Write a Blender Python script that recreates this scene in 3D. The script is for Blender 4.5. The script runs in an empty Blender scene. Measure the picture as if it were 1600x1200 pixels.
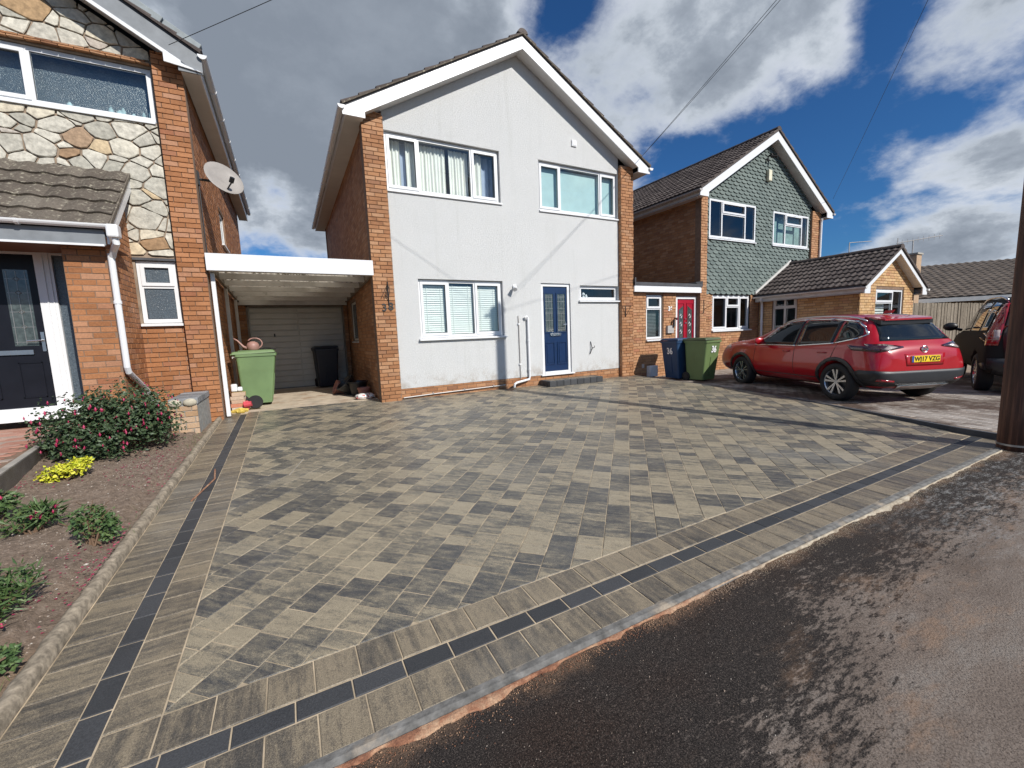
import bpy, bmesh, math, random
from mathutils import Vector, Matrix, noise as mnoise
from mathutils.geometry import tessellate_polygon
from mathutils.bvhtree import BVHTree
R = math.radians
SC = bpy.context.scene
COL = SC.collection
rng = random.Random(7)

# ------------------------------------------------------------------ camera
F_PX = 655.0
CR = Vector((0.88136165, -0.47086538, -0.03856719))
CU = Vector((0.08893846, 0.08519072, 0.99238727))
CF = Vector((0.46399524, 0.87808219, -0.11696187))
cd = bpy.data.cameras.new('camera')
cam = bpy.data.objects.new('camera', cd)
COL.objects.link(cam)
cd.sensor_fit = 'HORIZONTAL'
cd.sensor_width = 36.0
cd.lens = 36.0 * F_PX / 1600.0
cd.clip_start = 0.05
cd.clip_end = 2000.0
cam.matrix_world = Matrix(((CR.x, CU.x, -CF.x, 0), (CR.y, CU.y, -CF.y, 0), (CR.z, CU.z, -CF.z, 0), (0, 0, 0, 1)))
SC.camera = cam

# ------------------------------------------------------------------ light
SUN_EL = R(35.5)
SUN_AZ = R(20.2)          # from -Y towards +X
sdir = Vector((math.sin(SUN_AZ) * math.cos(SUN_EL), -math.cos(SUN_AZ) * math.cos(SUN_EL), math.sin(SUN_EL)))
sl = bpy.data.lights.new('sun', 'SUN')
sl.energy = 5.0
sl.angle = R(0.55)
sl.color = (1.0, 0.955, 0.89)
so = bpy.data.objects.new('sun', sl)
so.rotation_euler = sdir.to_track_quat('Z', 'Y').to_euler()
so.location = (0, 0, 30)
COL.objects.link(so)

SC.view_settings.view_transform = 'Standard'
SC.view_settings.look = 'None'
SC.view_settings.gamma = 1.0
SC.view_settings.exposure = 0.0
SC.view_settings.use_curve_mapping = False
SC.cycles.max_bounces = 8
SC.cycles.transparent_max_bounces = 12
SC.cycles.caustics_reflective = False
SC.cycles.caustics_refractive = False
SC.cycles.sample_clamp_indirect = 6.0
SC.cycles.use_denoising = True


class NT:
    """tiny node helper"""
    def __init__(s, tree):
        s.t = tree
        s.n = tree.nodes
        s.l = tree.links

    def node(s, typ, **kw):
        n = s.n.new(typ)
        for k, v in kw.items():
            if k.startswith('_'):
                n.inputs[k[1:]].default_value = v
            else:
                setattr(n, k, v)
        return n

    def link(s, a, b):
        s.l.new(a, b)

    def val(s, sock, v):
        if isinstance(v, (int, float)):
            sock.default_value = v
        elif isinstance(v, (tuple, list)):
            sock.default_value = tuple(v) if len(v) == 4 or sock.type == 'VECTOR' else tuple(v) + (1,)
        else:
            s.link(v, sock)

    def math(s, op, a, b=0.0, c=None, clamp=False):
        n = s.node('ShaderNodeMath', operation=op, use_clamp=clamp)
        s.val(n.inputs[0], a)
        s.val(n.inputs[1], b)
        if c is not None:
            s.val(n.inputs[2], c)
        return n.outputs[0]

    def vmath(s, op, a, b=(0, 0, 0), scale=None):
        n = s.node('ShaderNodeVectorMath', operation=op)
        s.val(n.inputs[0], a)
        s.val(n.inputs[1], b)
        if scale is not None:
            s.val(n.inputs['Scale'], scale)
        return n.outputs['Value'] if op in ('LENGTH', 'DOT_PRODUCT', 'DISTANCE') else n.outputs['Vector']

    def mix(s, f, a, b, blend='MIX'):
        n = s.node('ShaderNodeMix', data_type='RGBA', blend_type=blend)
        s.val(n.inputs[0], f)
        s.val(n.inputs[6], a)
        s.val(n.inputs[7], b)
        return n.outputs[2]

    def ramp(s, f, stops, interp='LINEAR'):
        n = s.node('ShaderNodeValToRGB')
        n.color_ramp.interpolation = interp
        e = n.color_ramp.elements
        while len(e) < len(stops):
            e.new(0.5)
        for i, (p, c) in enumerate(stops):
            e[i].position = p
            e[i].color = (c, c, c, 1) if isinstance(c, (int, float)) else tuple(c) + (1,)
        s.val(n.inputs[0], f)
        return n.outputs[0]

    def noise(s, vec, scale, detail=4, rough=0.55, col=False, dist=0.0):
        n = s.node('ShaderNodeTexNoise')
        n.inputs['Scale'].default_value = scale
        n.inputs['Detail'].default_value = detail
        n.inputs['Roughness'].default_value = rough
        n.inputs['Distortion'].default_value = dist
        if vec is not None:
            s.link(vec, n.inputs['Vector'])
        return n.outputs['Color' if col else 'Fac']

    def smooth(s, v, a, b):
        n = s.node('ShaderNodeMapRange', interpolation_type='SMOOTHSTEP')
        s.val(n.inputs[0], v)
        n.inputs[1].default_value = a
        n.inputs[2].default_value = b
        return n.outputs[0]


# ------------------------------------------------------------------ world: Nishita sky with broken cloud
w = bpy.data.worlds.new('World')
SC.world = w
w.use_nodes = True
T = NT(w.node_tree)
T.n.clear()
sky = T.node('ShaderNodeTexSky', sky_type='NISHITA')
sky.sun_disc = False
sky.sun_elevation = SUN_EL
sky.sun_rotation = R(180) - SUN_AZ
sky.air_density = 1.0
sky.dust_density = 0.4
sky.ozone_density = 3.0
tc = T.node('ShaderNodeTexCoord')
D = T.vmath('NORMALIZE', tc.outputs['Generated'])
sep = T.node('ShaderNodeSeparateXYZ')
T.link(D, sep.inputs[0])
zz = T.math('ADD', T.math('MAXIMUM', sep.outputs['Z'], 0.0), 0.42)
comb = T.node('ShaderNodeCombineXYZ')
T.link(T.math('DIVIDE', sep.outputs['X'], zz), comb.inputs[0])
T.link(T.math('DIVIDE', sep.outputs['Y'], zz), comb.inputs[1])
comb.inputs[2].default_value = 3.7
CP = comb.outputs[0]
cover = T.noise(CP, 1.3, 2, 0.5)
detail = T.noise(CP, 3.6, 12, 0.60, dist=0.12)
dens = T.math('ADD', T.math('MULTIPLY', cover, 0.42), T.math('MULTIPLY', detail, 0.80))
# where cloud banks and blue gaps stand in the sky (directions in the world)
BANKS = [((0.025, 0.872, 0.488), 0.36, 0.16), ((0.221, 0.799, 0.559), 0.25, 0.15), ((-0.087, 0.861, 0.5), 0.3, 0.1), ((0.711, 0.527, 0.465), 0.17, 0.17),
         ((0.635, 0.634, 0.442), 0.12, 0.1), ((0.829, 0.375, 0.43), 0.12, 0.08), ((0.905, 0.232, 0.36), 0.13, 0.06), ((0.92, 0.371, 0.124), 0.08, 0.15),
         ((0.958, 0.25, 0.142), 0.12, 0.11), ((0.935, 0.283, 0.255), 0.11, -0.045), ((0.478, 0.678, 0.558), 0.085, -0.17), ((0.716, 0.628, 0.306), 0.1, -0.22),
         ((0.829, 0.468, 0.306), 0.1, -0.2), ((0.889, 0.35, 0.296), 0.10, -0.11), ((0.894, 0.393, 0.214), 0.07, -0.1), ((0.015, 0.962, 0.272), 0.05, -0.25),
         ((0.823, 0.342, 0.453), 0.05, -0.2), ((0.778, 0.509, 0.369), 0.07, -0.02), ((0.056, 0.972, 0.227), 0.05, 0.1), ((0.655, 0.681, 0.328), 0.05, 0.1)]
tot = dens
for (d, rad, amt) in BANKS:
    dist = T.vmath('DISTANCE', D, tuple(d))
    g = T.math('MULTIPLY', T.math('POWER', 2.718, T.math('MULTIPLY', T.math('MULTIPLY', dist, dist), -1.0 / (rad * rad))), amt)
    tot = T.math('ADD', tot, g)
alpha = T.smooth(tot, 0.555, 0.755)
thick = T.smooth(tot, 0.64, 0.90)
sh = T.noise(CP, 3.0, 9, 0.62, dist=0.1)
thick2 = T.math('ADD', thick, T.math('MULTIPLY', T.math('SUBTRACT', sh, 0.5), 1.25), clamp=True)
ccol = T.ramp(thick2, [(0.0, (.80, .85, .93)), (0.25, (.63, .69, .77)), (0.55, (.42, .475, .555)), (1.0, (.28, .325, .395))])
bg1 = T.node('ShaderNodeBackground')
bg1.inputs['Strength'].default_value = 0.075
tint = T.mix(1.0, sky.outputs[0], (0.33, 0.72, 1.14, 1), 'MULTIPLY')
T.link(tint, bg1.inputs['Color'])
bg2 = T.node('ShaderNodeBackground')
bg2.inputs['Strength'].default_value = 0.88
T.link(ccol, bg2.inputs['Color'])
mx = T.node('ShaderNodeMixShader')
T.link(alpha, mx.inputs[0])
T.link(bg1.outputs[0], mx.inputs[1])
T.link(bg2.outputs[0], mx.inputs[2])
wo = T.node('ShaderNodeOutputWorld')
T.link(mx.outputs[0], wo.inputs[0])
w.cycles.sampling_method = 'AUTOMATIC'


# ------------------------------------------------------------------ object helpers
def tag(o, label=None, cat=None, group=None, kind=None):
    if label: o['label'] = label
    if cat: o['category'] = cat
    if group: o['group'] = group
    if kind: o['kind'] = kind
    return o


def thing(name, label, cat, loc=(0, 0, 0), rz=0.0, group=None):
    o = bpy.data.objects.new(name, None)
    COL.objects.link(o)
    o.location = loc
    o.rotation_euler = (0, 0, rz)
    o.empty_display_size = 0.2
    return tag(o, label, cat, group)


def WM(o):
    b = o.matrix_basis if False else Matrix.LocRotScale(o.location, o.rotation_euler, o.scale)
    if o.parent:
        return WM(o.parent) @ o.matrix_parent_inverse @ b
    return b


def setparent(o, p):
    if p is not None:
        o.parent = p
        o.matrix_parent_inverse = WM(p).inverted()


class MB:
    def __init__(s):
        s.v = []; s.f = []; s.m = []; s.r = []; s.cur = 0; s.rnd = 0.0; s.sm = []; s.smooth = False

    def add(s, vs, fs):
        b = len(s.v)
        s.v += [tuple(p) for p in vs]
        s.r += [s.rnd] * len(vs)
        for f in fs:
            s.f.append(tuple(b + i for i in f)); s.m.append(s.cur); s.sm.append(s.smooth)
        return b

    def box(s, x0, x1, y0, y1, z0, z1):
        s.add([(x0, y0, z0), (x1, y0, z0), (x1, y1, z0), (x0, y1, z0), (x0, y0, z1), (x1, y0, z1), (x1, y1, z1), (x0, y1, z1)],
              [(0, 3, 2, 1), (4, 5, 6, 7), (0, 1, 5, 4), (1, 2, 6, 5), (2, 3, 7, 6), (3, 0, 4, 7)])

    def bbox(s, x0, x1, y0, y1, z0, z1, c=0.01):
        """box with chamfered edges"""
        c = min(c, (x1 - x0) * .45, (y1 - y0) * .45, (z1 - z0) * .45)
        bm = bmesh.new()
        bmesh.ops.create_cube(bm, size=1)
        for v in bm.verts:
            v.co = ((x0 + x1) / 2 + v.co.x * (x1 - x0), (y0 + y1) / 2 + v.co.y * (y1 - y0), (z0 + z1) / 2 + v.co.z * (z1 - z0))
        bmesh.ops.bevel(bm, geom=bm.edges[:], offset=c, segments=2, profile=.5, affect='EDGES')
        s.addbm(bm)

    def addbm(s, bm, M=None):
        bm.verts.ensure_lookup_table()
        bm.verts.index_update()
        s.add([(M @ v.co) if M else v.co.copy() for v in bm.verts], [[v.index for v in f.verts] for f in bm.faces])
        bm.free()

    def prism(s, poly, ext):
        """poly: 3d points, ext: extrusion vector"""
        n = len(poly); e = Vector(ext)
        vs = [Vector(p) for p in poly]
        vs += [p + e for p in vs]
        fs = [tuple(range(n))[::-1], tuple(range(n, 2 * n))]
        fs += [(i, (i + 1) % n, n + (i + 1) % n, n + i) for i in range(n)]
        s.add(vs, fs)

    def tube(s, pts, r, n=8, caps=True, rs=None):
        P = [Vector(p) for p in pts]
        rings = []
        up = Vector((0, 0, 1))
        prev = None
        for i, p in enumerate(P):
            t = (P[min(i + 1, len(P) - 1)] - P[max(i - 1, 0)]).normalized()
            if prev is None:
                a = t.cross(up)
                if a.length < 1e-3: a = t.cross(Vector((1, 0, 0)))
            else:
                a = prev - t * prev.dot(t)
                if a.length < 1e-4: a = t.orthogonal()
            a.normalize(); prev = a
            b = t.cross(a)
            rr = rs[i] if rs else r
            rings.append([p + (a * math.cos(k * 2 * math.pi / n) + b * math.sin(k * 2 * math.pi / n)) * rr for k in range(n)])
        vs = [q for g in rings for q in g]
        fs = [(i * n + k, i * n + (k + 1) % n, (i + 1) * n + (k + 1) % n, (i + 1) * n + k) for i in range(len(P) - 1) for k in range(n)]
        if caps:
            fs += [tuple(range(n))[::-1], tuple(range((len(P) - 1) * n, len(P) * n))]
        s.add(vs, fs)

    def lathe(s, prof, c=(0, 0, 0), n=20, M=None, cap=True):
        """profile of (radius, height)"""
        vs = []
        for (r, h) in prof:
            for k in range(n):
                a = 2 * math.pi * k / n
                p = Vector((r * math.cos(a), r * math.sin(a), h))
                vs.append((M @ p if M else p) + Vector(c))
        fs = [(i * n + k, i * n + (k + 1) % n, (i + 1) * n + (k + 1) % n, (i + 1) * n + k) for i in range(len(prof) - 1) for k in range(n)]
        if cap: fs += [tuple(range(n))[::-1], tuple(range((len(prof) - 1) * n, len(prof) * n))]
        s.add(vs, fs)

    def mesh(s, name, mats):
        me = bpy.data.meshes.new(name)
        me.from_pydata(s.v, [], s.f)
        ms = mats if isinstance(mats, (list, tuple)) else [mats]
        for m in ms: me.materials.append(m)
        if len(ms) > 1: me.polygons.foreach_set('material_index', s.m)
        if any(s.sm): me.polygons.foreach_set('use_smooth', s.sm)
        if any(s.r):
            at = me.attributes.new('rnd', 'FLOAT', 'POINT')
            at.data.foreach_set('value', s.r)
        me.update()
        return me

    def build(s, name, mats, parent=None, local=False, smooth=None):
        if smooth is not None: s.sm = [smooth] * len(s.f)
        o = bpy.data.objects.new(name, s.mesh(name, mats))
        COL.objects.link(o)
        if parent is not None:
            if local: o.parent = parent
            else: setparent(o, parent)
        return o


def addmod_eval(o, mods):
    """apply modifiers without operators"""
    for (t, kw) in mods:
        m = o.modifiers.new(t.lower(), t)
        for k, v in kw.items(): setattr(m, k, v)
    dg = bpy.context.evaluated_depsgraph_get()
    me = bpy.data.meshes.new_from_object(o.evaluated_get(dg))
    me.name = o.name
    o.modifiers.clear()
    o.data = me
    return o


class Fr:
    """flat frame: u along, v up, w outward"""
    def __init__(s, o, U, N, V=(0, 0, 1)):
        s.o = Vector(o); s.U = Vector(U); s.V = Vector(V); s.N = Vector(N)

    def p(s, u, v, w=0.0):
        return s.o + s.U * u + s.V * v + s.N * w

    def box(s, mb, u0, u1, v0, v1, w0, w1):
        mb.add([s.p(u0, v0, w0), s.p(u1, v0, w0), s.p(u1, v0, w1), s.p(u0, v0, w1), s.p(u0, v1, w0), s.p(u1, v1, w0), s.p(u1, v1, w1), s.p(u0, v1, w1)],
               [(0, 3, 2, 1), (4, 5, 6, 7), (0, 1, 5, 4), (1, 2, 6, 5), (2, 3, 7, 6), (3, 0, 4, 7)])


def front(Y):
    return Fr((0, Y, 0), (1, 0, 0), (0, -1, 0))


UNIT_BRICK = None


class Pieces:
    """many alike pieces: the ones that show largest are objects, the rest one joined part"""
    def __init__(s, parent, name, mats, cap=290, minpx=10.0, unit=None, rest='stuff'):
        s.p = parent; s.name = name; s.mats = mats; s.cap = cap; s.min = minpx; s.items = []; s.unit = unit; s.rest = rest
        s.rsd = random.Random(len(name) * 31 + 5)

    def add(s, M, size, unit=None):
        c = M.translation
        z = c.dot(CF)
        px = 0
        if z > 0.3:
            xs = (c.dot(CR) / z * F_PX + 800, 600 - c.dot(CU) / z * F_PX)
            if -150 < xs[0] < 1750 and -150 < xs[1] < 1350:
                vd = c.normalized()
                e = max((ax - vd * ax.dot(vd)).length for ax in size) if isinstance(size, (list, tuple)) else size
                px = F_PX * e / z
        s.items.append((px, M, unit if unit is not None else s.unit))

    def finish(s):
        s.items.sort(key=lambda t: -t[0])
        ind = [t for t in s.items[:s.cap] if t[0] >= s.min]
        rest = s.items[len(ind):]
        cache = {}
        Pi = WM(s.p).inverted()
        for px, M, u in ind:
            key = id(u)
            if key not in cache:
                mb = MB(); mb.add(u[0], u[1])
                if len(u) > 2: mb.m = list(u[2])
                cache[key] = mb.mesh(s.name, s.mats)
            o = bpy.data.objects.new(s.name, cache[key])
            COL.objects.link(o)
            o.parent = s.p
            o.matrix_parent_inverse = Pi
            o.matrix_basis = M
        if rest:
            mb = MB()
            for px, M, u in rest:
                mb.rnd = s.rsd.random() * 0.999 + 0.0005
                mb.add([M @ Vector(v) for v in u[0]], u[1])
            o = mb.build(s.name + ('s_beyond' if s.rest == 'stuff' else s.rest), s.mats, s.p)
            o['kind'] = 'stuff'
        return len(ind), len(rest)


def boxunit():
    vs = [(-.5, 0, -.5), (.5, 0, -.5), (.5, 0, .5), (-.5, 0, .5), (-.5, 1, -.5), (.5, 1, -.5), (.5, 1, .5), (-.5, 1, .5)]
    # u = x, v = z, outward = y ; chamfered front
    c = .03
    vs = [(-.5, 0, -.5), (.5, 0, -.5), (.5, 0, .5), (-.5, 0, .5),
          (-.5, .86, -.5), (.5, .86, -.5), (.5, .86, .5), (-.5, .86, .5),
          (-.49, 1, -.46), (.49, 1, -.46), (.49, 1, .46), (-.49, 1, .46)]
    fs = [(0, 1, 5, 4), (1, 2, 6, 5), (2, 3, 7, 6), (3, 0, 4, 7), (4, 5, 9, 8), (5, 6, 10, 9), (6, 7, 11, 10), (7, 4, 8, 11), (8, 9, 10, 11)]
    return (vs, fs)


UB = boxunit()


def brick_field(P, fr, u0, u1, v0, v1, holes=(), proud=.0045, back=.012, course=.075, L=.225, clip=None, jit=.002, header_every=0):
    """stretcher bond; holes are (u0,u1,v0,v1)"""
    n = int(math.ceil((v1 - v0) / course - 1e-6))
    for j in range(n):
        a = v0 + j * course
        h = min(course, v1 - a) - .010
        if h < .02: continue
        off = (j % 2) * L / 2 + (.03 if j % 3 == 0 else 0)
        k0 = math.floor((u0 - off) / L)
        u = off + k0 * L
        while u < u1:
            segs = [(max(u, u0) + .005, min(u + L, u1) - .005)]
            for (h0, h1, g0, g1) in holes:
                if a + h > g0 + .01 and a < g1 - .01:
                    ns = []
                    for (s0, s1) in segs:
                        if s1 <= h0 or s0 >= h1: ns.append((s0, s1))
                        else:
                            if s0 < h0: ns.append((s0, h0))
                            if s1 > h1: ns.append((h1, s1))
                    segs = ns
            for (s0, s1) in segs:
                if s1 - s0 < .02: continue
                cu, cv = (s0 + s1) / 2, a + h / 2 + .005
                if clip and not clip(cu, cv): continue
                dp = proud + rng.uniform(-jit, jit)
                M = Matrix.Identity(4)
                U = fr.U * (s1 - s0); V = fr.V * h; N = fr.N * (dp + back)
                o = fr.p(cu, cv, -back)
                for i, ax in enumerate((U, N, V)):
                    for r in range(3): M[r][i] = ax[r]
                for r in range(3): M[r][3] = o[r]
                P.add(M, [fr.U * .225, fr.V * .075], UB)
            u += L


def clip_poly(poly, a, b, c):
    """keep a*x+b*y<=c"""
    out = []
    n = len(poly)
    for i in range(n):
        p, q = poly[i], poly[(i + 1) % n]
        dp = a * p[0] + b * p[1] - c; dq = a * q[0] + b * q[1] - c
        if dp <= 0: out.append(p)
        if (dp < 0 < dq) or (dq < 0 < dp):
            t = dp / (dp - dq)
            out.append((p[0] + (q[0] - p[0]) * t, p[1] + (q[1] - p[1]) * t))
    return out


def area(poly):
    return sum(poly[i][0] * poly[(i + 1) % len(poly)][1] - poly[(i + 1) % len(poly)][0] * poly[i][1] for i in range(len(poly))) / 2


def inset(poly, d):
    """inset a convex ccw polygon"""
    n = len(poly); out = list(poly)
    for i in range(n):
        p, q = poly[i], poly[(i + 1) % n]
        ex, ey = q[0] - p[0], q[1] - p[1]
        l = math.hypot(ex, ey)
        if l < 1e-6: continue
        nx, ny = ey / l, -ex / l
        out = clip_poly(out, nx, ny, nx * p[0] + ny * p[1] - d)
        if len(out) < 3: return []
    # merge near points
    res = []
    for p in out:
        if not res or math.hypot(p[0] - res[-1][0], p[1] - res[-1][1]) > .003: res.append(p)
    if len(res) > 2 and math.hypot(res[0][0] - res[-1][0], res[0][1] - res[-1][1]) < .003: res.pop()
    return res if len(res) >= 3 else []


def wall_poly(name, outer, holes, fr, depth, mat, parent, w=0.0):
    """flat wall with rectangular openings and their reveals"""
    loops = [[Vector((p[0], p[1], 0)) for p in outer]]
    for (a, b, c, d) in holes:
        loops.append([Vector((a, c, 0)), Vector((a, d, 0)), Vector((b, d, 0)), Vector((b, c, 0))])
    flat = [p for l in loops for p in l]
    tris = tessellate_polygon(loops)
    mb = MB()
    mb.add([fr.p(p.x, p.y, w) for p in flat], [tuple(t) for t in tris])
    for l in loops:
        n = len(l)
        vs = [fr.p(p.x, p.y, w) for p in l] + [fr.p(p.x, p.y, w - depth) for p in l]
        mb.add(vs, [(i, (i + 1) % n, n + (i + 1) % n, n + i) for i in range(n)])
    return mb.build(name, mat, parent)


# ------------------------------------------------------------------ materials
def newmat(name):
    m = bpy.data.materials.new(name)
    m.use_nodes = True
    t = NT(m.node_tree)
    t.b = m.node_tree.nodes['Principled BSDF']
    return m, t


def pos(t):
    return t.node('ShaderNodeNewGeometry').outputs['Position']


def rnd(t):
    a = t.node('ShaderNodeAttribute', attribute_name='rnd')
    o = t.node('ShaderNodeObjectInfo')
    n = t.node('ShaderNodeTexWhiteNoise', noise_dimensions='1D')
    t.link(t.math('MULTIPLY', t.math('ADD', a.outputs['Fac'], o.outputs['Random']), 91.7), n.inputs['W'])
    return n.outputs['Value'], n.outputs['Color']


def setbump(t, h, strength, dist=0.01):
    b = t.node('ShaderNodeBump')
    b.inputs['Strength'].default_value = strength
    b.inputs['Distance'].default_value = dist
    t.link(h, b.inputs['Height'])
    t.link(b.outputs[0], t.b.inputs['Normal'])


def plain(name, col, rough=.6, metal=0.0, var=.12, scale=6.0, bump=0.0, bscale=60.0, spec=.5, coat=0.0, dirt=None, sss=0):
    m, t = newmat(name)
    P = pos(t)
    n = t.noise(P, scale, 5)
    c = t.mix(t.math('MULTIPLY', t.math('SUBTRACT', n, .5), 2 * var * 2, clamp=False), col, tuple(min(1, x * (1 + 1.2)) for x in col))
    lo = tuple(x * (1 - var) for x in col); hi = tuple(min(1, x * (1 + var)) for x in col)
    c = t.ramp(n, [(.3, lo), (.7, hi)])
    if dirt:
        dcol, dsc, thr = dirt
        c = t.mix(t.smooth(t.noise(P, dsc, 6, .65), thr, thr + .18), c, dcol)
    t.link(c, t.b.inputs['Base Color'])
    t.b.inputs['Roughness'].default_value = rough
    t.b.inputs['Metallic'].default_value = metal
    t.b.inputs['Specular IOR Level'].default_value = spec
    if coat: t.b.inputs['Coat Weight'].default_value = coat; t.b.inputs['Coat Roughness'].default_value = .03
    if bump: setbump(t, t.noise(P, bscale, 4, .6), bump, .004)
    return m


def pieces_mat(name, stops, rough=.75, grain=45.0, gamt=.25, blotch=3.0, bamt=.18, bump=.5, bscale=120.0, stain=None, spec=.35, interp='LINEAR'):
    m, t = newmat(name)
    v, c3 = rnd(t)
    P = pos(t)
    Q = t.vmath('ADD', P, t.vmath('MULTIPLY', c3, (40, 40, 40)))
    base = t.ramp(v, stops, interp)
    g = t.noise(Q, grain, 5, .6)
    b = t.noise(P, blotch, 3, .5)
    k = t.math('ADD', t.math('ADD', 1.0, t.math('MULTIPLY', t.math('SUBTRACT', g, .5), gamt * 3)), t.math('MULTIPLY', t.math('SUBTRACT', b, .5), bamt * 3))
    kc = t.node('ShaderNodeCombineColor')
    for i in range(3): t.link(k, kc.inputs[i])
    c = t.mix(1.0, base, kc.outputs[0], 'MULTIPLY')
    if stain:
        scol, sscale, lo, hi = stain
        c = t.mix(t.smooth(t.noise(P, sscale, 6, .7), lo, hi), c, scol)
    t.link(c, t.b.inputs['Base Color'])
    t.b.inputs['Roughness'].default_value = rough
    t.b.inputs['Specular IOR Level'].default_value = spec
    if bump: setbump(t, t.math('ADD', g, t.math('MULTIPLY', t.noise(Q, bscale, 3), .6)), bump, .004)
    return m


MT = {}
MT['brick_red'] = pieces_mat('brick_red', [(0, (.28, .125, .055)), (.3, (.34, .160, .072)), (.6, (.38, .185, .085)), (.85, (.43, .24, .13)), (1, (.25, .115, .058))], stain=((.16, .10, .08), .9, .62, .80))
MT['brick_orange'] = pieces_mat('brick_orange', [(0, (.29, .120, .048)), (.35, (.35, .150, .062)), (.7, (.39, .175, .078)), (.9, (.41, .215, .125)), (1, (.28, .105, .048))])
MT['brick_gold'] = pieces_mat('brick_gold', [(0, (.45, .26, .11)), (.4, (.54, .34, .16)), (.8, (.60, .40, .21)), (1, (.46, .24, .12))])
MT['brick_tan'] = pieces_mat('brick_tan', [(0, (.33, .16, .075)), (.4, (.42, .22, .11)), (.8, (.46, .26, .14)), (1, (.36, .15, .08))])
MT['brick_old'] = pieces_mat('brick_old', [(0, (.36, .22, .12)), (.5, (.45, .30, .18)), (1, (.50, .36, .25))], stain=((.25, .24, .22), 3.0, .5, .75))
MT['mortar'] = plain('mortar', (.215, .138, .092), .9, var=.2, scale=9, bump=.5)
MT['mortar_dark'] = plain('mortar_dark', (.27, .205, .15), .95, var=.25, scale=9, bump=.5)
MT['upvc'] = plain('white_upvc', (.74, .75, .76), .28, var=.03, scale=2.5, spec=.5, dirt=((.62, .62, .60), 4.0, .68))
MT['upvc_old'] = plain('weathered_white_board', (.62, .61, .58), .5, var=.1, scale=5, dirt=((.30, .29, .26), 4.0, .60))
MT['soffit'] = plain('soffit_board', (.62, .61, .59), .5, var=.06, scale=3)
MT['grey_board'] = plain('grey_board', (.20, .215, .23), .5, var=.15, scale=6)
MT['gutter_grey'] = plain('gutter_mid_grey', (.42, .40, .38), .4, var=.12, scale=5)  # one even grey for gutters, pipes, cables and masts
MT['black'] = plain('black_plastic', (.012, .012, .013), .42, var=.2)
MT['rubber'] = plain('tyre_rubber', (.016, .016, .017), .8, var=.25, bump=.3)
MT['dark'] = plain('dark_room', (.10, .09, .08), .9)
MT['iron'] = plain('wrought_iron', (.02, .018, .017), .55, var=.3)
MT['chrome'] = plain('bright_metal', (.75, .76, .78), .16, metal=1.0, var=.03)
MT['steel'] = plain('brushed_steel', (.55, .56, .57), .3, metal=1.0, var=.06)
MT['felt'] = plain('roof_felt', (.07, .072, .08), .85, var=.25, bump=.5, bscale=160)
MT['concrete'] = plain('concrete', (.36, .335, .29), .9, var=.22, scale=5, bump=.6, dirt=((.20, .18, .15), 3.0, .55))
MT['wood_grey'] = plain('weathered_board', (.22, .19, .16), .85, var=.3, scale=4, bump=.4, bscale=40)
MT['cable'] = plain('cable_sheath', (.02, .02, .022), .5)

# glass: mirror reflection by angle, otherwise clear
m, t = newmat('window_glass')
t.n.remove(t.b)
geo_ = t.node('ShaderNodeNewGeometry')
ca_ = t.math('ABSOLUTE', t.vmath('DOT_PRODUCT', geo_.outputs['Incoming'], geo_.outputs['Normal']))
schl = t.math('ADD', .08, t.math('MULTIPLY', t.math('POWER', t.math('SUBTRACT', 1.0, ca_), 5.0), .9), clamp=True)
gl = t.node('ShaderNodeBsdfGlossy'); gl.inputs['Roughness'].default_value = .01; gl.inputs['Color'].default_value = (.95, .97, 1, 1)
tr = t.node('ShaderNodeBsdfTransparent'); tr.inputs[0].default_value = (.90, .95, .95, 1)
mxs = t.node('ShaderNodeMixShader')
t.link(schl, mxs.inputs[0])
t.link(tr.outputs[0], mxs.inputs[1]); t.link(gl.outputs[0], mxs.inputs[2])
t.link(mxs.outputs[0], t.n['Material Output'].inputs[0])
MT['glass'] = m

m, t = newmat('car_glass')
t.b.inputs['Base Color'].default_value = (.010, .013, .016, 1)
t.b.inputs['Roughness'].default_value = .02
t.b.inputs['Specular IOR Level'].default_value = .5
t.b.inputs['Coat Weight'].default_value = .0
MT['car_glass'] = m

m, t = newmat('obscured_glass')
P = pos(t)
t.link(t.ramp(t.noise(P, 55, 3, .7), [(.3, (.045, .06, .075)), (.7, (.11, .14, .165))]), t.b.inputs['Base Color'])
t.b.inputs['Roughness'].default_value = .22
t.b.inputs['Specular IOR Level'].default_value = .7
setbump(t, t.noise(P, 90, 3), .5, .01)
MT['obscured'] = m

# render
m, t = newmat('pale_render')
P = pos(t)
n = t.smooth(t.noise(P, 48, 5, .75), .38, .62)
n2 = t.noise(P, 1.3, 5, .6)
c = t.mix(n2, (.645, .655, .65, 1), (.71, .715, .71, 1))
c = t.mix(t.math('MULTIPLY', n, .30), c, (.47, .485, .48, 1))
sp_ = t.node('ShaderNodeSeparateXYZ'); t.link(P, sp_.inputs[0])
mps = t.node('ShaderNodeMapping'); mps.inputs['Scale'].default_value = (9, 1, .55)
t.link(P, mps.inputs[0])
c = t.mix(t.math('MULTIPLY', t.smooth(t.noise(mps.outputs[0], 1.0, 5, .6), .50, .80), .24), c, (.46, .47, .44, 1))
splash = t.math('MULTIPLY', t.math('SUBTRACT', 1.0, t.smooth(sp_.outputs['Z'], -1.02, -.62)), t.smooth(t.noise(P, 5, 6, .7), .42, .68))
c = t.mix(t.math('MULTIPLY', splash, .55), c, (.34, .27, .20, 1))
t.link(c, t.b.inputs['Base Color'])
t.b.inputs['Roughness'].default_value = .9
t.b.inputs['Specular IOR Level'].default_value = .2
setbump(t, t.math('ADD', t.noise(P, 75, 4, .7), t.math('MULTIPLY', t.noise(P, 210, 2), .6)), 1.0, .014)
MT['render'] = m


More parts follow.
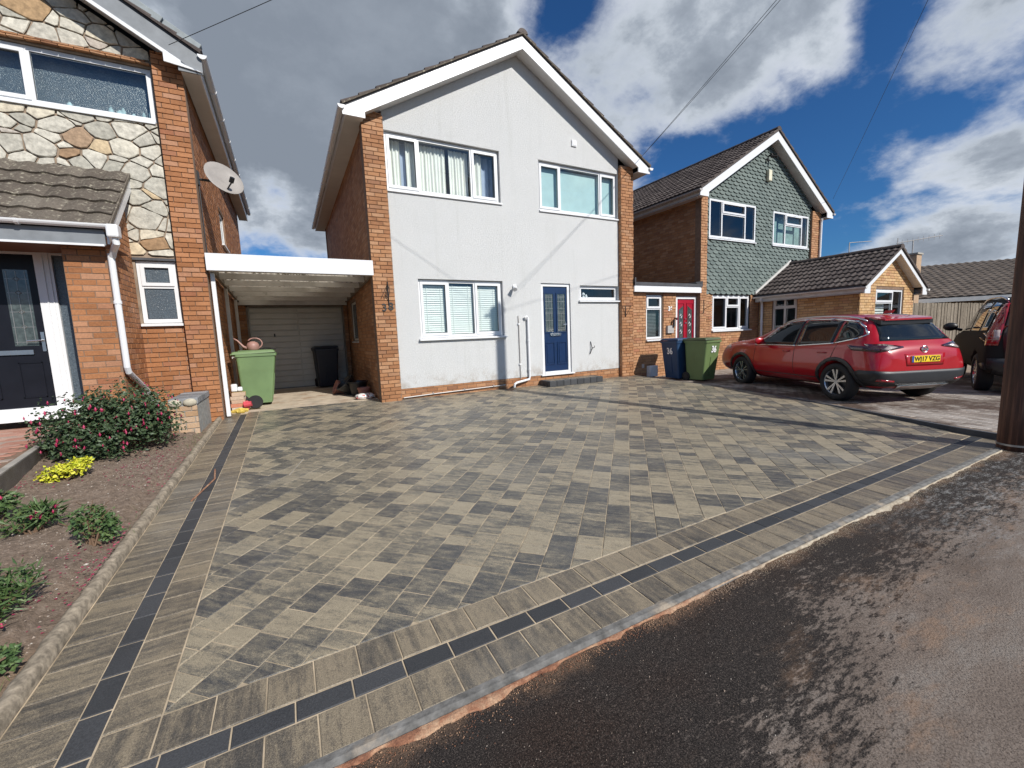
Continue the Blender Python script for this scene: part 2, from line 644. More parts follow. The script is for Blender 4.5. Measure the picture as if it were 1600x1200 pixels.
def paving_mat(name, ang, light, dark, mid, bias, sx=3.0, sy=17.0, rough=.50):
    """concrete block: two tones run through each other in streaks"""
    m, t = newmat(name)
    v, c3 = rnd(t)
    P = pos(t)
    mp = t.node('ShaderNodeMapping')
    mp.vector_type = 'TEXTURE'
    mp.inputs['Rotation'].default_value = (0, 0, ang)
    t.link(P, mp.inputs[0])
    q = t.vmath('ADD', t.vmath('MULTIPLY', mp.outputs[0], (sx, sy, 1)), t.vmath('MULTIPLY', c3, (60, 60, 60)))
    st = t.noise(q, 1.0, 8, .74, dist=.35)
    fine = t.noise(P, 210, 4, .75)
    mid_n = t.noise(P, 30, 6, .75)
    f = t.math('ADD', t.math('ADD', st, t.math('MULTIPLY', t.math('SUBTRACT', v, .5), bias)), t.math('MULTIPLY', t.math('SUBTRACT', fine, .5), .42))
    f = t.math('ADD', f, t.math('MULTIPLY', t.math('SUBTRACT', mid_n, .5), .42))
    c = t.ramp(f, [(.30, dark), (.46, mid), (.60, light), (.80, tuple(x * 1.15 for x in light))])
    g2 = t.ramp(fine, [(.30, .35), (.5, 1.0), (.70, 1.55)])
    c = t.mix(.80, c, g2, 'MULTIPLY')
    # film of dust and a few damp places
    big = t.noise(P, .75, 5, .6)
    c = t.mix(t.math('MULTIPLY', t.smooth(big, .50, .75), .30), c, (.27, .26, .235, 1))
    c = t.mix(t.math('MULTIPLY', t.smooth(t.noise(P, .55, 4, .5), .55, .75), .30), c, tuple(x * .5 for x in mid) + (1,))
    t.link(c, t.b.inputs['Base Color'])
    t.link(t.ramp(big, [(.35, rough - .16), (.7, rough + .08)]), t.b.inputs['Roughness'])
    t.b.inputs['Specular IOR Level'].default_value = .45
    setbump(t, t.math('ADD', fine, t.math('MULTIPLY', st, .3)), .55, .004)
    return m


BUFF = (.300, .255, .180); GREY = (.064, .065, .067); MIDC = (.155, .141, .112)
MT['block'] = paving_mat('paving_block_multi', R(135), BUFF, GREY, MIDC, .32, 4.4, 22)
MT['block_soldier_front'] = paving_mat('paving_border_front', R(90), (.240, .198, .138), (.070, .065, .058), (.142, .121, .092), .22, 3.4, 22)
MT['block_soldier_side'] = paving_mat('paving_border_side', R(0), (.240, .198, .138), (.070, .065, .058), (.142, .121, .092), .22, 3.4, 22)
MT['charcoal'] = pieces_mat('charcoal_block', [(0, (.040, .042, .045)), (1, (.062, .064, .068))], rough=.6, grain=160, gamt=.55, bump=.5, bamt=.15)
MT['joint'] = plain('kiln_dried_sand_joint', (.46, .37, .255), .95, var=.35, scale=7, bump=.4, dirt=((.16, .13, .10), 2.0, .55))
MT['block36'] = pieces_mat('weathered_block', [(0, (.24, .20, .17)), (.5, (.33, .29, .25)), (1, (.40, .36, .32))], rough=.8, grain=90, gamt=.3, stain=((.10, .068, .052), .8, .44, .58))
MT['pathbrick'] = pieces_mat('red_path_block', [(0, (.36, .17, .12)), (.6, (.46, .25, .19)), (.8, (.42, .30, .24)), (1, (.30, .27, .23))], rough=.85, grain=90)

# road tarmac, partly under dried mud and dust
m, t = newmat('tarmac')
P = pos(t)
ag = t.noise(P, 170, 4, .85)
vor = t.node('ShaderNodeTexVoronoi'); vor.inputs['Scale'].default_value = 95; t.link(P, vor.inputs['Vector'])
base = t.ramp(ag, [(.34, (.006, .005, .005)), (.50, (.026, .022, .020)), (.62, (.085, .070, .062)), (.74, (.22, .18, .155))])
base = t.mix(t.smooth(t.noise(P, 1.1, 5, .6), .40, .72), base, (1.0, .80, .70, 1), 'MULTIPLY')
fleck = t.smooth(t.noise(P, 260, 2, .5), .62, .70)
base = t.mix(t.math('MULTIPLY', fleck, .5), base, (.30, .26, .22, 1))
sp = t.node('ShaderNodeSeparateXYZ'); t.link(P, sp.inputs[0])
stv = t.node('ShaderNodeMapping'); stv.inputs['Rotation'].default_value = (0, 0, R(-28)); stv.inputs['Scale'].default_value = (1.0, 3.2, 1); t.link(P, stv.inputs[0])
Q2 = stv.outputs[0]
X_, Y_ = sp.outputs['X'], sp.outputs['Y']
e1 = t.math('SUBTRACT', t.math('MULTIPLY', t.math('SUBTRACT', X_, 1.38), .358), t.math('MULTIPLY', t.math('SUBTRACT', Y_, .67), .933))
e2 = t.math('SUBTRACT', 1.02, Y_)
edge = t.math('ADD', t.math('MINIMUM', t.math('MINIMUM', e1, e2), .55), t.math('MULTIPLY', t.math('SUBTRACT', t.noise(P, 1.7, 6, .62), .5), .75))
dr1 = t.math('MULTIPLY', t.math('SUBTRACT', t.noise(Q2, 7, 8, .72), .5), 1.5)
dr2 = t.math('MULTIPLY', t.math('SUBTRACT', t.noise(Q2, 20, 6, .75), .5), 1.5)
dust = t.smooth(t.math('ADD', edge, t.math('ADD', dr1, dr2)), -.12, .16)
dcol = t.ramp(t.noise(Q2, 1.1, 9, .75), [(.35, (.185, .145, .118)), (.52, (.265, .215, .178)), (.70, (.33, .295, .26))])
dcol = t.mix(t.math('MULTIPLY', t.smooth(ag, .52, .40), .85), dcol, (.075, .057, .046, 1))
base = t.mix(t.math('MULTIPLY', dust, .92), base, dcol)
wh = t.math('MULTIPLY', t.smooth(sp.outputs['X'], 3.0, 4.8), t.smooth(t.noise(Q2, 8, 10, .85), .50, .60))
base = t.mix(t.math('MULTIPLY', wh, .55), base, (.40, .40, .385, 1))
sandm = t.smooth(t.math('ADD', t.math('MULTIPLY', sp.outputs['Y'], 7.0), t.math('MULTIPLY', t.noise(P, 2.6, 8, .72), 4.2)), 11.2, 12.4)
base = t.mix(t.math('MULTIPLY', t.math('MULTIPLY', sandm, t.smooth(ag, .35, .55)), .75), base, (.30, .19, .12, 1))
or_ = t.math('MULTIPLY', t.smooth(t.noise(Q2, 1.9, 8, .75), .52, .68), t.smooth(edge, -.45, .1))
base = t.mix(t.math('MULTIPLY', or_, .40), base, (.36, .225, .14, 1))
t.link(base, t.b.inputs['Base Color'])
t.b.inputs['Roughness'].default_value = .95
t.b.inputs['Specular IOR Level'].default_value = .2
setbump(t, t.math('ADD', t.math('MULTIPLY', vor.outputs['Distance'], -.5), t.math('MULTIPLY', ag, 1.3)), .75, .007)
MT['tarmac'] = m

m, t = newmat('orange_sand')
P = pos(t)
c = t.ramp(t.noise(P, 9, 6, .7), [(.30, (.14, .055, .032)), (.46, (.32, .15, .085)), (.62, (.50, .32, .20)), (.8, (.62, .50, .37))])
c = t.mix(.7, c, t.ramp(t.noise(P, 190, 3, .8), [(.3, .55), (.7, 1.3)]), 'MULTIPLY')
sx_ = t.node('ShaderNodeSeparateXYZ'); t.link(P, sx_.inputs[0])
pale = t.smooth(t.math('ADD', sx_.outputs['X'], t.math('MULTIPLY', t.noise(P, 1.5, 5, .6), 2.0)), 2.2, 3.9)
c = t.mix(pale, c, t.ramp(t.noise(P, 14, 6, .7), [(.3, (.22, .17, .12)), (.5, (.46, .39, .29)), (.75, (.62, .56, .45))]))
t.link(c, t.b.inputs['Base Color'])
t.b.inputs['Roughness'].default_value = 1
setbump(t, t.noise(P, 120, 4, .7), .9, .006)
MT['sand'] = m

m, t = newmat('garden_soil')
P = pos(t)
c = t.ramp(t.noise(P, 22, 7, .75), [(.3, (.10, .070, .048)), (.5, (.235, .172, .125)), (.72, (.37, .29, .225))])
sp = t.node('ShaderNodeSeparateXYZ'); t.link(P, sp.inputs[0])
lightm = t.math('MULTIPLY', t.smooth(sp.outputs['Y'], 3.6, 2.2), t.smooth(t.noise(P, 2.0, 5, .6), .38, .55))
c = t.mix(t.math('MULTIPLY', lightm, .6), c, (.42, .29, .19, 1))
t.link(c, t.b.inputs['Base Color'])
t.b.inputs['Roughness'].default_value = 1
setbump(t, t.noise(P, 60, 6, .75), 1.0, .02)
MT['soil'] = m
MT['earth'] = plain('earth', (.10, .075, .05), 1, var=.3, scale=2, bump=.5)
MT['pebble'] = pieces_mat('pebble', [(0, (.17, .125, .09)), (.6, (.27, .21, .165)), (.9, (.38, .33, .28)), (1, (.55, .52, .47))], bump=0)
MT['petal_litter'] = pieces_mat('fallen_petals', [(0, (.20, .02, .05)), (1, (.42, .05, .12))], bump=0)
MT['kerb'] = plain('lichened_kerb', (.30, .25, .185), .95, var=.5, scale=30, bump=.6, bscale=90, dirt=((.17, .14, .10), 9.0, .50))
MT['haunch'] = plain('grey_mortar_haunch', (.165, .160, .150), .95, var=.45, scale=18, bump=.9, bscale=90, dirt=((.36, .30, .23), 3.4, .54), spec=.15)
MT['crazy'] = pieces_mat('rubble_stone', [(0, (.37, .355, .30)), (.35, (.48, .455, .39)), (.78, (.57, .54, .46)), (.87, (.58, .51, .38)), (.93, (.50, .36, .20)), (.96, (.32, .20, .11)), (1, (.52, .50, .46))], rough=.85, grain=17, gamt=.50, bump=1.0, bscale=45, bamt=.10)
MT['tilehang'] = pieces_mat('grey_green_tile', [(0, (.105, .135, .125)), (1, (.150, .185, .170))], rough=.7, grain=70, gamt=.15, bamt=.08)
MT['tile_dark'] = pieces_mat('dark_concrete_tile', [(0, (.060, .048, .044)), (.6, (.088, .070, .064)), (1, (.12, .10, .09))], rough=.8, grain=50, gamt=.4, stain=((.17, .155, .14), 14, .60, .74))
MT['tile_moss'] = pieces_mat('mossy_concrete_tile', [(0, (.085, .070, .056)), (.6, (.12, .100, .080)), (1, (.15, .13, .105))], rough=.9, grain=45, gamt=.5, stain=((.34, .31, .24), 19, .53, .68))
MT['tile_far'] = pieces_mat('brown_grey_tile', [(0, (.13, .105, .085)), (1, (.19, .155, .125))], rough=.85, grain=30, gamt=.3)
MT['fence'] = pieces_mat('fence_board', [(0, (.14, .115, .085)), (1, (.23, .195, .15))], rough=.9, grain=16, gamt=.5)

m, t = newmat('pole_timber')
P = pos(t)
mp = t.node('ShaderNodeMapping'); mp.inputs['Scale'].default_value = (22, 22, 1.2); t.link(P, mp.inputs[0])
n = t.noise(mp.outputs[0], 1.0, 6, .65)
t.link(t.ramp(n, [(.3, (.026, .012, .008)), (.5, (.085, .036, .022)), (.68, (.19, .088, .052))]), t.b.inputs['Base Color'])
t.b.inputs['Roughness'].default_value = .7
setbump(t, n, .9, .01)
MT['pole'] = m


def paint(name, col, coat=1.0, rough=.32, metal=.0):
    m, t = newmat(name)
    t.b.inputs['Base Color'].default_value = col + (1,)
    t.b.inputs['Roughness'].default_value = rough
    t.b.inputs['Metallic'].default_value = metal
    t.b.inputs['Coat Weight'].default_value = coat
    t.b.inputs['Coat Roughness'].default_value = .02
    P = pos(t)
    n = t.noise(P, 3.0, 6, .6)
    t.link(t.mix(t.math('MULTIPLY', t.smooth(n, .5, .8), .12), col + (1,), tuple(x * .7 + .012 for x in col) + (1,)), t.b.inputs['Base Color'])
    return m


MT['car_red'] = paint('red_car_paint', (.38, .001, .008), metal=.0, coat=.7, rough=.28)
MT['car_tan'] = paint('olive_grey_car_paint', (.022, .022, .021), metal=.0, rough=.8, coat=.0)
MT['car_tan'].node_tree.nodes['Principled BSDF'].inputs['Specular IOR Level'].default_value = .12
MT['car_shaded'] = paint('shaded_car_paint', (.012, .012, .016), coat=.8, rough=.4)  # SUV tailgate paint, near black: its shade is put into the colour
MT['trim'] = plain('black_bumper_plastic', (.022, .023, .026), .45, var=.15, bump=.15, bscale=400)
MT['lamp_red'] = paint('red_lamp_lens', (.32, .008, .012), rough=.12)
MT['lamp_dark'] = paint('dark_lamp_lens', (.045, .012, .016), rough=.08)
MT['lamp_clear'] = paint('clear_lamp_lens', (.42, .34, .32), rough=.15)
MT['alloy'] = plain('alloy', (.62, .63, .65), .25, metal=.9, var=.05)
MT['plate_y'] = plain('yellow_plate', (.85, .58, .02), .4, var=.03)
MT['print_black'] = plain('black_print', (.01, .01, .01), .5)
MT['print_white'] = plain('white_print', (.82, .83, .84), .5, var=.05)
MT['blue_door'] = plain('navy_door', (.006, .025, .080), .32, var=.1, scale=8, bump=.12, bscale=90)
MT['red_door'] = plain('crimson_door', (.34, .008, .025), .3, var=.08)
MT['black_door'] = plain('black_door', (.010, .011, .016), .35, var=.15, spec=.25)
MT['lead'] = plain('lead_came', (.30, .30, .29), .4, metal=.6, var=.1)
MT['leadglass'] = plain('leaded_glass', (.055, .070, .068), .08, var=.5, scale=18, spec=.9)
MT['bin_green'] = plain('green_bin_plastic', (.145, .225, .098), .48, var=.12, scale=3.0, bump=.15, bscale=200, dirt=((.10, .13, .06), 3, .62))
MT['bin_green2'] = plain('olive_green_bin_plastic', (.125, .185, .070), .5, var=.12, scale=3.0, bump=.15, bscale=200)
MT['bin_lid2'] = plain('dark_olive_lid', (.060, .085, .035), .5, var=.15)
MT['bin_blue'] = plain('blue_bin_plastic', (.014, .050, .125), .5, var=.12)
MT['bin_black'] = plain('navy_black_bin', (.010, .013, .024), .5, var=.12)
MT['curtain'] = plain('cream_curtain', (.84, .83, .77), .9, var=.05, scale=3)
MT['net'] = plain('blue_net', (.40, .46, .58), .9, var=.1, scale=5)
MT['blind'] = plain('blind_slat', (.84, .86, .82), .5, var=.03)
MT['roller'] = plain('aqua_roller_blind', (.46, .62, .62), .85, var=.06, scale=5)
MT['garage'] = plain('garage_door_panel', (.52, .50, .45), .5, var=.08, scale=3)
MT['corrug'] = plain('translucent_sheet_dirty', (.50, .46, .38), .6, var=.2, scale=6, dirt=((.06, .055, .045), 5.0, .55))
MT['terracotta'] = plain('terracotta', (.36, .16, .12), .8, var=.15)
MT['dish'] = plain('dish_paint', (.33, .305, .28), .45, var=.08, scale=5)
MT['can'] = plain('pink_plastic', (.34, .19, .16), .5, var=.1)
MT['pinkhub'] = plain('red_plastic', (.55, .07, .09), .4, var=.1)
MT['box_white'] = plain('meter_white', (.72, .74, .76), .5)
MT['plaster'] = plain('sandstone_coping', (.44, .40, .31), .9, var=.25, scale=14, bump=.8, bscale=40)
MT['bluebrick'] = pieces_mat('dark_blue_brick', [(0, (.16, .17, .18)), (1, (.30, .31, .32))], stain=((.42, .42, .40), 9, .55, .7))
MT['render_old'] = plain('old_grey_render', (.32, .32, .30), .95, var=.25, scale=14, bump=.9, bscale=60, dirt=((.42, .30, .19), 5.0, .57))


def leafmat(name, stops, rough=.55, trans=.0):
    m, t = newmat(name)
    v, c3 = rnd(t)
    n = t.node('ShaderNodeTexNoise'); n.inputs['Scale'].default_value = 24
    t.link(pos(t), n.inputs['Vector'])
    t.link(t.ramp(t.math('ADD', t.math('MULTIPLY', v, .0), n.outputs['Fac']), stops), t.b.inputs['Base Color'])
    t.b.inputs['Roughness'].default_value = rough
    return m


MT['leaf_dark'] = leafmat('fuchsia_leaf', [(.30, (.018, .036, .014)), (.5, (.042, .075, .028)), (.70, (.085, .115, .055))])
MT['leaf_mid'] = leafmat('shrub_leaf', [(.3, (.030, .065, .018)), (.5, (.065, .12, .035)), (.7, (.12, .17, .055))])
MT['leaf_yellow'] = leafmat('golden_leaf', [(.3, (.30, .36, .02)), (.5, (.55, .55, .03)), (.7, (.75, .70, .08))])
MT['petal'] = leafmat('fuchsia_petal', [(.3, (.26, .006, .04)), (.5, (.42, .02, .09)), (.7, (.60, .10, .20))])
MT['stem'] = plain('stem', (.14, .085, .05), .8)
MT['grass'] = leafmat('grass_blade', [(.3, (.07, .10, .03)), (.7, (.18, .20, .08))])
MT['cardboard'] = plain('paint_tin', (.55, .50, .42), .5, dirt=((.5, .2, .1), 6, .6))


# ------------------------------------------------------------------ ground, road, paving
YF = 8.477                       # plane of the three house fronts
SLOPE = .03


def zg(x, y):
    return -1.22 + SLOPE * (min(y, 9.5) - YF)


def z36(x, y):
    if y < 4: return -1.362
    if y < 6.2: return -1.362 + (y - 4) * .02
    return -1.318


mb = MB(); mb.box(-400, 400, -400, 400, -2.2, -1.62)
tag(mb.build('ground', MT['earth']), kind='structure')
mb = MB()
nx, ny = 120, 20
vs = []
for j in range(ny + 1):
    for i in range(nx + 1):
        x = -20 + 50 * i / nx; y = -8 + (1.452 + 8) * j / ny
        vs.append((x, y, -1.442 + .006 * mnoise.noise(Vector((x * 1.3, y * 1.3, 0))) - .003 * (1.4 - y)))
mb.add(vs, [(j * (nx + 1) + i, j * (nx + 1) + i + 1, (j + 1) * (nx + 1) + i + 1, (j + 1) * (nx + 1) + i) for j in range(ny) for i in range(nx)])
tag(mb.build('road', MT['tarmac']), kind='structure')

# boundary of the new driveway
BND = [(-1.07, 1.475), (7.12, 1.475), (7.20, 1.9), (7.47, 2.6), (7.80, 3.55), (8.10, 4.8), (8.22, 6.0), (8.20, 8.42), (8.20, 8.86), (-1.07, 8.86)]
mb = MB()
mb.prism([(x, y, zg(x, y) - .10) for x, y in BND], (0, 0, .096))
drive = tag(mb.build('driveway', MT['joint']), kind='structure')


def slab_unit(poly, ch=.0035, g=0.002, h=.03, zc=.0035):
    """paving piece, top at z=0, poly ccw around its own centre"""
    a = inset(poly, g)
    if len(a) < 3 or area(a) < 1e-4: return None
    b = inset(a, ch)
    if len(b) != len(a): b = [((p[0]) * .975 + .025 * sum(q[0] for q in a) / len(a), (p[1]) * .975 + .025 * sum(q[1] for q in a) / len(a)) for p in a]
    n = len(a)
    vs = [(p[0], p[1], -h) for p in a] + [(p[0], p[1], -zc) for p in a] + [(p[0], p[1], 0) for p in b]
    fs = []
    for i in range(n):
        j = (i + 1) % n
        fs += [(i, j, n + j, n + i), (n + i, n + j, 2 * n + j, 2 * n + i)]
    fs.append(tuple(range(2 * n, 3 * n)))
    return (vs, fs)


def rect(a, b):
    return [(-a / 2, -b / 2), (a / 2, -b / 2), (a / 2, b / 2), (-a / 2, b / 2)]


def place_mat(x, y, ang, zfun=zg, lift=0.0, slope=SLOPE):
    j = rng.uniform(-.0012, .0012)
    return Matrix.Translation((x, y, zfun(x, y) + lift + j)) @ Matrix.Rotation(math.atan(slope) + rng.uniform(-.003, .003), 4, 'X') @ Matrix.Rotation(rng.uniform(-.003, .003), 4, 'Y') @ Matrix.Rotation(ang, 4, 'Z')


PF = Pieces(drive, 'paving_block', MT['block'], cap=295, minpx=10)
A = R(46.6)
ca, sa = math.cos(A), math.sin(A)
FIELD = [(-.555, 1.965), (7.235, 1.965), (7.47, 2.6), (7.80, 3.55), (8.10, 4.8), (8.22, 6.0), (8.20, 8.86), (-.555, 8.86)]
fplanes = []
for i in range(len(FIELD)):
    p, q = FIELD[i], FIELD[(i + 1) % len(FIELD)]
    ex, ey = q[0] - p[0], q[1] - p[1]
    l = math.hypot(ex, ey)
    fplanes.append((ey / l, -ex / l, (ey * p[0] - ex * p[1]) / l))
CW = .177
units = {}
for k in range(-60, 60):
    v = -.012 + k * CW + CW / 2
    u = -4.0 + rng.uniform(0, .2)
    while u < 14:
        L = rng.choices([.118, .177, .236], [.36, .40, .24])[0]
        cu = u + L / 2
        cx, cy = cu * ca - v * sa, cu * sa + v * ca
        u += L
        if not (-1.0 < cx < 8.6 and 1.6 < cy < 9.2): continue
        if cy > 8.72 and cx > 2.0: continue
        loc = rect(L, CW)
        world = [(cx + p[0] * ca - p[1] * sa, cy + p[0] * sa + p[1] * ca) for p in loc]
        inside = all(a * p[0] + b * p[1] <= c + 1e-6 for (a, b, c) in fplanes for p in world)
        if inside:
            if L not in units: units[L] = slab_unit(loc)
            un = units[L]
        else:
            wp = world
            for (a, b, c) in fplanes:
                wp = clip_poly(wp, a, b, c)
                if len(wp) < 3: break
            if len(wp) < 3 or abs(area(wp)) < .0006: continue
            lp = [((p[0] - cx) * ca + (p[1] - cy) * sa, -(p[0] - cx) * sa + (p[1] - cy) * ca) for p in wp]
            if area(lp) < 0: lp = lp[::-1]
            un = slab_unit(lp)
            if un is None: continue
        PF.add(place_mat(cx, cy, A), [Vector((ca * L, sa * L, 0)), Vector((-sa * CW, ca * CW, 0))], un)
print('field blocks', PF.finish())

PB = Pieces(drive, 'border_block', MT['block_soldier_front'], cap=290, minpx=10)
PC = Pieces(drive, 'charcoal_block', MT['charcoal'], cap=290, minpx=10)
uf1 = slab_unit(rect(.177, .190)); uf2 = slab_unit(rect(.177, .192)); uc = slab_unit(rect(.2105, .102))
x = -.735
while x < 7.2:
    if x + .177 < 7.25: PB.add(place_mat(x + .0885, 1.869, 0), [Vector((.177, 0, 0)), Vector((0, .19, 0))], uf1)
    x += .178
x = -.735
while x < 7.0:
    PB.add(place_mat(x + .0885, 1.571, 0), [Vector((.177, 0, 0)), Vector((0, .19, 0))], uf2)
    x += .178
x = -.735
while x < 7.1:
    L = .2105
    PC.add(place_mat(x + L / 2, 1.720, 0), [Vector((.21, 0, 0)), Vector((0, .1, 0))], uc)
    x += .2125
PBs = Pieces(drive, 'side_border_block', MT['block_soldier_side'], cap=250, minpx=10)
us1 = slab_unit(rect(.178, .177)); us2 = slab_unit(rect(.226, .177)); ucs = slab_unit(rect(.102, .2105))
y = 1.965
while y < 8.75:
    PBs.add(place_mat(-.6470, y + .0885, 0), [Vector((.178, 0, 0)), Vector((0, .177, 0))], us1)
    y += .178
y = 1.40
while y < 8.72:
    PBs.add(place_mat(-.9530, y + .0885, 0), [Vector((.2, 0, 0)), Vector((0, .177, 0))], us2)
    y += .178
y = 1.46
while y < 8.65:
    PC.add(place_mat(-.7885, y + .105, 0), [Vector((.1, 0, 0)), Vector((0, .21, 0))], ucs)
    y += .2125
PB.finish(); PC.finish(); PBs.finish()

# mortar haunch and spilled sand along the road
mb = MB()
n = 160
vs = []
for i in range(n + 1):
    x = -1.6 + 8.75 * i / n
    yb = 1.418 + .012 * mnoise.noise(Vector((x * 2.2, 0, 3)))
    z = zg(x, 1.47)
    vs += [(x, 1.478, z - .010), (x, 1.478, z + .0005), (x, (yb + 1.478) / 2, z + .001 + .002 * mnoise.noise(Vector((x * 6, 1, 0)))), (x, yb, z - .012), (x, yb - .01, z - .05)]
mb.add(vs, [(i * 5 + k, i * 5 + k + 1, (i + 1) * 5 + k + 1, (i + 1) * 5 + k) for i in range(n) for k in range(4)])
tag(mb.build('driveway_edging', MT['haunch']), kind='structure')
mb = MB()
n = 900
vs = []
for i in range(n + 1):
    x = -1.6 + 9.3 * i / n
    nn = mnoise.noise(Vector((x * 1.1, 5, 0))) + .6 * mnoise.noise(Vector((x * 4.5, 9, 0))) + .4 * mnoise.noise(Vector((x * 14, 2, 0)))
    wd = max(.003, .014 + .046 * nn + .02 * mnoise.noise(Vector((x * 9, 4, 0))))
    y0 = 1.420
    z = -1.4415
    k1 = mnoise.noise(Vector((x * 37, 0, 0))); k2 = mnoise.noise(Vector((x * 55, 8, 0)))
    vs += [(x, y0, z + .008 + .002 * k1), (x, y0 - wd * .4 + .004 * k2, z + .008 + .004 * k1), (x, y0 - wd * .8 + .005 * k1, z + .004 + .003 * k2), (x, y0 - wd - .006 * abs(k2), z - .003)]
mb.add(vs, [(i * 4 + k, i * 4 + k + 1, (i + 1) * 4 + k + 1, (i + 1) * 4 + k) for i in range(n) for k in range(3)])
g = random.Random(5)
for i in range(6500):
    x = g.uniform(-.6, 7.4); nn = mnoise.noise(Vector((x * 1.1, 5, 0))) + .6 * mnoise.noise(Vector((x * 4.5, 9, 0)))
    y = 1.408 - abs(g.gauss(0, .030 + .045 * max(0, nn))); s = g.uniform(.0008, .0028); z = -1.4395
    mb.add([(x - s, y - s, z), (x + s, y - s * .6, z), (x + s * .5, y + s, z), (x, y, z + s * 1.2)], [(0, 1, 3), (1, 2, 3), (2, 0, 3)])
tag(mb.build('spilled_sand', MT['sand']), kind='stuff')

# loose grit on the road
mb = MB(); g = random.Random(3)
for i in range(900):
    x = g.uniform(-.5, 5.5); y = 1.36 - abs(g.gauss(0, .5)); s = g.uniform(.001, .0028)
    if g.random() < .03: s *= 2
    z = -1.441 - .003 * (1.4 - y); mb.rnd = g.random() * .99 + .001
    mb.add([(x - s, y - s, z), (x + s, y - s * .6, z), (x + s * .5, y + s, z), (x, y, z + s * 1.1)], [(0, 1, 3), (1, 2, 3), (2, 0, 3)])
tag(mb.build('loose_grit', MT['pebble']), kind='stuff')

# garden kerb
mb = MB()
n = 520
vs = []
for i in range(n + 1):
    y = 1.0 + (8.75 - 1.0) * i / n
    z0 = zg(0, y)
    h = .056 + .005 * mnoise.noise(Vector((3, y * 3, 0))) + .007 * mnoise.noise(Vector((3, y * 14, 0)))
    w0 = .005 * mnoise.noise(Vector((7, y * 1.3, 0))) + .006 * mnoise.noise(Vector((7, y * 11, 0)))
    xr = -1.072 + .004 * mnoise.noise(Vector((1, y * 8, 0)))
    prof = [(xr, z0 - .05), (xr - .002, z0 + h * .55), (xr - .014, z0 + h * .92), (xr - .028, z0 + h), (xr - .050 - w0, z0 + h * .97), (xr - .066 - w0, z0 + h * .80), (xr - .078 - w0, z0 + h * .2)]
    vs += [(px, y, pz + .002 * mnoise.noise(Vector((px * 60, y * 25, 0))) + .003 * mnoise.noise(Vector((px * 90, y * 70, 0)))) for px, pz in prof]
mb.add(vs, [(i * 7 + k, i * 7 + k + 1, (i + 1) * 7 + k + 1, (i + 1) * 7 + k) for i in range(n) for k in range(6)])
mb.add([vs[k] for k in range(n * 7, n * 7 + 7)], [tuple(range(7))])
tag(mb.build('garden_kerb', MT['kerb'], smooth=True), kind='structure')


def zbed(x, y):
    d = max(0, -1.15 - x)
    return zg(0, min(y, 7.3)) + .045 + .085 * min(d, 2.0) + .020 * mnoise.noise(Vector((x * 2.2, y * 2.2, 1))) + .012 * mnoise.noise(Vector((x * 9, y * 9, 1))) + .006 * mnoise.noise(Vector((x * 28, y * 28, 1))) - (.03 if d < .12 else 0)


mb = MB()
nx, ny = 110, 200
X0, X1, Y0, Y1 = -4.2, -1.12, .9, 8.5
vs = [(X0 + (X1 - X0) * i / nx, Y0 + (Y1 - Y0) * j / ny, 0) for j in range(ny + 1) for i in range(nx + 1)]
vs = [(x, y, zbed(x, y)) for x, y, _ in vs]
mb.add(vs, [(j * (nx + 1) + i, j * (nx + 1) + i + 1, (j + 1) * (nx + 1) + i + 1, (j + 1) * (nx + 1) + i) for j in range(ny) for i in range(nx)])
tag(mb.build('flower_bed_soil', MT['soil'], smooth=True), kind='structure')
mb = MB(); g = random.Random(11)
for i in range(5200):
    x = g.uniform(-2.6, -1.19); y = g.uniform(1.6, 6.5)
    s = g.uniform(.002, .0065) * (1.9 if g.random() < .04 else 1)
    z = zbed(x, y); mb.rnd = g.random() * .99 + .001
    a = g.uniform(0, 6.28)
    p = [(x + math.cos(a + t) * s * g.uniform(.7, 1.3), y + math.sin(a + t) * s * g.uniform(.7, 1.3), z) for t in (0, 1.6, 3.1, 4.7)]
    mb.add(p + [(x, y, z + s * .8)], [(0, 1, 4), (1, 2, 4), (2, 3, 4), (3, 0, 4)])
tag(mb.build('soil_crumbs_and_pebbles', MT['pebble']), kind='stuff')
mb = MB()
for i in range(700):
    cx, cy = g.choice([(-1.32, 5.9), (-1.5, 5.6), (-2.25, 5.3), (-1.25, 5.2), (-1.22, 3.6), (-1.4, 6.2), (-2.4, 5.6), (-1.2, 3.2)])
    x = min(-1.13, cx + g.gauss(0, .14)); y = cy + g.gauss(0, .22); s = g.uniform(.004, .011)
    z = zbed(x, y) + .004 + (.05 if x > -1.19 else 0); a = g.uniform(0, 6.28); mb.rnd = g.random() * .99 + .001
    mb.add([(x + math.cos(a) * s, y + math.sin(a) * s, z), (x + math.cos(a + 1.8) * s, y + math.sin(a + 1.8) * s, z + s * .4), (x + math.cos(a + 3.4) * s, y + math.sin(a + 3.4) * s, z + .002), (x + math.cos(a + 4.9) * s * .6, y + math.sin(a + 4.9) * s * .6, z + s * .5)], [(0, 1, 2, 3)])
tag(mb.build('fallen_petals', MT['petal_litter']), kind='stuff')

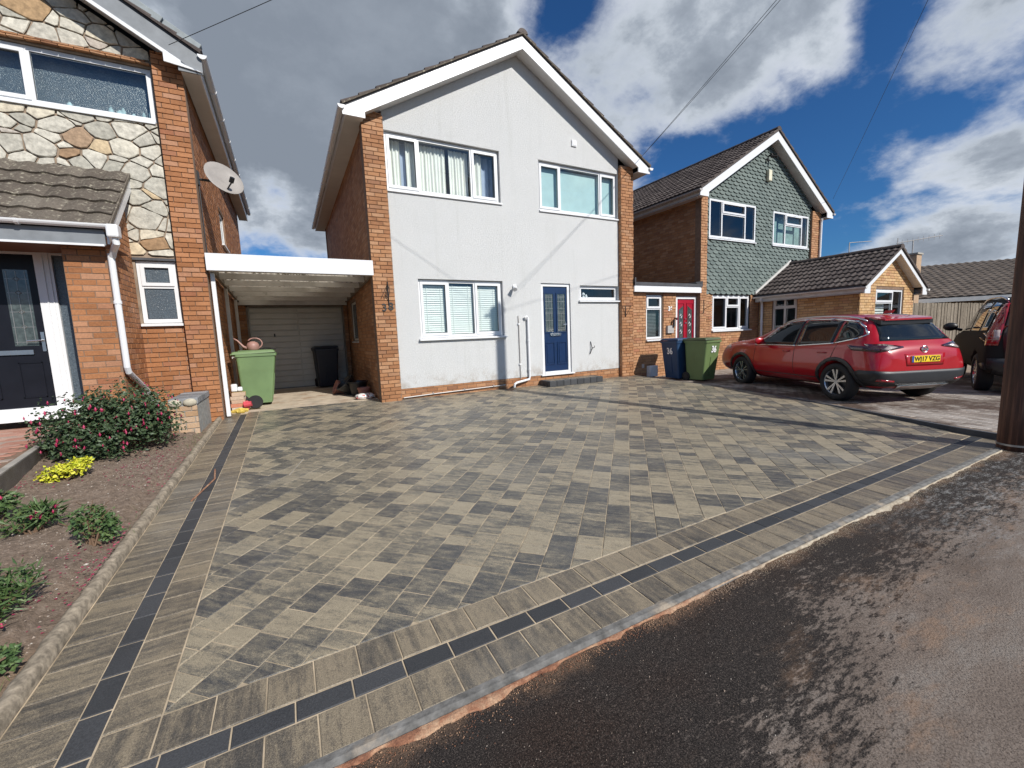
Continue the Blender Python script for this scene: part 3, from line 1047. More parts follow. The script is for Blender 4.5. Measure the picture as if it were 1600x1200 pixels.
# brick path of the left house, with its concrete edging
PZ = -1.0
path = [(-2.20, 4.6), (-2.20, 4.95), (-2.49, 6.6), (-2.49, 8.2), (-6.5, 8.2), (-6.5, 4.6)]
mb = MB(); mb.prism([(x, y, PZ - .30) for x, y in path], (0, 0, .292))
gp = tag(mb.build('garden_path', MT['mortar']), kind='structure')
PP = Pieces(gp, 'path_brick', MT['pathbrick'], cap=290, minpx=9)
up = slab_unit(rect(.2, .1), g=.0015)
for j in range(34):
    for i in range(20):
        x = -2.42 - .1 - i * .2 - (.1 if j % 2 else 0) - max(0, (4.95 + 1.65 - (4.7 + j * .1)) * 0)
        y = 4.70 + j * .1
        xe = -2.20 - (y - 4.95) * .176 if y < 6.6 else -2.49
        if x + .1 > xe - .07: continue
        PP.add(Matrix.Translation((x, y, PZ + rng.uniform(-.001, .001))), [Vector((.2, 0, 0)), Vector((0, .1, 0))], up)
PP.finish()
mb = MB()
mb.prism([(-2.20, 4.6, PZ - .3), (-2.20, 4.95, PZ - .3), (-2.49, 6.6, PZ - .3), (-2.55, 6.6, PZ - .3), (-2.26, 4.95, PZ - .3), (-2.26, 4.6, PZ - .3)], (0, 0, .305))
tag(mb.build('path_kerb', MT['concrete']), kind='structure')

# neighbour's drive on the right
b36 = [(7.17, 1.46), (7.26, 1.9), (7.53, 2.6), (7.86, 3.55), (8.16, 4.8), (8.28, 6.0), (8.24, 8.47)]
mb = MB()
ys = [1.46, 1.9, 2.6, 3.55, 4.0, 4.8, 6.2, 8.6]


def bx36(y):
    for (p, q) in zip(b36, b36[1:]):
        if p[1] <= y <= q[1]: return p[0] + (q[0] - p[0]) * (y - p[1]) / (q[1] - p[1])
    return b36[-1][0] if y > 8 else b36[0][0]


vs = []
for y in ys:
    vs += [(bx36(y), y, z36(0, y) - .006), (14.0, y, z36(0, y) - .006), (60, y, z36(0, y) - .006)]
mb.add(vs, [(i * 3 + k, i * 3 + k + 1, (i + 1) * 3 + k + 1, (i + 1) * 3 + k) for i in range(len(ys) - 1) for k in range(2)])
d36 = tag(mb.build('neighbour_driveway', MT['mortar_dark']), kind='structure')
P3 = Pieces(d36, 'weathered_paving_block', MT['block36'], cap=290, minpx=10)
u3 = slab_unit(rect(.197, .097), g=.0015, h=.02)
A3 = R(76)
c3, s3 = math.cos(A3), math.sin(A3)
for k in range(-20, 90):
    for i in range(-10, 60):
        u = (i + .5 * (k % 2)) * .2; v = -(k * .1)
        x, y = 7.0 + u * c3 - v * s3, 1.0 + u * s3 + v * c3
        if not (1.56 < y < 8.3 and bx36(y) + .09 < x < 14.0): continue
        if 8.9 < x < 10.2 and 4 < y < 6.5 and False: continue
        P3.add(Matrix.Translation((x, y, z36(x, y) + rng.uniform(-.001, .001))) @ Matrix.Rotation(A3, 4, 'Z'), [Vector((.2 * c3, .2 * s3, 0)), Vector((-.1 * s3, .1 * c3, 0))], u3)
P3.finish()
mb = MB()
for p, q in zip(b36, b36[1:]):
    zt0, zt1 = max(z36(0, p[1]), zg(0, p[1]) - .012) + .006, max(z36(0, q[1]), zg(0, q[1]) - .012) + .006
    vs = [(p[0] - .045, p[1], zt0 - .2), (q[0] - .045, q[1], zt1 - .2), (q[0] + .02, q[1], zt1 - .2), (p[0] + .02, p[1], zt0 - .2),
          (p[0] - .045, p[1], zt0), (q[0] - .045, q[1], zt1), (q[0] + .02, q[1], zt1), (p[0] + .02, p[1], zt0)]
    mb.add(vs, [(0, 3, 2, 1), (4, 5, 6, 7), (0, 1, 5, 4), (1, 2, 6, 5), (2, 3, 7, 6), (3, 0, 4, 7)])
tag(mb.build('driveway_kerb', MT['felt']), kind='structure')
mb = MB(); mb.box(7.15, 60, 1.40, 1.46, -1.6, z36(0, 2) + .002)
tag(mb.build('pavement_kerb', MT['concrete']), kind='structure')

# concrete floor of the carport
mb = MB()
mb.prism([(x, y, zg(x, y) - .12) for x, y in [(-1.07, 8.84), (1.58, 8.84), (1.58, 12.6), (-1.07, 12.6)]], (0, 0, .122))
for i in range(4): pass
tag(mb.build('carport_floor', plain('concrete_floor', (.50, .42, .32), .9, var=.2, scale=4, bump=.5, dirt=((.36, .25, .17), 2.5, .5))), kind='structure')


# ------------------------------------------------------------------ building parts
def window(parent, fr, u0, u1, v0, v1, cols, wf=-.07, sill=.06, glass='glass', mat='upvc', fw=.055, over=.04, name='window'):
    f = MB()
    b = wf - .06
    fr.box(f, u0, u1, v0, v0 + fw, b, wf); fr.box(f, u0, u1, v1 - fw, v1, b, wf)
    fr.box(f, u0, u0 + fw, v0 + fw, v1 - fw, b, wf); fr.box(f, u1 - fw, u1, v0 + fw, v1 - fw, b, wf)
    cells = []
    for i, c in enumerate(cols):
        a, e, kind = c[0], c[1], c[2]
        if i > 0: fr.box(f, a - fw * .45, a + fw * .45, v0 + fw, v1 - fw, b, wf - .001)
        ua = u0 + fw if i == 0 else a + fw * .45
        ub = u1 - fw if i == len(cols) - 1 else e - fw * .45
        if kind == 'T':
            fr.box(f, ua, ub, c[3] - fw * .45, c[3] + fw * .45, b, wf - .002)
            cells.append((ua, ub, c[3] + fw * .45, v1 - fw, 'C')); cells.append((ua, ub, v0 + fw, c[3] - fw * .45, 'F'))
        else: cells.append((ua, ub, v0 + fw, v1 - fw, kind))
    wo_ = f.build(name, MT[mat], parent)
    for (a, e, c, d, k) in cells:
        if k == 'C':
            s = MB(); q = .05; o = .018
            a2, e2, c2, d2 = a - .012, e + .012, c - .012, d + .012
            fr.box(s, a2, e2, c2, c2 + q, wf - .04, wf + o); fr.box(s, a2, e2, d2 - q, d2, wf - .04, wf + o)
            fr.box(s, a2, a2 + q, c2 + q, d2 - q, wf - .04, wf + o); fr.box(s, e2 - q, e2, c2 + q, d2 - q, wf - .04, wf + o)
            s.build('sash', MT[mat], wo_)
            a, e, c, d = a2 + q, e2 - q, c2 + q, d2 - q
        g = MB()
        w_ = wf - .022
        g.add([fr.p(a, c, w_), fr.p(e, c, w_), fr.p(e, d, w_), fr.p(a, d, w_)], [(0, 1, 2, 3)])
        g.build('pane', MT[glass], wo_)
        # black gasket
        k_ = MB(); q = .007
        for (x0, x1, y0, y1) in ((a, e, c, c + q), (a, e, d - q, d), (a, a + q, c + q, d - q), (e - q, e, c + q, d - q)):
            fr.box(k_, x0, x1, y0, y1, w_ + .001, w_ + .004)
        k_.build('gasket', MT['black'], wo_)
    if sill:
        s = MB()
        p = [fr.p(u0 - over, v0 - .004, wf - .02), fr.p(u0 - over, v0 - .004 - .02, sill), fr.p(u0 - over, v0 - .055, sill), fr.p(u0 - over, v0 - .055, wf - .05)]
        s.prism(p, fr.U * (u1 - u0 + 2 * over))
        s.build('sill', MT[mat], wo_)
    return wo_


def curtain(parent, fr, u0, u1, v0, v1, w, mat='curtain', waves=6, amp=.03, name='curtain', top=0):
    mb = MB(); n = max(8, waves * 8)
    vs = []
    for i in range(n + 1):
        a = i / n
        dw = amp * math.sin(a * waves * 2 * math.pi + 1) + amp * .5 * math.sin(a * waves * 3.7)
        u = u0 + (u1 - u0) * a
        vs += [fr.p(u, v0, w + dw * 1.2), fr.p(u + .01 * math.sin(a * 9), v1, w + dw * .8)]
    mb.add(vs, [(2 * i, 2 * i + 2, 2 * i + 3, 2 * i + 1) for i in range(n)])
    return mb.build(name, MT[mat], parent, smooth=True)


def tile_unit(w, g, lap=.045, amp=.020, thick=.022, n=9, kind='double'):
    vs = []
    prof = []
    for i in range(n):
        a = i / (n - 1)
        if kind == 'double': h = amp * (max(0, math.sin(a * 4 * math.pi + .6)) ** .8)
        elif kind == 'flat': h = 0
        else: h = amp * (.5 - .5 * math.cos(a * 2 * math.pi))
        prof.append((a * w, h))
    for (x, h) in prof: vs.append((x, 0, .004))
    for (x, h) in prof: vs.append((x, -.004, h + thick + .012))
    for (x, h) in prof: vs.append((x, g + lap, h * .9 + .002))
    fs = []
    for i in range(n - 1):
        fs += [(i, i + 1, n + i + 1, n + i), (n + i, n + i + 1, 2 * n + i + 1, 2 * n + i)]
    fs += [(0, n, 2 * n), (n - 1, 3 * n - 1, 2 * n - 1)]
    return (vs, fs)


def tile_slope(P, e0, U, S, length, slope_len, w=.30, g=.30, amp=.02, stagger=False, kind='double', skip=None):
    U = Vector(U).normalized(); S = Vector(S).normalized(); N = U.cross(S)
    if N.z < 0: N = -N
    nr = max(1, round(slope_len / g)); nc = max(1, round(length / w))
    g = slope_len / nr; w2 = length / nc
    u = tile_unit(w2, g, amp=amp, kind=kind)
    for r in range(nr):
        for c in range(nc):
            o = Vector(e0) + U * (c * w2) + S * (r * g) + N * rng.uniform(-.0015, .0025)
            if skip and skip(o): continue
            M = Matrix.Identity(4)
            for i, ax in enumerate((U, S, N)):
                for k in range(3): M[k][i] = ax[k]
            for k in range(3): M[k][3] = o[k]
            P.add(M @ Matrix.Rotation(rng.uniform(-.004, .004), 4, 'Z'), [U * w2, S * g], u)


def gutter(parent, a, b, out, r=.055, mat='upvc', name='gutter', caps=True):
    """half-round gutter from a to b, out = horizontal direction away from the wall"""
    a = Vector(a); b = Vector(b); out = Vector(out)
    d = (b - a).normalized(); up = Vector((0, 0, 1))
    mb = MB(); n = 9
    for (rr, flip) in ((r, 0), (r * .88, 1)):
        vs = []
        for P_ in (a, b):
            for k in range(n):
                t = math.pi * k / (n - 1)
                vs.append(P_ + out * (r + rr * -math.cos(t)) - up * rr * math.sin(t) * .95)
        mb.add(vs, [(k, k + 1, n + k + 1, n + k) for k in range(n - 1)])
    mb.smooth = False
    L = (b - a).length
    if caps:
        for P_, s_ in ((a, -1), (b, 1)):
            vs = [P_ + out * (r + (r + .006) * -math.cos(math.pi * k / 8)) - up * (r + .006) * math.sin(math.pi * k / 8) for k in range(9)]
            mb.prism(vs, d * .02 * s_)
    k = 1
    while k * 1.0 < L:
        P_ = a + d * k
        vs = [P_ + out * (r + (r + .008) * -math.cos(math.pi * q / 8)) - up * (r + .008) * math.sin(math.pi * q / 8) for q in range(9)]
        mb.prism(vs, d * .035)
        k += 1
    return mb.build(name, MT[mat], parent)


def gable_roof(t, xl, xr, xa, ze, za, yf, yb, zs, tilemat='tile_dark', wallL=None, wallR=None, barge='upvc', bd=.27, fas='upvc', tiles='both', cap=0, bargew=.025, gut='upvc', tilename='roof_tile', ridge=True, kind='double', amp=.02, tw=.30, tg=.32, soffmat='soffit', boxend=True, fd=.17, verge=None):
    sl = []
    for s, xe in ((-1, xl), (1, xr)):
        e = Vector((xe, yf, ze)); a = Vector((xa, yf, za))
        S = (a - e).normalized(); L = (a - e).length
        sl.append((s, xe, S, L))
    # roof deck
    mb = MB()
    for s, xe, S, L in sl:
        poly = [(xe, yf, ze - .03), (xa, yf, za - .03), (xa, yf, za - .09), (xe, yf, ze - .09)]
        mb.prism(poly, (0, yb - yf, 0))
    mb.build('roof', MT['felt'], t)
    # tiles
    P = Pieces(t, tilename, MT[tilemat], cap=cap, minpx=9, rest='s_beyond')
    for s, xe, S, L in sl:
        if s < 0: tile_slope(P, (xe, yb + .02, ze - .03), (0, -1, 0), S, yb - yf + .05, L, w=tw, g=tg, kind=kind, amp=amp)
        else: tile_slope(P, (xe, yf - .03, ze - .03), (0, 1, 0), S, yb - yf + .05, L, w=tw, g=tg, kind=kind, amp=amp)
    P.finish()
    # verge undercloak: mortar line
    mb = MB()
    for s, xe, S, L in sl:
        N = Vector((-S.z * 1, 0, S.x)) if s < 0 else Vector((S.z, 0, -S.x))
        N = Vector((-abs(S.z) if s < 0 else abs(S.z), 0, abs(S.x)))
        a = Vector((xe, yf - .035, ze - .03)); b = Vector((xa, yf - .035, za - .03))
        mb.prism([a, b, b + Vector((0, 0, -.028)), a + Vector((0, 0, -.028))], (0, .10, 0))
    mb.build('verge', MT[verge or tilemat], t)
    if ridge:
        k = 0; y = yf - .03
        u = MB()
        while y < yb:
            mb = MB(); n = 8
            vs = []
            for (yy, rr) in ((y, .125), (y + .44, .118)):
                for q in range(n + 1):
                    th = math.pi * (.08 + .84 * q / n)
                    vs.append((xa + rr * math.cos(th), yy, za - .075 + rr * math.sin(th)))
            mb.add(vs, [(q, q + 1, n + 1 + q + 1, n + 1 + q) for q in range(n)])
            mb.add([vs[q] for q in range(n + 1)], [tuple(range(n + 1))])
            u.add(mb.v, mb.f)
            y += .45
        u.build('ridge', MT[tilemat], t)
    # barge boards
    for s, xe, S, L in sl:
        mb = MB()
        inner = (wallL if s < 0 else wallR)
        x_in = inner + (.02 if s < 0 else -.02)
        zt = lambda x: ze + (za - ze) * abs(x - xe) / abs(xa - xe) - .055
        poly = [(xe, zt(xe)), (xa, zt(xa)), (xa, zt(xa) - bd), (x_in, zt(x_in) - bd)]
        if boxend: poly += [(x_in, zs - .02), (xe, zs - .02)]
        else: poly += [(xe, zt(xe) - bd)]
        y0 = yf + .005 + (0 if s < 0 else .0)
        pts = [(x, y0, z) for x, z in poly]
        mb.prism(pts, (0, bargew, 0))
        mb.build('barge_board', MT[barge], t)
        # verge soffit
        mb = MB()
        mb.prism([(xa, y0 + bargew, zt(xa) - bd + .02), (x_in, y0 + bargew, zt(x_in) - bd + .02), (x_in, y0 + bargew, zt(x_in) - bd + .035), (xa, y0 + bargew, zt(xa) - bd + .035)], (0, YF - yf - .04 if yf > 8 else .22, 0))
        mb.build('verge_soffit', MT[soffmat], t)
        # eaves soffit, fascia and gutter
        ee = xe + (.04 if s < 0 else -.04)
        mb = MB(); mb.box(min(ee, inner), max(ee, inner), y0 + bargew, yb, zs, zs + .012)
        mb.build('eaves_soffit', MT[soffmat], t)
        mb = MB(); mb.box(min(ee, ee - .02 * s) - .0, max(ee, ee - .02 * s), y0 + bargew, yb, zs - .012, ze - .06)
        mb.build('fascia', MT[fas], t)
        gutter(t, (ee + .001 * s, yf - .02, ze - .075), (ee + .001 * s, yb, ze - .075), (s, 0, 0), mat=gut)


def downpipe(parent, pts, r=.034, mat='upvc', clips=()):
    mb = MB(); mb.tube(pts, r, 10)
    for c in clips:
        mb.tube([(c[0], c[1], c[2] - .02), (c[0], c[1], c[2] + .02)], r + .008, 10)
    return mb.build('downpipe', MT[mat], parent, smooth=False)


def text_obj(body, name, fr, u, v, w, size, mat, parent, ext=.002, align='LEFT', squeeze=1.0, bold=0.0, shear=0.0):
    c = bpy.data.curves.new(name, 'FONT')
    c.body = body; c.size = size; c.extrude = ext; c.align_x = align; c.offset = bold; c.shear = shear
    c.materials.append(MT[mat])
    o = bpy.data.objects.new(name, c)
    COL.objects.link(o)
    M = Matrix.Identity(4)
    U = fr.U * squeeze
    for i, ax in enumerate((U, fr.V, fr.N)):
        for k in range(3): M[k][i] = ax[k]
    q = fr.p(u, v, w)
    for k in range(3): M[k][3] = q[k]
    dg = bpy.context.evaluated_depsgraph_get()
    me = bpy.data.meshes.new_from_object(o.evaluated_get(dg))
    me.transform(M)
    bpy.data.objects.remove(o)
    bpy.data.curves.remove(c)
    o = bpy.data.objects.new(name, me); COL.objects.link(o)
    setparent(o, parent)
    return o


def leaded_panel(parent, fr, u0, u1, v0, v1, w, style=0, name='glazed_panel'):
    g = MB(); fr.box(g, u0, u1, v0, v1, w - .004, w)
    go = g.build(name, MT['leadglass'], parent)
    l = MB(); q = .0035

    def hb(a, b, v): fr.box(l, a, b, v - q, v + q, w, w + .003)

    def vb(u, a, b): fr.box(l, u - q, u + q, a, b, w + .001, w + .004)
    W = u1 - u0; H = v1 - v0
    if style == 0:
        for s in (.18, .82): vb(u0 + W * s, v0 + .02, v1 - .02)
        for s in (.06, .10, .30, .48, .52, .62, .80, .90, .94): hb(u0 + .01, u1 - .01, v0 + H * s)
        vb(u0 + W * .5, v0 + H * .10, v0 + H * .48)
        vb(u0 + W * .5, v0 + H * .62, v0 + H * .94)
    else:
        for s in (.12, .5, .88): vb(u0 + W * s, v0 + .02, v1 - .02)
        for s in (.05, .25, .45, .70, .88): hb(u0 + .01, u1 - .01, v0 + H * s)
        for s in (.25, .45, .70, .88):
            c = fr.p(u0 + W * .5, v0 + H * s, w + .004)
            d = .028
            pts = [c + fr.U * d, c + fr.V * d, c - fr.U * d, c - fr.V * d, c + fr.U * d]
            l.tube(pts, .0035, 4)
    l.build('lead', MT['lead'], go)
    return go


# ================================================================== HOUSE 38 (middle)
h38 = thing('rendered_house', 'two-storey house with pale grey rendered front, navy door and number 38', 'house', (4.88, 12.5, -1.22))
PX = 8.38          # front of the brick piers
FR = front(YF)
holes38 = [(1.99, 4.36, 2.92, 3.90), (5.41, 7.70, 2.88, 3.88), (2.45, 4.33, .03, 1.18), (5.35, 6.16, -.99, 1.16), (6.50, 7.72, .82, 1.14)]
zr = lambda x: 4.10 + (6.20 - 4.10) * (1 - abs(x - 4.88) / 3.64)
outer = [(1.93, -1.005), (7.73, -.985), (7.73, zr(7.73) - .12), (4.88, 6.07), (1.93, zr(1.93) - .12)]
wall_poly('rendered_wall', outer, [(1.95 + .0, 4.38, 2.86, 3.93), (5.37, 7.715, 2.82, 3.91), (2.43, 4.34, -.02, 1.19), (5.34, 6.18, -.98, 1.17), (6.47, 7.715, .77, 1.14)], FR, .11, MT['render'], h38)
mb = MB(); FR.box(mb, 1.93, 7.73, -1.45, -.99, -.10, -.012)
mb.box(1.53, 1.93, PX + .012, YF + .1, -1.45, 4.10); mb.box(7.73, 8.15, PX + .012, YF + .1, -1.45, 4.10)
mb.box(8.10, 8.13, YF, 16.5, -1.45, 4.12)
mb.box(1.53, 8.15, 16.46, 16.5, -1.45, 4.12)
mb.prism([(1.60, 16.46, 4.1), (8.1, 16.46, 4.1), (4.88, 16.46, 6.0)], (0, .04, 0))
mb.build('wall', MT['mortar'], h38)
wall_poly('side_wall', [(YF, -1.45), (16.5, -1.45), (16.5, 4.12), (YF, 4.12)], [(10.92, 11.88, .0, .97)], Fr((1.56, 0, 0), (0, 1, 0), (-1, 0, 0)), .1, MT['mortar'], h38)
mb = MB()
mb.box(1.62, 8.08, YF + 1.5, YF + 1.55, -1.2, 3.9); mb.box(1.62, 8.08, YF + .12, YF + 1.5, 1.55, 1.65); mb.box(1.62, 8.08, YF + .12, YF + 1.5, -1.2, -1.1); mb.box(1.62, 8.08, YF + .12, YF + 1.5, 3.95, 3.98)
mb.box(4.75, 4.8, YF + .12, YF + 1.5, -1.1, 3.95)
mb.build('inner_wall', plain('room_paint', (.34, .33, .31), .9), h38)
B = Pieces(h38, 'brick', MT['brick_red'], cap=292, minpx=9.5)
frp = front(PX)
brick_field(B, frp, 1.53, 1.93, -1.24, 4.16, L=.225, course=.0735)
brick_field(B, frp, 7.73, 8.15, -1.28, 4.10, L=.225, course=.0735)
brick_field(B, FR, 1.93, 7.73, -1.27, -1.0, proud=-.004)
brick_field(B, Fr((1.56, 0, 0), (0, 1, 0), (-1, 0, 0)), PX + .01, 16.5, -1.22, 4.0, holes=[(10.9, 11.9, .0, .98)])
brick_field(B, Fr((8.13, 0, 0), (0, 1, 0), (1, 0, 0)), PX + .01, 10.0, -1.3, 4.0)
brick_field(B, Fr((7.73, 0, 0), (0, 1, 0), (-1, 0, 0)), PX + .01, YF + .02, -1.24, 4.05, back=.004)
print('38 bricks', B.finish())
gable_roof(h38, 1.20, 8.52, 4.88, 4.13, 6.24, 8.17, 16.9, 3.94, tilemat='tile_dark', wallL=1.56, wallR=8.15, kind='flat', verge='tile_moss', tg=.34)
# render beads at window heads and wall edges
w1 = window(h38, FR, 1.96, 4.37, 2.87, 3.92, [(1.96, 2.61, 'C'), (2.61, 3.74, 'F'), (3.74, 4.37, 'C')], sill=.035, over=.03)
for (a, b, n_) in ((2.02, 2.28, 4), (2.40, 2.57, 2), (2.65, 3.22, 8), (3.30, 3.72, 6), (3.78, 4.04, 3)):
    curtain(w1, FR, a, b, 2.90, 3.86, -.24, 'curtain', n_, .022)
curtain(w1, FR, 2.2, 2.40, 2.90, 3.86, -.30, 'net', 2, .02, 'net_curtain')
curtain(w1, FR, 3.95, 4.34, 2.90, 3.86, -.32, 'net', 3, .02, 'net_curtain')
w2 = window(h38, FR, 5.38, 7.71, 2.83, 3.90, [(5.38, 5.99, 'C'), (5.99, 7.18, 'F'), (7.18, 7.71, 'C')], sill=.035, over=.02)
mb = MB(); FR.box(mb, 5.45, 7.66, 2.86, 3.82, -.175, -.17); mb.build('roller_blind', MT['roller'], w2)
w3 = window(h38, FR, 2.44, 4.33, .0, 1.18, [(2.44, 3.08, 'C'), (3.08, 3.68, 'F'), (3.68, 4.33, 'C')], sill=.07, over=.055)
bl = MB()
for (a, b) in ((2.53, 3.03), (3.10, 3.65), (3.74, 4.26)):
    v = .07
    while v < 1.07:
        p = [FR.p(a, v, -.135), FR.p(b, v, -.135), FR.p(b, v + .045, -.160), FR.p(a, v + .045, -.160)]
        bl.add(p, [(0, 1, 2, 3)]); v += .046
    for uu in (a + .1, b - .1): FR.box(bl, uu - .003, uu + .003, .06, 1.1, -.133, -.130)
tag(bl.build('venetian_blind', MT['blind'], w3), kind='stuff')
w4 = window(h38, FR, 6.49, 7.71, .79, 1.13, [(6.49, 7.71, 'F')], sill=.06, over=.06, fw=.065)
orn = MB(); orn.lathe([(.0, 0), (.035, .0), (.04, .03), (.02, .06), (.05, .09), (.03, .13), (0, .15)], c=FR.p(6.70, .84, -.17), n=10); orn.lathe([(.0, 0), (.03, .0), (.035, .05), (.01, .10)], c=FR.p(6.79, .84, -.17), n=8)
orn.build('window_ornament', MT['box_white'], w4)
# door
dr = MB()
FR.box(dr, 5.35, 5.415, -.985, 1.165, -.12, -.035); FR.box(dr, 6.105, 6.17, -.985, 1.165, -.12, -.035); FR.box(dr, 5.415, 6.105, 1.10, 1.165, -.12, -.035); FR.box(dr, 5.415, 6.105, -.985, -.92, -.12, -.02)
FR.box(dr, 5.28, 6.24, -1.01, -.985, -.12, .05)
dframe = dr.build('door_frame', MT['upvc'], h38)
d = MB(); FR.box(d, 5.418, 6.102, -.917, 1.097, -.10, -.06)
for (a, b) in ((5.47, 5.70), (5.82, 6.05)):
    for (v0, v1, q) in ((.03, .93, .028), (-.74, -.24, .022)):
        FR.box(d, a - q, b + q, v1, v1 + q, -.06, -.045); FR.box(d, a - q, b + q, v0 - q, v0, -.06, -.045)
        FR.box(d, a - q, a, v0, v1, -.06, -.045); FR.box(d, b, b + q, v0, v1, -.06, -.045)
    FR.box(d, a + .03, b - .03, -.71, -.27, -.06, -.050)
door = d.build('door', MT['blue_door'], h38)
leaded_panel(door, FR, 5.47, 5.70, .03, .93, -.056)
leaded_panel(door, FR, 5.82, 6.05, .03, .93, -.056)
k = MB(); FR.box(k, 5.60, 5.90, -.075, .0, -.06, -.04); FR.box(k, 5.615, 5.885, -.048, -.03, -.04, -.035); k.build('letterbox', MT['chrome'], door)
k = MB(); FR.box(k, 6.04, 6.075, .02, .27, -.06, -.045); k.tube([FR.p(6.058, .20, -.045), FR.p(6.058, .20, .0), FR.p(5.95, .195, .0)], .011, 8); k.build('handle', MT['chrome'], door)
# pipes and cables on the front
downpipe(h38, [FR.p(4.88, .34, .03), FR.p(4.86, .38, .05), FR.p(4.90, .40, .05), FR.p(4.93, .37, .045), FR.p(4.935, .30, .045), FR.p(4.935, -.98, .045), FR.p(4.91, -1.05, .06), FR.p(4.52, -1.09, .16), FR.p(4.46, -1.12, .17), FR.p(4.45, -1.19, .17)], r=.026, clips=[FR.p(4.935, -.15, .045), FR.p(4.935, -.82, .045)])
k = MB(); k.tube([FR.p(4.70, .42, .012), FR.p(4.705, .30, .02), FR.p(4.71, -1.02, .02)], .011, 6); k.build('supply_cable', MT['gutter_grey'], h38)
k = MB()
for v in (.22, -.70): FR.box(k, 4.68, 4.73, v, v + .03, 0, .035)
k.build('pipe_clip', MT['upvc'], h38)
k = MB(); k.tube([FR.p(6.77, -.25, .01), FR.p(6.78, -.42, .05), FR.p(6.74, -.56, .02)], .010, 6); k.tube([FR.p(6.775, -.42, .05), FR.p(6.85, -.40, .06), FR.p(6.86, -.36, .05)], .008, 6); k.build('hose_hook', MT['iron'], h38)
k = MB(); k.bbox(6.30, 6.44, YF - .03, YF - .001, 4.34, 4.48, .008); k.box(6.325, 6.415, YF - .036, YF - .03, 4.365, 4.455); k.build('extractor_vent', MT['upvc'], h38)
# spotlight
k = MB()
k.tube([FR.p(4.63, 1.08, 0), FR.p(4.63, 1.08, .035)], .045, 12)
k.tube([FR.p(4.63, 1.08, .03), FR.p(4.60, 1.05, .09), FR.p(4.58, 1.0, .13)], .02, 8)
k.tube([FR.p(4.60, 1.06, .09), FR.p(4.555, .99, .17)], .045, 12, rs=[.032, .052])
k.build('spotlight', MT['upvc'], h38)
# number and bracket on pier
NF = front(PX)
k = MB()
k.tube([NF.p(1.80, 1.10, .01), NF.p(1.80, .66, .01)], .012, 6); k.tube([NF.p(1.795, 1.08, .012), NF.p(1.80, .92, .15), NF.p(1.795, .75, .02)], .006, 6)
k.tube([NF.p(1.79, 1.04, .01), NF.p(1.66, .78, .02)], .005, 6)
for i in range(4): k.tube([NF.p(1.78 - .025 * i, .98 - .06 * i, .01), NF.p(1.80 - .01 * i, .80, .03)], .004, 5)
k.build('wall_bracket', MT['iron'], h38)
text_obj('3', 'house_number', NF, 1.66, .545, .012, .20, 'iron', h38, .004, bold=.004)
text_obj('8', 'house_number', NF, 1.785, .565, .012, .20, 'iron', h38, .004, bold=.004)
k = MB(); k.tube([NF.p(7.85, .62, .01), NF.p(7.85, .35, .02)], .010, 6); k.tube([NF.p(7.75, .62, .01), NF.p(8.05, .62, .01)], .004, 5); k.tube([NF.p(7.75, .62, .01), NF.p(7.85, .36, .02)], .004, 5); k.tube([NF.p(8.05, .62, .01), NF.p(7.85, .36, .02)], .004, 5); k.build('wall_bracket', MT['iron'], h38)
# low level pipe
k = MB(); k.tube([(1.98, YF - .03, -1.185), (2.6, YF - .03, -1.165), (4.3, YF - .03, -1.13)], .011, 8)
for x in (2.6, 3.3, 4.0): k.tube([(x, YF - .05, -1.17 + (x - 2) * .02), (x, YF, -1.16 + (x - 2) * .02)], .016, 8)
k.build('drain_hose', MT['gutter_grey'], h38)
# side window into the carport
window(h38, Fr((1.56, 0, 0), (0, 1, 0), (-1, 0, 0)), 10.92, 11.88, .0, .97, [(10.92, 11.88, 'F')], wf=-.03, sill=.03, mat='upvc_old', glass='obscured')

# doorstep
ds = thing('doorstep', 'low doorstep of charcoal blocks edging a paved top below the navy door', 'doorstep', (5.95, 8.25, -1.21))
mb = MB(); x0, x1, y0, y1 = 5.22, 6.78, 8.02, 8.46
zt = -1.10
mb.box(x0 + .03, x1 - .03, y0 + .03, y1, -1.26, zt - .008); mb.build('core', MT['joint'], ds)
DP = Pieces(ds, 'edging_block', MT['charcoal'], cap=100, minpx=5)
n = 8; L = (x1 - x0) / n


def stepblock(a, b, c):
    m = MB(); m.bbox(-a / 2, a / 2, -b / 2, b / 2, -c, 0, .012); return (m.v, m.f)


sb = stepblock(L - .005, .10, .14)
for i in range(n): DP.add(Matrix.Translation((x0 + (i + .5) * L, y0 + .05, zt + rng.uniform(-.001, .001))), [Vector((L, 0, 0))], sb)
sb2 = stepblock(.10, .165, .14)
for i in range(2):
    for xx in (x0 + .05, x1 - .05): DP.add(Matrix.Translation((xx, y0 + .185 + i * .17, zt)), [Vector((.17, 0, 0))], sb2)
DP.finish()
DQ = Pieces(ds, 'paving_block', MT['block_soldier_front'], cap=100, minpx=5)
su = slab_unit(rect(.135, .168))
for i in range(10):
    for j in range(2): DQ.add(Matrix.Translation((x0 + .1 + (i + .5) * .136, y0 + .185 + j * .17, zt)), [Vector((.17, 0, 0))], su)
DQ.finish()

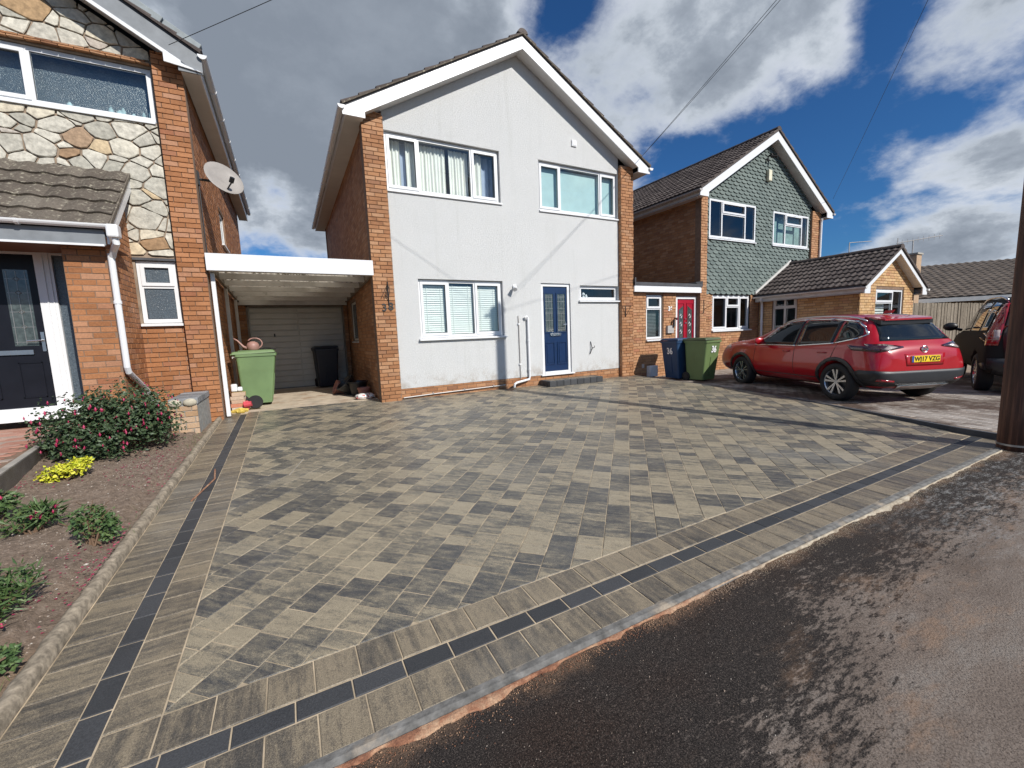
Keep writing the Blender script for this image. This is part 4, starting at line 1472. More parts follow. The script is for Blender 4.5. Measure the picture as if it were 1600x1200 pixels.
# ------------------------------------------------------------------ garage and carport
ga = thing('garage', 'brick garage at the back of the carport behind a cream panelled up-and-over door', 'garage', (.25, 13, -1.19))
mb = MB(); mb.box(-1.02, -.80, 12.5, 17, -1.4, 1.25); mb.box(1.40, 1.54, 12.5, 17, -1.4, 1.25); mb.box(-.80, 1.40, 12.5, 12.7, .93, 1.25); mb.box(-1.02, 1.54, 12.7, 17, 1.2, 1.25)
mb.build('wall', MT['mortar'], ga)
B = Pieces(ga, 'brick', MT['brick_red'], cap=150, minpx=9.5)
G_ = front(12.5)
brick_field(B, G_, -1.02, -.80, -1.2, 1.2); brick_field(B, G_, 1.40, 1.54, -1.2, 1.2); B.finish()
mb = MB(); mb.box(-.80, 1.40, 12.55, 12.6, -1.16, .93)
gd = mb.build('garage_door', MT['garage'], ga)
GP = Pieces(gd, 'door_panel', MT['garage'], cap=60, minpx=3)
m_ = MB(); m_.bbox(-.535, .535, -.02, 0, -.062, .062, .008); gu = (m_.v, m_.f)
for i in range(14):
    for c in (-.245, .845): GP.add(Matrix.Translation((c, 12.55, -1.09 + i * .150)), [Vector((1, 0, 0))], gu)
GP.finish()
k = MB(); k.box(-.28, -.25, 12.50, 12.53, .18, .26); k.tube([(-.265, 12.5, .22), (-.265, 12.46, .22)], .012, 8); k.build('handle', MT['black'], gd)
mb = MB(); mb.box(-.84, -.80, 12.47, 12.55, -1.19, .97); mb.box(1.40, 1.44, 12.47, 12.55, -1.19, .97); mb.box(-.84, 1.44, 12.47, 12.55, .93, .97); mb.build('door_frame', MT['wood_grey'], ga)

cp = thing('carport', 'flat carport with white front fascia and mouldy corrugated roof between the two houses', 'carport', (.25, 9.4, -1.2))
mb = MB(); mb.bbox(-1.03, 1.545, 8.30, 8.335, 1.205, 1.475, .004); mb.build('fascia', MT['upvc'], cp)
mb = MB(); mb.box(-1.0, 1.53, 8.34, 8.40, 1.20, 1.40); mb.build('beam', MT['upvc_old'], cp)
mb = MB(); mb.box(-.99, 1.53, 12.38, 12.44, .98, 1.13); mb.build('beam', MT['upvc_old'], cp)
for x in (-1.0, 1.49):
    mb = MB(); mb.prism([(x, 8.40, 1.20), (x, 12.38, 1.05), (x, 12.38, 1.15), (x, 8.40, 1.32)], (.05, 0, 0)); mb.build('wall_plate', MT['wood_grey'], cp)
for i in range(5):
    y = 9.05 + i * .72; z = 1.30 - (y - 8.4) * .040
    mb = MB(); mb.box(-.95, 1.49, y, y + .05, z - .10, z); mb.build('purlin', MT['upvc_old'], cp)
n = 132; mb = MB(); vs = []
for i in range(n + 1):
    x = -1.02 + 2.55 * i / n
    h = .020 * math.sin(i * math.pi / 2.5 + .4)
    for j in range(9):
        y = 8.34 + (12.5 - 8.34) * j / 8
        vs.append((x, y, 1.335 - (y - 8.4) * .040 + h))
mb.add(vs, [(i * 9 + j, (i + 1) * 9 + j, (i + 1) * 9 + j + 1, i * 9 + j + 1) for i in range(n) for j in range(8)])
m, t = newmat('carport_sheet')
P = pos(t)
t.n.remove(t.b)
cc = t.ramp(t.noise(P, 3.2, 7, .7), [(.33, (.02, .02, .015)), (.41, (.22, .20, .15)), (.50, (.86, .82, .72))])
df = t.node('ShaderNodeBsdfDiffuse'); tl = t.node('ShaderNodeBsdfTranslucent')
t.link(cc, df.inputs[0]); t.link(cc, tl.inputs[0])
ms_ = t.node('ShaderNodeMixShader'); ms_.inputs[0].default_value = .5
t.link(df.outputs[0], ms_.inputs[1]); t.link(tl.outputs[0], ms_.inputs[2]); t.link(ms_.outputs[0], t.n['Material Output'].inputs[0])
mb.build('corrugated_sheet', m, cp, smooth=True)
for (x, y) in ((-.985, 8.50), (-.99, 10.2), (-.99, 11.9)):
    mb = MB(); mb.bbox(x - .03, x + .03, y, y + .06, -1.2, 1.22 - (y - 8.4) * .04, .006); mb.build('post', MT['upvc_old'] if y > 9 else MT['upvc'], cp)


# ================================================================== HOUSE 40 (left)
h40 = thing('stone_clad_house', 'two-storey house on the left with crazy stone cladding, brick porch and black door', 'house', (-4.35, 12.5, -1.1))
mb = MB()
mb.box(-1.415, -1.04, PX + .012, YF + .1, -1.4, 4.32)
mb.box(-7.7, -1.10, YF + .012, YF + .10, -1.4, -.9 + .0)
mb.box(-7.7, -7.62, YF, 16.5, -1.4, 4.4); mb.box(-7.7, -1.06, 16.46, 16.5, -1.4, 4.4)
mb.box(-2.395, -1.972, 7.42, 8.60, -1.4, 1.33)
mb.prism([(-1.972, 7.42, 1.33), (-1.972, 8.49, 1.33), (-1.972, 8.49, 2.48), (-1.972, 7.42, 1.62)], (-.40, 0, 0))
mb.build('wall', MT['mortar'], h40)
wall_poly('side_wall', [(YF, -1.4), (16.5, -1.4), (16.5, 4.4), (YF, 4.4)], [(11.30, 12.20, 2.24, 2.97)], Fr((-1.062, 0, 0), (0, 1, 0), (1, 0, 0)), .1, MT['mortar'], h40)
wall_poly('clad_wall', [(-7.7, -.9), (-1.415, -.9), (-1.415, 4.32), (-4.35, 6.2), (-7.7, 4.3)], [(-3.62, -1.45, 3.40, 4.18), (-1.94, -1.45, .36, 1.35), (-3.9, -2.42, -.78, 1.42)], FR, .12, MT['mortar_dark'], h40, w=-.012)
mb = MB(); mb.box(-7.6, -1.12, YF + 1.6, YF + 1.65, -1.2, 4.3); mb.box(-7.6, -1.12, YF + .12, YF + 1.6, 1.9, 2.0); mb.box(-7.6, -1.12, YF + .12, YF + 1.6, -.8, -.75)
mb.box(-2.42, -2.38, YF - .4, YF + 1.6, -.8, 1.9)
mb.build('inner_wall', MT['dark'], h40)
B = Pieces(h40, 'brick', MT['brick_orange'], cap=295, minpx=9.5)
brick_field(B, front(PX), -1.415, -1.04, -1.24, 4.38, course=.0755)
brick_field(B, FR, -1.972, -1.415, -1.2, .36, course=.0755)
brick_field(B, front(7.42), -2.395, -1.972, -1.2, 1.33, course=.0755)
brick_field(B, Fr((-1.972, 0, 0), (0, 1, 0), (1, 0, 0)), 7.42, 8.48, -1.2, 2.45, course=.0755, clip=lambda u, v: v < 1.50 + (u - 7.42) * .85)
brick_field(B, Fr((-1.062, 0, 0), (0, 1, 0), (1, 0, 0)), PX + .01, 16.5, -1.2, 4.2, holes=[(11.28, 12.22, 2.22, 2.98)], course=.0755)
brick_field(B, FR, -7.68, -3.9, -1.2, 1.40, course=.0755)
print('40 bricks', B.finish())
# crazy paving stones on the front
ST = Pieces(h40, 'stone', MT['crazy'], cap=295, minpx=8)
regions = [
    [(-7.66, 1.42), (-1.435, 1.42), (-1.435, 3.37), (-7.66, 3.37)],
    [(-7.66, 3.37), (-3.66, 3.37), (-3.66, 4.26), (-7.66, 4.26)],
    [(-7.66, 4.26), (-1.435, 4.26), (-1.435, 4.40), (-4.35, 6.18), (-7.66, 4.27)]]
pts = []
g = random.Random(21)
AX = .74
yy = 1.3
row = 0
while yy < 6.4:
    xx = -7.8 + g.uniform(0, .3)
    while xx < -1.1:
        pts.append((xx + g.uniform(-.07, .07), yy + g.uniform(-.085, .085), g.choice([0, 0, .004, .010, .016, -.006])))
        if g.random() < .20: pts.append((xx + g.uniform(.08, .2), yy + g.uniform(-.12, .12), -.004))
        xx += g.uniform(.20, .35)
    yy += .190
    row += 1
for (px, py, pw) in pts:
    near = sorted(pts, key=lambda q: ((q[0] - px) * AX) ** 2 + (q[1] - py) ** 2)[1:22]
    for reg in regions:
        poly = list(reg)
        for (qx, qy, qw) in near:
            a, b = (qx - px) * AX * AX, qy - py
            poly = clip_poly(poly, a, b, ((qx * qx - px * px) * AX * AX + qy * qy - py * py - qw + pw) / 2)
            if len(poly) < 3: break
        if len(poly) < 3: continue
        if area(poly) < 0: poly = poly[::-1]
        if area(poly) < .002: continue
        poly = inset(poly, g.uniform(.003, .007))
        if len(poly) < 3: continue
        # rough outline
        rough = []
        n = len(poly)
        for i in range(n):
            p, q = poly[i], poly[(i + 1) % n]
            l = math.hypot(q[0] - p[0], q[1] - p[1])
            k = max(1, int(l / .06))
            nx_, ny_ = (p[1] - q[1]) / max(l, 1e-6), (q[0] - p[0]) / max(l, 1e-6)
            for j in range(k):
                s = j / k
                jx = g.uniform(-.004, .006) if j else .006
                if j == 0:
                    cx_ = sum(v[0] for v in poly) / n; cy_ = sum(v[1] for v in poly) / n
                    dl = math.hypot(cx_ - p[0], cy_ - p[1]) or 1
                    rough.append((p[0] + (cx_ - p[0]) / dl * .008, p[1] + (cy_ - p[1]) / dl * .008))
                else: rough.append((p[0] + (q[0] - p[0]) * s + nx_ * jx, p[1] + (q[1] - p[1]) * s + ny_ * jx))
        cx, cy = sum(p[0] for p in rough) / len(rough), sum(p[1] for p in rough) / len(rough)
        n = len(rough)
        h = g.uniform(.010, .021)
        vs = [(p[0] - cx, p[1] - cy, 0) for p in rough] + [(p[0] - cx, p[1] - cy, h * .55) for p in rough] + [((p[0] - cx) * .94, (p[1] - cy) * .93, h + g.uniform(-.003, .003)) for p in rough] + [(g.uniform(-.02, .02), g.uniform(-.02, .02), h + g.uniform(0, .006))]
        fs = []
        for i in range(n):
            j = (i + 1) % n
            fs += [(i, j, n + j, n + i), (n + i, n + j, 2 * n + j, 2 * n + i), (2 * n + i, 2 * n + j, 3 * n)]
        M = Matrix(((1, 0, 0, cx), (0, 0, -1, YF + .002), (0, 1, 0, cy), (0, 0, 0, 1)))
        w_ = max(p[0] for p in rough) - min(p[0] for p in rough)
        ST.add(M, [Vector((w_, 0, 0)), Vector((0, 0, .2))], (vs, fs))
print('stones', ST.finish())
# creasing tiles above the upper window
CT = Pieces(h40, 'creasing_tile', MT['brick_red'], cap=60, minpx=6)
m_ = MB(); m_.bbox(-.078, .078, -.055, .03, -.010, .010, .003); cu_ = (m_.v, m_.f)
for i in range(20):
    for q in range(2):
        CT.add(Matrix.Translation((-1.52 - i * .165 - q * .05, YF, 4.215 + q * .026)) @ Matrix.Rotation(rng.uniform(-.05, .05), 4, 'Y') @ Matrix.Rotation(.1, 4, 'X'), [Vector((.16, 0, 0))], cu_)
CT.finish()
wA = window(h40, FR, -3.60, -1.46, 3.42, 4.17, [(-3.60, -2.79, 'C'), (-2.79, -1.46, 'F')], glass='glass', wf=-.06, sill=.04, over=.0, fw=.06)
mb = MB()
for (x, a, b, z) in ((-2.45, .035, .10, 0), (-2.36, .05, .06, 0), (-2.0, .03, .13, 0), (-1.90, .04, .10, 0), (-1.86, .03, .14, 0), (-1.74, .03, .08, 0), (-1.62, .025, .12, 0), (-1.54, .02, .17, 0), (-1.51, .022, .19, 0)):
    mb.lathe([(0, 0), (a, 0), (a, b * .7), (a * .5, b * .85), (a * .45, b), (0, b)], c=(x, YF + .155, 3.46), n=9)
mb.build('bottle', plain('toiletries', (.42, .55, .58), .4, var=.5, scale=9), wA)
mb = MB(); FR.box(mb, -3.55, -1.5, 3.42, 3.46, -.35, -.12); mb.build('inner_sill', MT['upvc'], wA)
# obscured back light behind the bottles
mb = MB(); FR.box(mb, -3.54, -1.51, 3.44, 4.14, -.245, -.240); mb.build('frosted_film', MT['obscured'], wA)
wB = window(h40, FR, -1.935, -1.452, .40, 1.34, [(-1.935, -1.452, 'T', .955)], wf=-.03, sill=.06, over=.02, glass='obscured')
mb = MB(); FR.box(mb, -1.96, -1.42, 1.35, 1.385, -.02, .03); mb.build('lead_flashing', MT['felt'], h40)
window(h40, Fr((-1.062, 0, 0), (0, 1, 0), (1, 0, 0)), 11.30, 12.20, 2.24, 2.97, [(11.3, 12.2, 'F')], wf=-.03, sill=.05)
# porch
PR = Pieces(h40, 'porch_roof_tile', MT['tile_moss'], cap=290, minpx=9)
e0 = Vector((-4.66, 7.17, 1.515)); top = Vector((-4.66, 8.46, 2.60))
S = (top - e0).normalized()
tile_slope(PR, e0, (1, 0, 0), S, 2.80, (top - e0).length, w=.225, g=.335, amp=.022, kind='single')
PR.finish()
mb = MB(); mb.prism([(-4.66, 7.22, 1.50), (-4.66, 8.47, 2.56), (-4.66, 8.47, 2.48), (-4.66, 7.22, 1.42)], (2.78, 0, 0)); mb.build('porch_roof', MT['felt'], h40)
mb = MB(); mb.prism([(-1.885, 7.20, 1.47), (-1.885, 8.47, 2.545), (-1.885, 8.47, 2.36), (-1.885, 7.42, 1.47), (-1.885, 7.20, 1.33)], (.022, 0, 0)); mb.build('porch_barge_board', MT['upvc'], h40)
mb = MB(); mb.prism([(-1.905, 7.16, 1.515), (-1.905, 8.47, 2.62), (-1.905, 8.47, 2.57), (-1.905, 7.20, 1.475)], (.06, 0, 0)); mb.build('porch_verge', MT['tile_moss'], h40)
mb = MB(); mb.box(-4.66, -1.905, 7.205, 7.225, 1.315, 1.50); mb.build('porch_fascia', MT['grey_board'], h40)
mb = MB(); mb.box(-4.66, -1.915, 7.185, 7.205, 1.300, 1.325); mb.build('porch_trim', MT['upvc'], h40)
mb = MB(); mb.box(-4.66, -1.88, 7.225, 8.0, 1.325, 1.335); mb.build('porch_soffit', plain('brown_soffit', (.16, .07, .035), .6), h40)
gutter(h40, (-4.66, 7.20, 1.555), (-1.80, 7.20, 1.555), (0, -1, 0), r=.052)
mb = MB(); mb.bbox(-1.86, -1.74, 7.08, 7.22, 1.40, 1.56, .02); mb.tube([(-1.80, 7.15, 1.43), (-1.79, 7.16, 1.34), (-1.86, 7.30, 1.28), (-1.905, 7.37, 1.20)], .037, 10); mb.build('gutter_outlet', MT['upvc'], h40)
downpipe(h40, [(-1.915, 7.37, 1.24), (-1.915, 7.37, -.24), (-1.915, 7.40, -.30), (-1.925, 8.10, -.60), (-1.925, 8.3, -.78)], r=.036, clips=[(-1.915, 7.37, .62)])
# stepped head casting above the door
DF = front(8.02)
dr = MB()
DF.box(dr, -4.1, -2.40, 1.30, 1.40, -.08, .0); DF.box(dr, -2.875, -2.70, -.73, 1.30, -.08, .0); DF.box(dr, -2.80, -2.785, -.73, 1.30, 0, .012); DF.box(dr, -2.74, -2.73, -.73, 1.30, 0, .01); DF.box(dr, -4.1, -2.70, -.79, -.73, -.08, .03); DF.box(dr, -2.70, -2.40, -.79, -.73, -.08, .0)
DF.box(dr, -3.78, -3.70, -.73, 1.30, -.08, .0)
dfr = dr.build('door_frame', MT['upvc'], h40)
mb = MB(); DF.box(mb, -4.2, -2.38, -.90, -.79, -.1, .10); mb.build('threshold', MT['upvc'], h40)
mb = MB(); DF.box(mb, -2.70, -2.40, -.73, 1.30, -.045, -.04); mb.build('side_light', MT['obscured'], dfr)
d = MB(); DF.box(d, -3.70, -2.875, -.73, 1.30, -.07, -.03)
for (a, b, v0, v1) in ((-3.19, -2.96, -.60, -.12), (-3.62, -3.39, -.60, -.12)):
    q = .012
    DF.box(d, a, b, v1 - q, v1, -.03, -.02); DF.box(d, a, b, v0, v0 + q, -.03, -.02); DF.box(d, a, a + q, v0, v1, -.03, -.02); DF.box(d, b - q, b, v0, v1, -.03, -.02)
door40 = d.build('door', MT['black_door'], h40)
leaded_panel(door40, DF, -3.19, -2.96, .10, 1.10, -.028, 1)
leaded_panel(door40, DF, -3.62, -3.39, .10, 1.10, -.028, 1)
k = MB(); DF.box(k, -3.42, -3.02, -.015, .045, -.03, -.005); k.build('letterbox', MT['steel'], door40)
k = MB(); DF.box(k, -2.93, -2.895, .02, .28, -.03, -.015); k.tube([DF.p(-2.912, .17, -.015), DF.p(-2.912, .17, .035), DF.p(-3.05, .165, .035)], .010, 8); k.build('handle', MT['steel'], door40)
gable_roof(h40, -7.96, -.76, -4.35, 4.42, 6.50, 8.17, 16.9, 4.10, tilemat='tile_dark', wallL=-7.7, wallR=-1.04, kind='flat', barge='grey_board', bd=.30, boxend=True, verge='tile_dark')
mb = MB()
for s_ in (1,):
    zt = lambda x: 4.42 + 2.08 * (abs(x + .76) / 3.59) - .355
    mb.prism([(-1.02, 8.160, zt(-1.02)), (-4.35, 8.160, zt(-4.35)), (-4.35, 8.160, zt(-4.35) - .055), (-1.02, 8.160, zt(-1.02) - .055)], (0, .02, 0))
    mb.prism([(-.76, 8.150, 4.10), (-1.22, 8.150, 4.155), (-1.22, 8.150, 4.30), (-1.0, 8.150, 4.17)], (0, .02, 0))
mb.build('barge_trim', MT['upvc'], h40)
VC = Pieces(h40, 'verge_cap', plain('verge_cap_grey', (.23, .26, .27), .6, var=.2, scale=7, dirt=((.40, .42, .40), 6, .6)), cap=30, minpx=6)
m_ = MB(); m_.bbox(-.24, .24, -.012, .10, -.045, .075, .01); vc = (m_.v, m_.f)
sa_ = math.atan(2.08 / 3.59)
for i in range(8):
    x = -.98 - i * .43
    VC.add(Matrix.Translation((x, 8.155, 4.42 + 2.08 * abs(x + .76) / 3.59 - .0 + (i % 2) * .006)) @ Matrix.Rotation(sa_, 4, 'Y'), [Vector((.48, 0, 0))], vc)
VC.finish()

# satellite dish
sd = thing('satellite_dish', 'grey-brown satellite dish on the brick side wall under the eaves of the stone-clad house', 'satellite dish', (-1.04, 8.62, 2.70))
nrm = Vector((.50, -.75, .43)).normalized()
Qm = nrm.to_track_quat('Z', 'Y').to_matrix().to_4x4()
mb = MB(); mb.lathe([(.0, 0.0), (.11, .012), (.21, .042), (.295, .080), (.30, .084), (.295, .088), (.21, .052), (.0, .02)], c=(-.72, 8.75, 2.74), n=28, M=Qm)
mb.build('reflector', MT['dish'], sd, smooth=True)
mb = MB(); c = Vector((-.72, 8.75, 2.74)); low = c + Qm.to_3x3() @ Vector((0, -.28, .02))
low = c + nrm * .02 + Vector((.0, 0, -.22))
mb.tube([low, c + nrm * .30 + Vector((0, 0, -.20))], .012, 6); mb.tube([c + nrm * .28 + Vector((0, 0, -.19)), c + nrm * .34 + Vector((0, 0, -.15))], .035, 10)
mb.build('receiver_arm', MT['black'], sd)
mb = MB(); mb.box(-1.055, -1.03, 8.66, 8.78, 2.62, 2.84); mb.tube([(-1.04, 8.72, 2.72), (-.90, 8.74, 2.72), tuple(c - nrm * .02)], .02, 8); mb.build('wall_mount', MT['black'], sd)
mb = MB(); mb.tube([(-1.04, 8.70, 2.62), (-1.045, 8.72, 1.9), (-1.045, 8.74, 1.25)], .009, 6); mb.build('lead', MT['cable'], sd)

# low wall between the bed and the drive
lw = thing('low_wall', 'low garden wall with dark coping beside the carport post', 'wall', (-1.38, 7.9, -1.22))
mb = MB(); mb.box(-1.53, -1.215, 7.33, 8.37, -1.34, -.80); mb.build('render_coat', MT['render_old'], lw)
B = Pieces(lw, 'end_brick', MT['brick_old'], cap=60, minpx=5)
brick_field(B, front(7.33), -1.54, -1.205, -1.32, -.82, course=.085, L=.17, proud=.012)
B.finish()
m_ = MB(); m_.bbox(-.17, .17, -.062, .062, -.045, .045, .008); cbu = (m_.v, m_.f)
CB = Pieces(lw, 'coping_brick', MT['bluebrick'], cap=30, minpx=4)
for i in range(8): CB.add(Matrix.Translation((-1.37, 7.42 + i * .13, -.762 + rng.uniform(-.003, .003))), [Vector((.3, 0, 0))], cbu)
CB.finish()
for x in (-1.455, -1.285):
    mb = MB(); bm = bmesh.new(); bmesh.ops.create_icosphere(bm, subdivisions=2, radius=1)
    for v in bm.verts: v.co = Vector((v.co.x * .084, v.co.y * .035, v.co.z * .058)) * (1 + .08 * mnoise.noise(v.co * 3 + Vector((x * 9, 0, 0))))
    mb.addbm(bm, Matrix.Translation((x, 7.315, -.775))); mb.build('end_stone', MT['plaster'], lw, smooth=True)

# ================================================================== HOUSE 36 (right)
h36 = thing('tile_hung_house', 'two-storey house on the right hung with grey-green fish-scale tiles, crimson door and number 36', 'house', (14, 12.5, -1.32))
mb = MB()
mb.box(10.75, 11.03, PX + .012, YF + .1, -1.5, 3.86); mb.box(16.50, 17.05, PX + .012, YF + .1, -1.5, 3.86)
mb.box(10.78, 10.82, YF, 16.5, -1.5, 3.9); mb.box(17.0, 17.04, YF, 16.5, -1.5, 3.9); mb.box(10.78, 17.04, 16.46, 16.5, -1.5, 3.9)
mb.box(11.03, 13.9, YF + .012, YF + .03, -1.5, -.14); mb.box(13.30, 13.9, YF + .012, YF + .03, -.14, 1.0)
mb.box(8.16, 10.75, YF + .012, YF + .10, -1.5, -.30); 
mb.build('wall', MT['mortar'], h36)
wall_poly('link_wall', [(8.16, -.30), (10.75, -.30), (10.75, 1.0), (8.16, 1.0)], [(8.71, 9.34, -.27, .94), (9.87, 10.75 - .01, -.299, .90)], FR, .10, MT['mortar'], h36, w=-.012)
wall_poly('hung_wall', [(11.03, .97), (16.50, .97), (16.50, 3.78), (13.99, 5.75), (11.03, 3.80)], [(11.18, 13.38, 2.62, 3.71), (14.30, 16.40, 2.60, 3.67)], FR, .12, MT['black'], h36, w=-.02)
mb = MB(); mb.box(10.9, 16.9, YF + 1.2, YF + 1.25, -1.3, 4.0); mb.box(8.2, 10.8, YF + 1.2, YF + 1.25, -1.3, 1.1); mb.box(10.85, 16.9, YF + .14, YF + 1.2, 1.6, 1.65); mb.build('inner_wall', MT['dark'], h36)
B = Pieces(h36, 'brick', MT['brick_tan'], cap=290, minpx=9)
brick_field(B, front(PX), 10.75, 11.03, -1.4, 3.86)
brick_field(B, front(PX), 16.50, 17.05, .5, 3.86)
brick_field(B, FR, 8.16, 10.75, -1.42, 1.0, holes=[(8.69, 9.36, -.30, .96), (9.85, 10.76, -1.25, .92)])
brick_field(B, FR, 11.03, 13.9, -1.42, 1.0, holes=[(11.42, 13.28, -.14, 1.0)])
print('36 bricks', B.finish())
B = Pieces(h36, 'side_brick', MT['brick_red'], cap=250, minpx=9)
brick_field(B, Fr((10.78, 0, 0), (0, 1, 0), (-1, 0, 0)), PX + .01, 16.5, 1.2, 3.75)
B.finish()
# fish-scale tiles
FT = Pieces(h36, 'hung_tile', MT['tilehang'], cap=295, minpx=6)
tw_, te = .255, .108
u_ = [(-tw_ * .49, .20), (-tw_ * .49, .065)] + [(-tw_ * .49 * math.cos(math.pi * k / 10), .065 - .065 * math.sin(math.pi * k / 10)) for k in range(1, 10)] + [(tw_ * .49, .065), (tw_ * .49, .20)]
n = len(u_)
wb = lambda v: .054 - .050 * v / .20
vs = [(a, b, wb(b) - .013) for a, b in u_] + [(a, b, wb(b)) for a, b in u_]
fs = [tuple(range(n, 2 * n))] + [(i, (i + 1) % n, n + (i + 1) % n, n + i) for i in range(n)]
un = (vs, fs)
zz36 = lambda x: 3.86 + (5.98 - 3.86) * (1 - abs(x - 13.99) / 3.50) - .20
r = 0; v = .97
while v < 5.9:
    u = 11.03 + tw_ / 2 + (tw_ / 2 if r % 2 else 0) - .03
    while u < 16.55:
        c = (u, v + .05)
        ok = c[1] < zz36(u) and u < 16.58
        if ok and v < 2.15 and u > 13.6 + (v - .97) * 1.45 + .2: ok = False
        tile = [(u + a, v + b) for a, b in u_]
        cut = False
        for (a0, a1, b0, b1) in ((11.17, 13.39, 2.56, 3.715), (14.31, 16.39, 2.55, 3.665)):
            if not ok: break
            if max(p[0] for p in tile) < a0 or min(p[0] for p in tile) > a1 or max(p[1] for p in tile) < b0 or min(p[1] for p in tile) > b1: continue
            pen = [(max(p[0] for p in tile) - a0, (1, 0, a0)), (a1 - min(p[0] for p in tile), (-1, 0, -a1)), (max(p[1] for p in tile) - b0, (0, 1, b0)), (b1 - min(p[1] for p in tile), (0, -1, -b1))]
            best = min(pen, key=lambda q: q[0])
            tile = clip_poly(tile, *best[1]); cut = True
            if len(tile) < 3 or abs(area(tile)) < .002: ok = False
        if ok:
            M = Matrix(((1, 0, 0, u), (0, 0, -1, YF + .012), (0, 1, 0, v), (0, 0, 0, 1))) @ Matrix.Rotation(rng.uniform(-.012, .012), 4, 'Z')
            if cut:
                tl = [(p[0] - u, p[1] - v) for p in tile]; k_ = len(tl)
                un2 = ([(a, b, wb(b) - .013) for a, b in tl] + [(a, b, wb(b)) for a, b in tl], [tuple(range(k_, 2 * k_))] + [(i, (i + 1) % k_, k_ + (i + 1) % k_, k_ + i) for i in range(k_)])
                FT.add(M, [Vector((tw_, 0, 0)), Vector((0, 0, te))], un2)
            else: FT.add(M, [Vector((tw_, 0, 0)), Vector((0, 0, te))], un)
        u += tw_
    v += te; r += 1
print('hung tiles', FT.finish())
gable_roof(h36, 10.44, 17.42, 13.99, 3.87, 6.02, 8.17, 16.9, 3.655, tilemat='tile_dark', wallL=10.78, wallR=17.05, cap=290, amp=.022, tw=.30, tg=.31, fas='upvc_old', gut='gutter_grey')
window(h36, FR, 11.18, 13.38, 2.62, 3.71, [(11.18, 11.75, 'F'), (11.75, 12.86, 'T', 3.34), (12.86, 13.38, 'F')], wf=.035, sill=.07)
wv = window(h36, FR, 14.32, 16.38, 2.61, 3.66, [(14.32, 15.0, 'F'), (15.0, 15.98, 'T', 3.28), (15.98, 16.38, 'F')], wf=.035, sill=.07)
mb = MB(); FR.box(mb, 14.4, 16.3, 2.66, 3.6, -.20, -.19); mb.build('net_curtain', plain('green_net', (.22, .33, .31), .9, var=.25, scale=8), wv)
window(h36, FR, 11.44, 13.27, -.10, .95, [(11.44, 12.15, 'C'), (12.15, 12.76, 'T', .60), (12.76, 13.27, 'C')], wf=-.05, sill=.06)
wc = window(h36, FR, 8.72, 9.33, -.27, .93, [(8.72, 9.33, 'T', .56)], wf=-.05, sill=.06)
mb = MB(); v = -.2
while v < .5:
    FR.box(mb, 8.78, 9.28, v, v + .022, -.18, -.165); v += .04
tag(mb.build('venetian_blind', plain('grey_blind', (.16, .17, .17), .6), wc), kind='stuff')
mb = MB(); FR.box(mb, 8.15, 10.76, .995, 1.165, .0, .13); mb.build('link_fascia', MT['upvc'], h36)
mb = MB(); mb.box(8.14, 10.78, YF - .15, 16.0, 1.165, 1.245); mb.prism([(8.14, YF - .16, 1.16), (8.18, YF - .16, 1.16), (8.18, YF - .16, 1.36), (8.14, YF - .16, 1.36)], (0, 1, 0)); mb.prism([(10.74, YF - .16, 1.16), (10.78, YF - .16, 1.16), (10.78, YF - .16, 1.33), (10.60, YF - .05, 1.30)], (0, 1, 0)); mb.build('flat_roof', MT['felt'], h36)
dr = MB()
FR.box(dr, 9.88, 9.95, -1.22, .90, -.09, -.03); FR.box(dr, 10.67, 10.745, -1.22, .90, -.09, -.03); FR.box(dr, 9.95, 10.67, .83, .90, -.09, -.03)
dfm = dr.build('door_frame', MT['upvc'], h36)
d = MB(); FR.box(d, 9.952, 10.668, -1.22, .828, -.09, -.06)
for (a, b) in ((10.01, 10.24), (10.38, 10.61)):
    q = .022
    FR.box(d, a - q, a, -.9, .70, -.06, -.045); FR.box(d, b, b + q, -.9, .70, -.06, -.045); FR.box(d, a - q, b + q, .70, .72, -.06, -.045); FR.box(d, a - q, b + q, -.92, -.9, -.06, -.045)
d36r = d.build('door', MT['red_door'], h36)
for (a, b, s_) in ((10.03, 10.22, 1), (10.40, 10.59, -1)):
    k = MB()
    zl, zr_ = (.52, .64) if s_ > 0 else (.64, .52)
    k.prism([FR.p(a, -.35, -.058), FR.p(b, -.35, -.058), FR.p(b, zr_, -.058), FR.p(a, zl, -.058)], (0, -.003, 0))
    go = k.build('glazed_panel', MT['leadglass'], d36r)
    k = MB()
    for v_ in (.35, .12, -.1): k.tube([FR.p((a + b) / 2 - .04, v_, -.052), FR.p((a + b) / 2, v_ + .05, -.052), FR.p((a + b) / 2 + .04, v_, -.052), FR.p((a + b) / 2, v_ - .07, -.052)], .010, 5)
    k.build('lead', MT['print_white'], go)
k = MB(); FR.box(k, 10.28, 10.34, .13, .16, -.06, -.03); k.lathe([(.0, 0), (.02, 0), (.02, .02), (0, .03)], c=FR.p(10.31, .25, -.04), n=10); k.build('knocker', MT['chrome'], d36r)
text_obj('36', 'house_number', FR, 9.53, .50, .012, .17, 'print_white', h36, .004, bold=.006)
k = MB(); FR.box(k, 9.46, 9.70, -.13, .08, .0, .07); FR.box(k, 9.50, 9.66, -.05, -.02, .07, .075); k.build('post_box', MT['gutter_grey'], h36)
k = MB(); k.tube([FR.p(9.80, .28, .0), FR.p(9.76, .28, .12), FR.p(9.72, .24, .14)], .02, 6); k.tube([FR.p(9.70, .25, .08), FR.p(9.68, .05, .08)], .035, 8, rs=[.02, .045]); k.build('hanging_lantern', MT['iron'], h36)
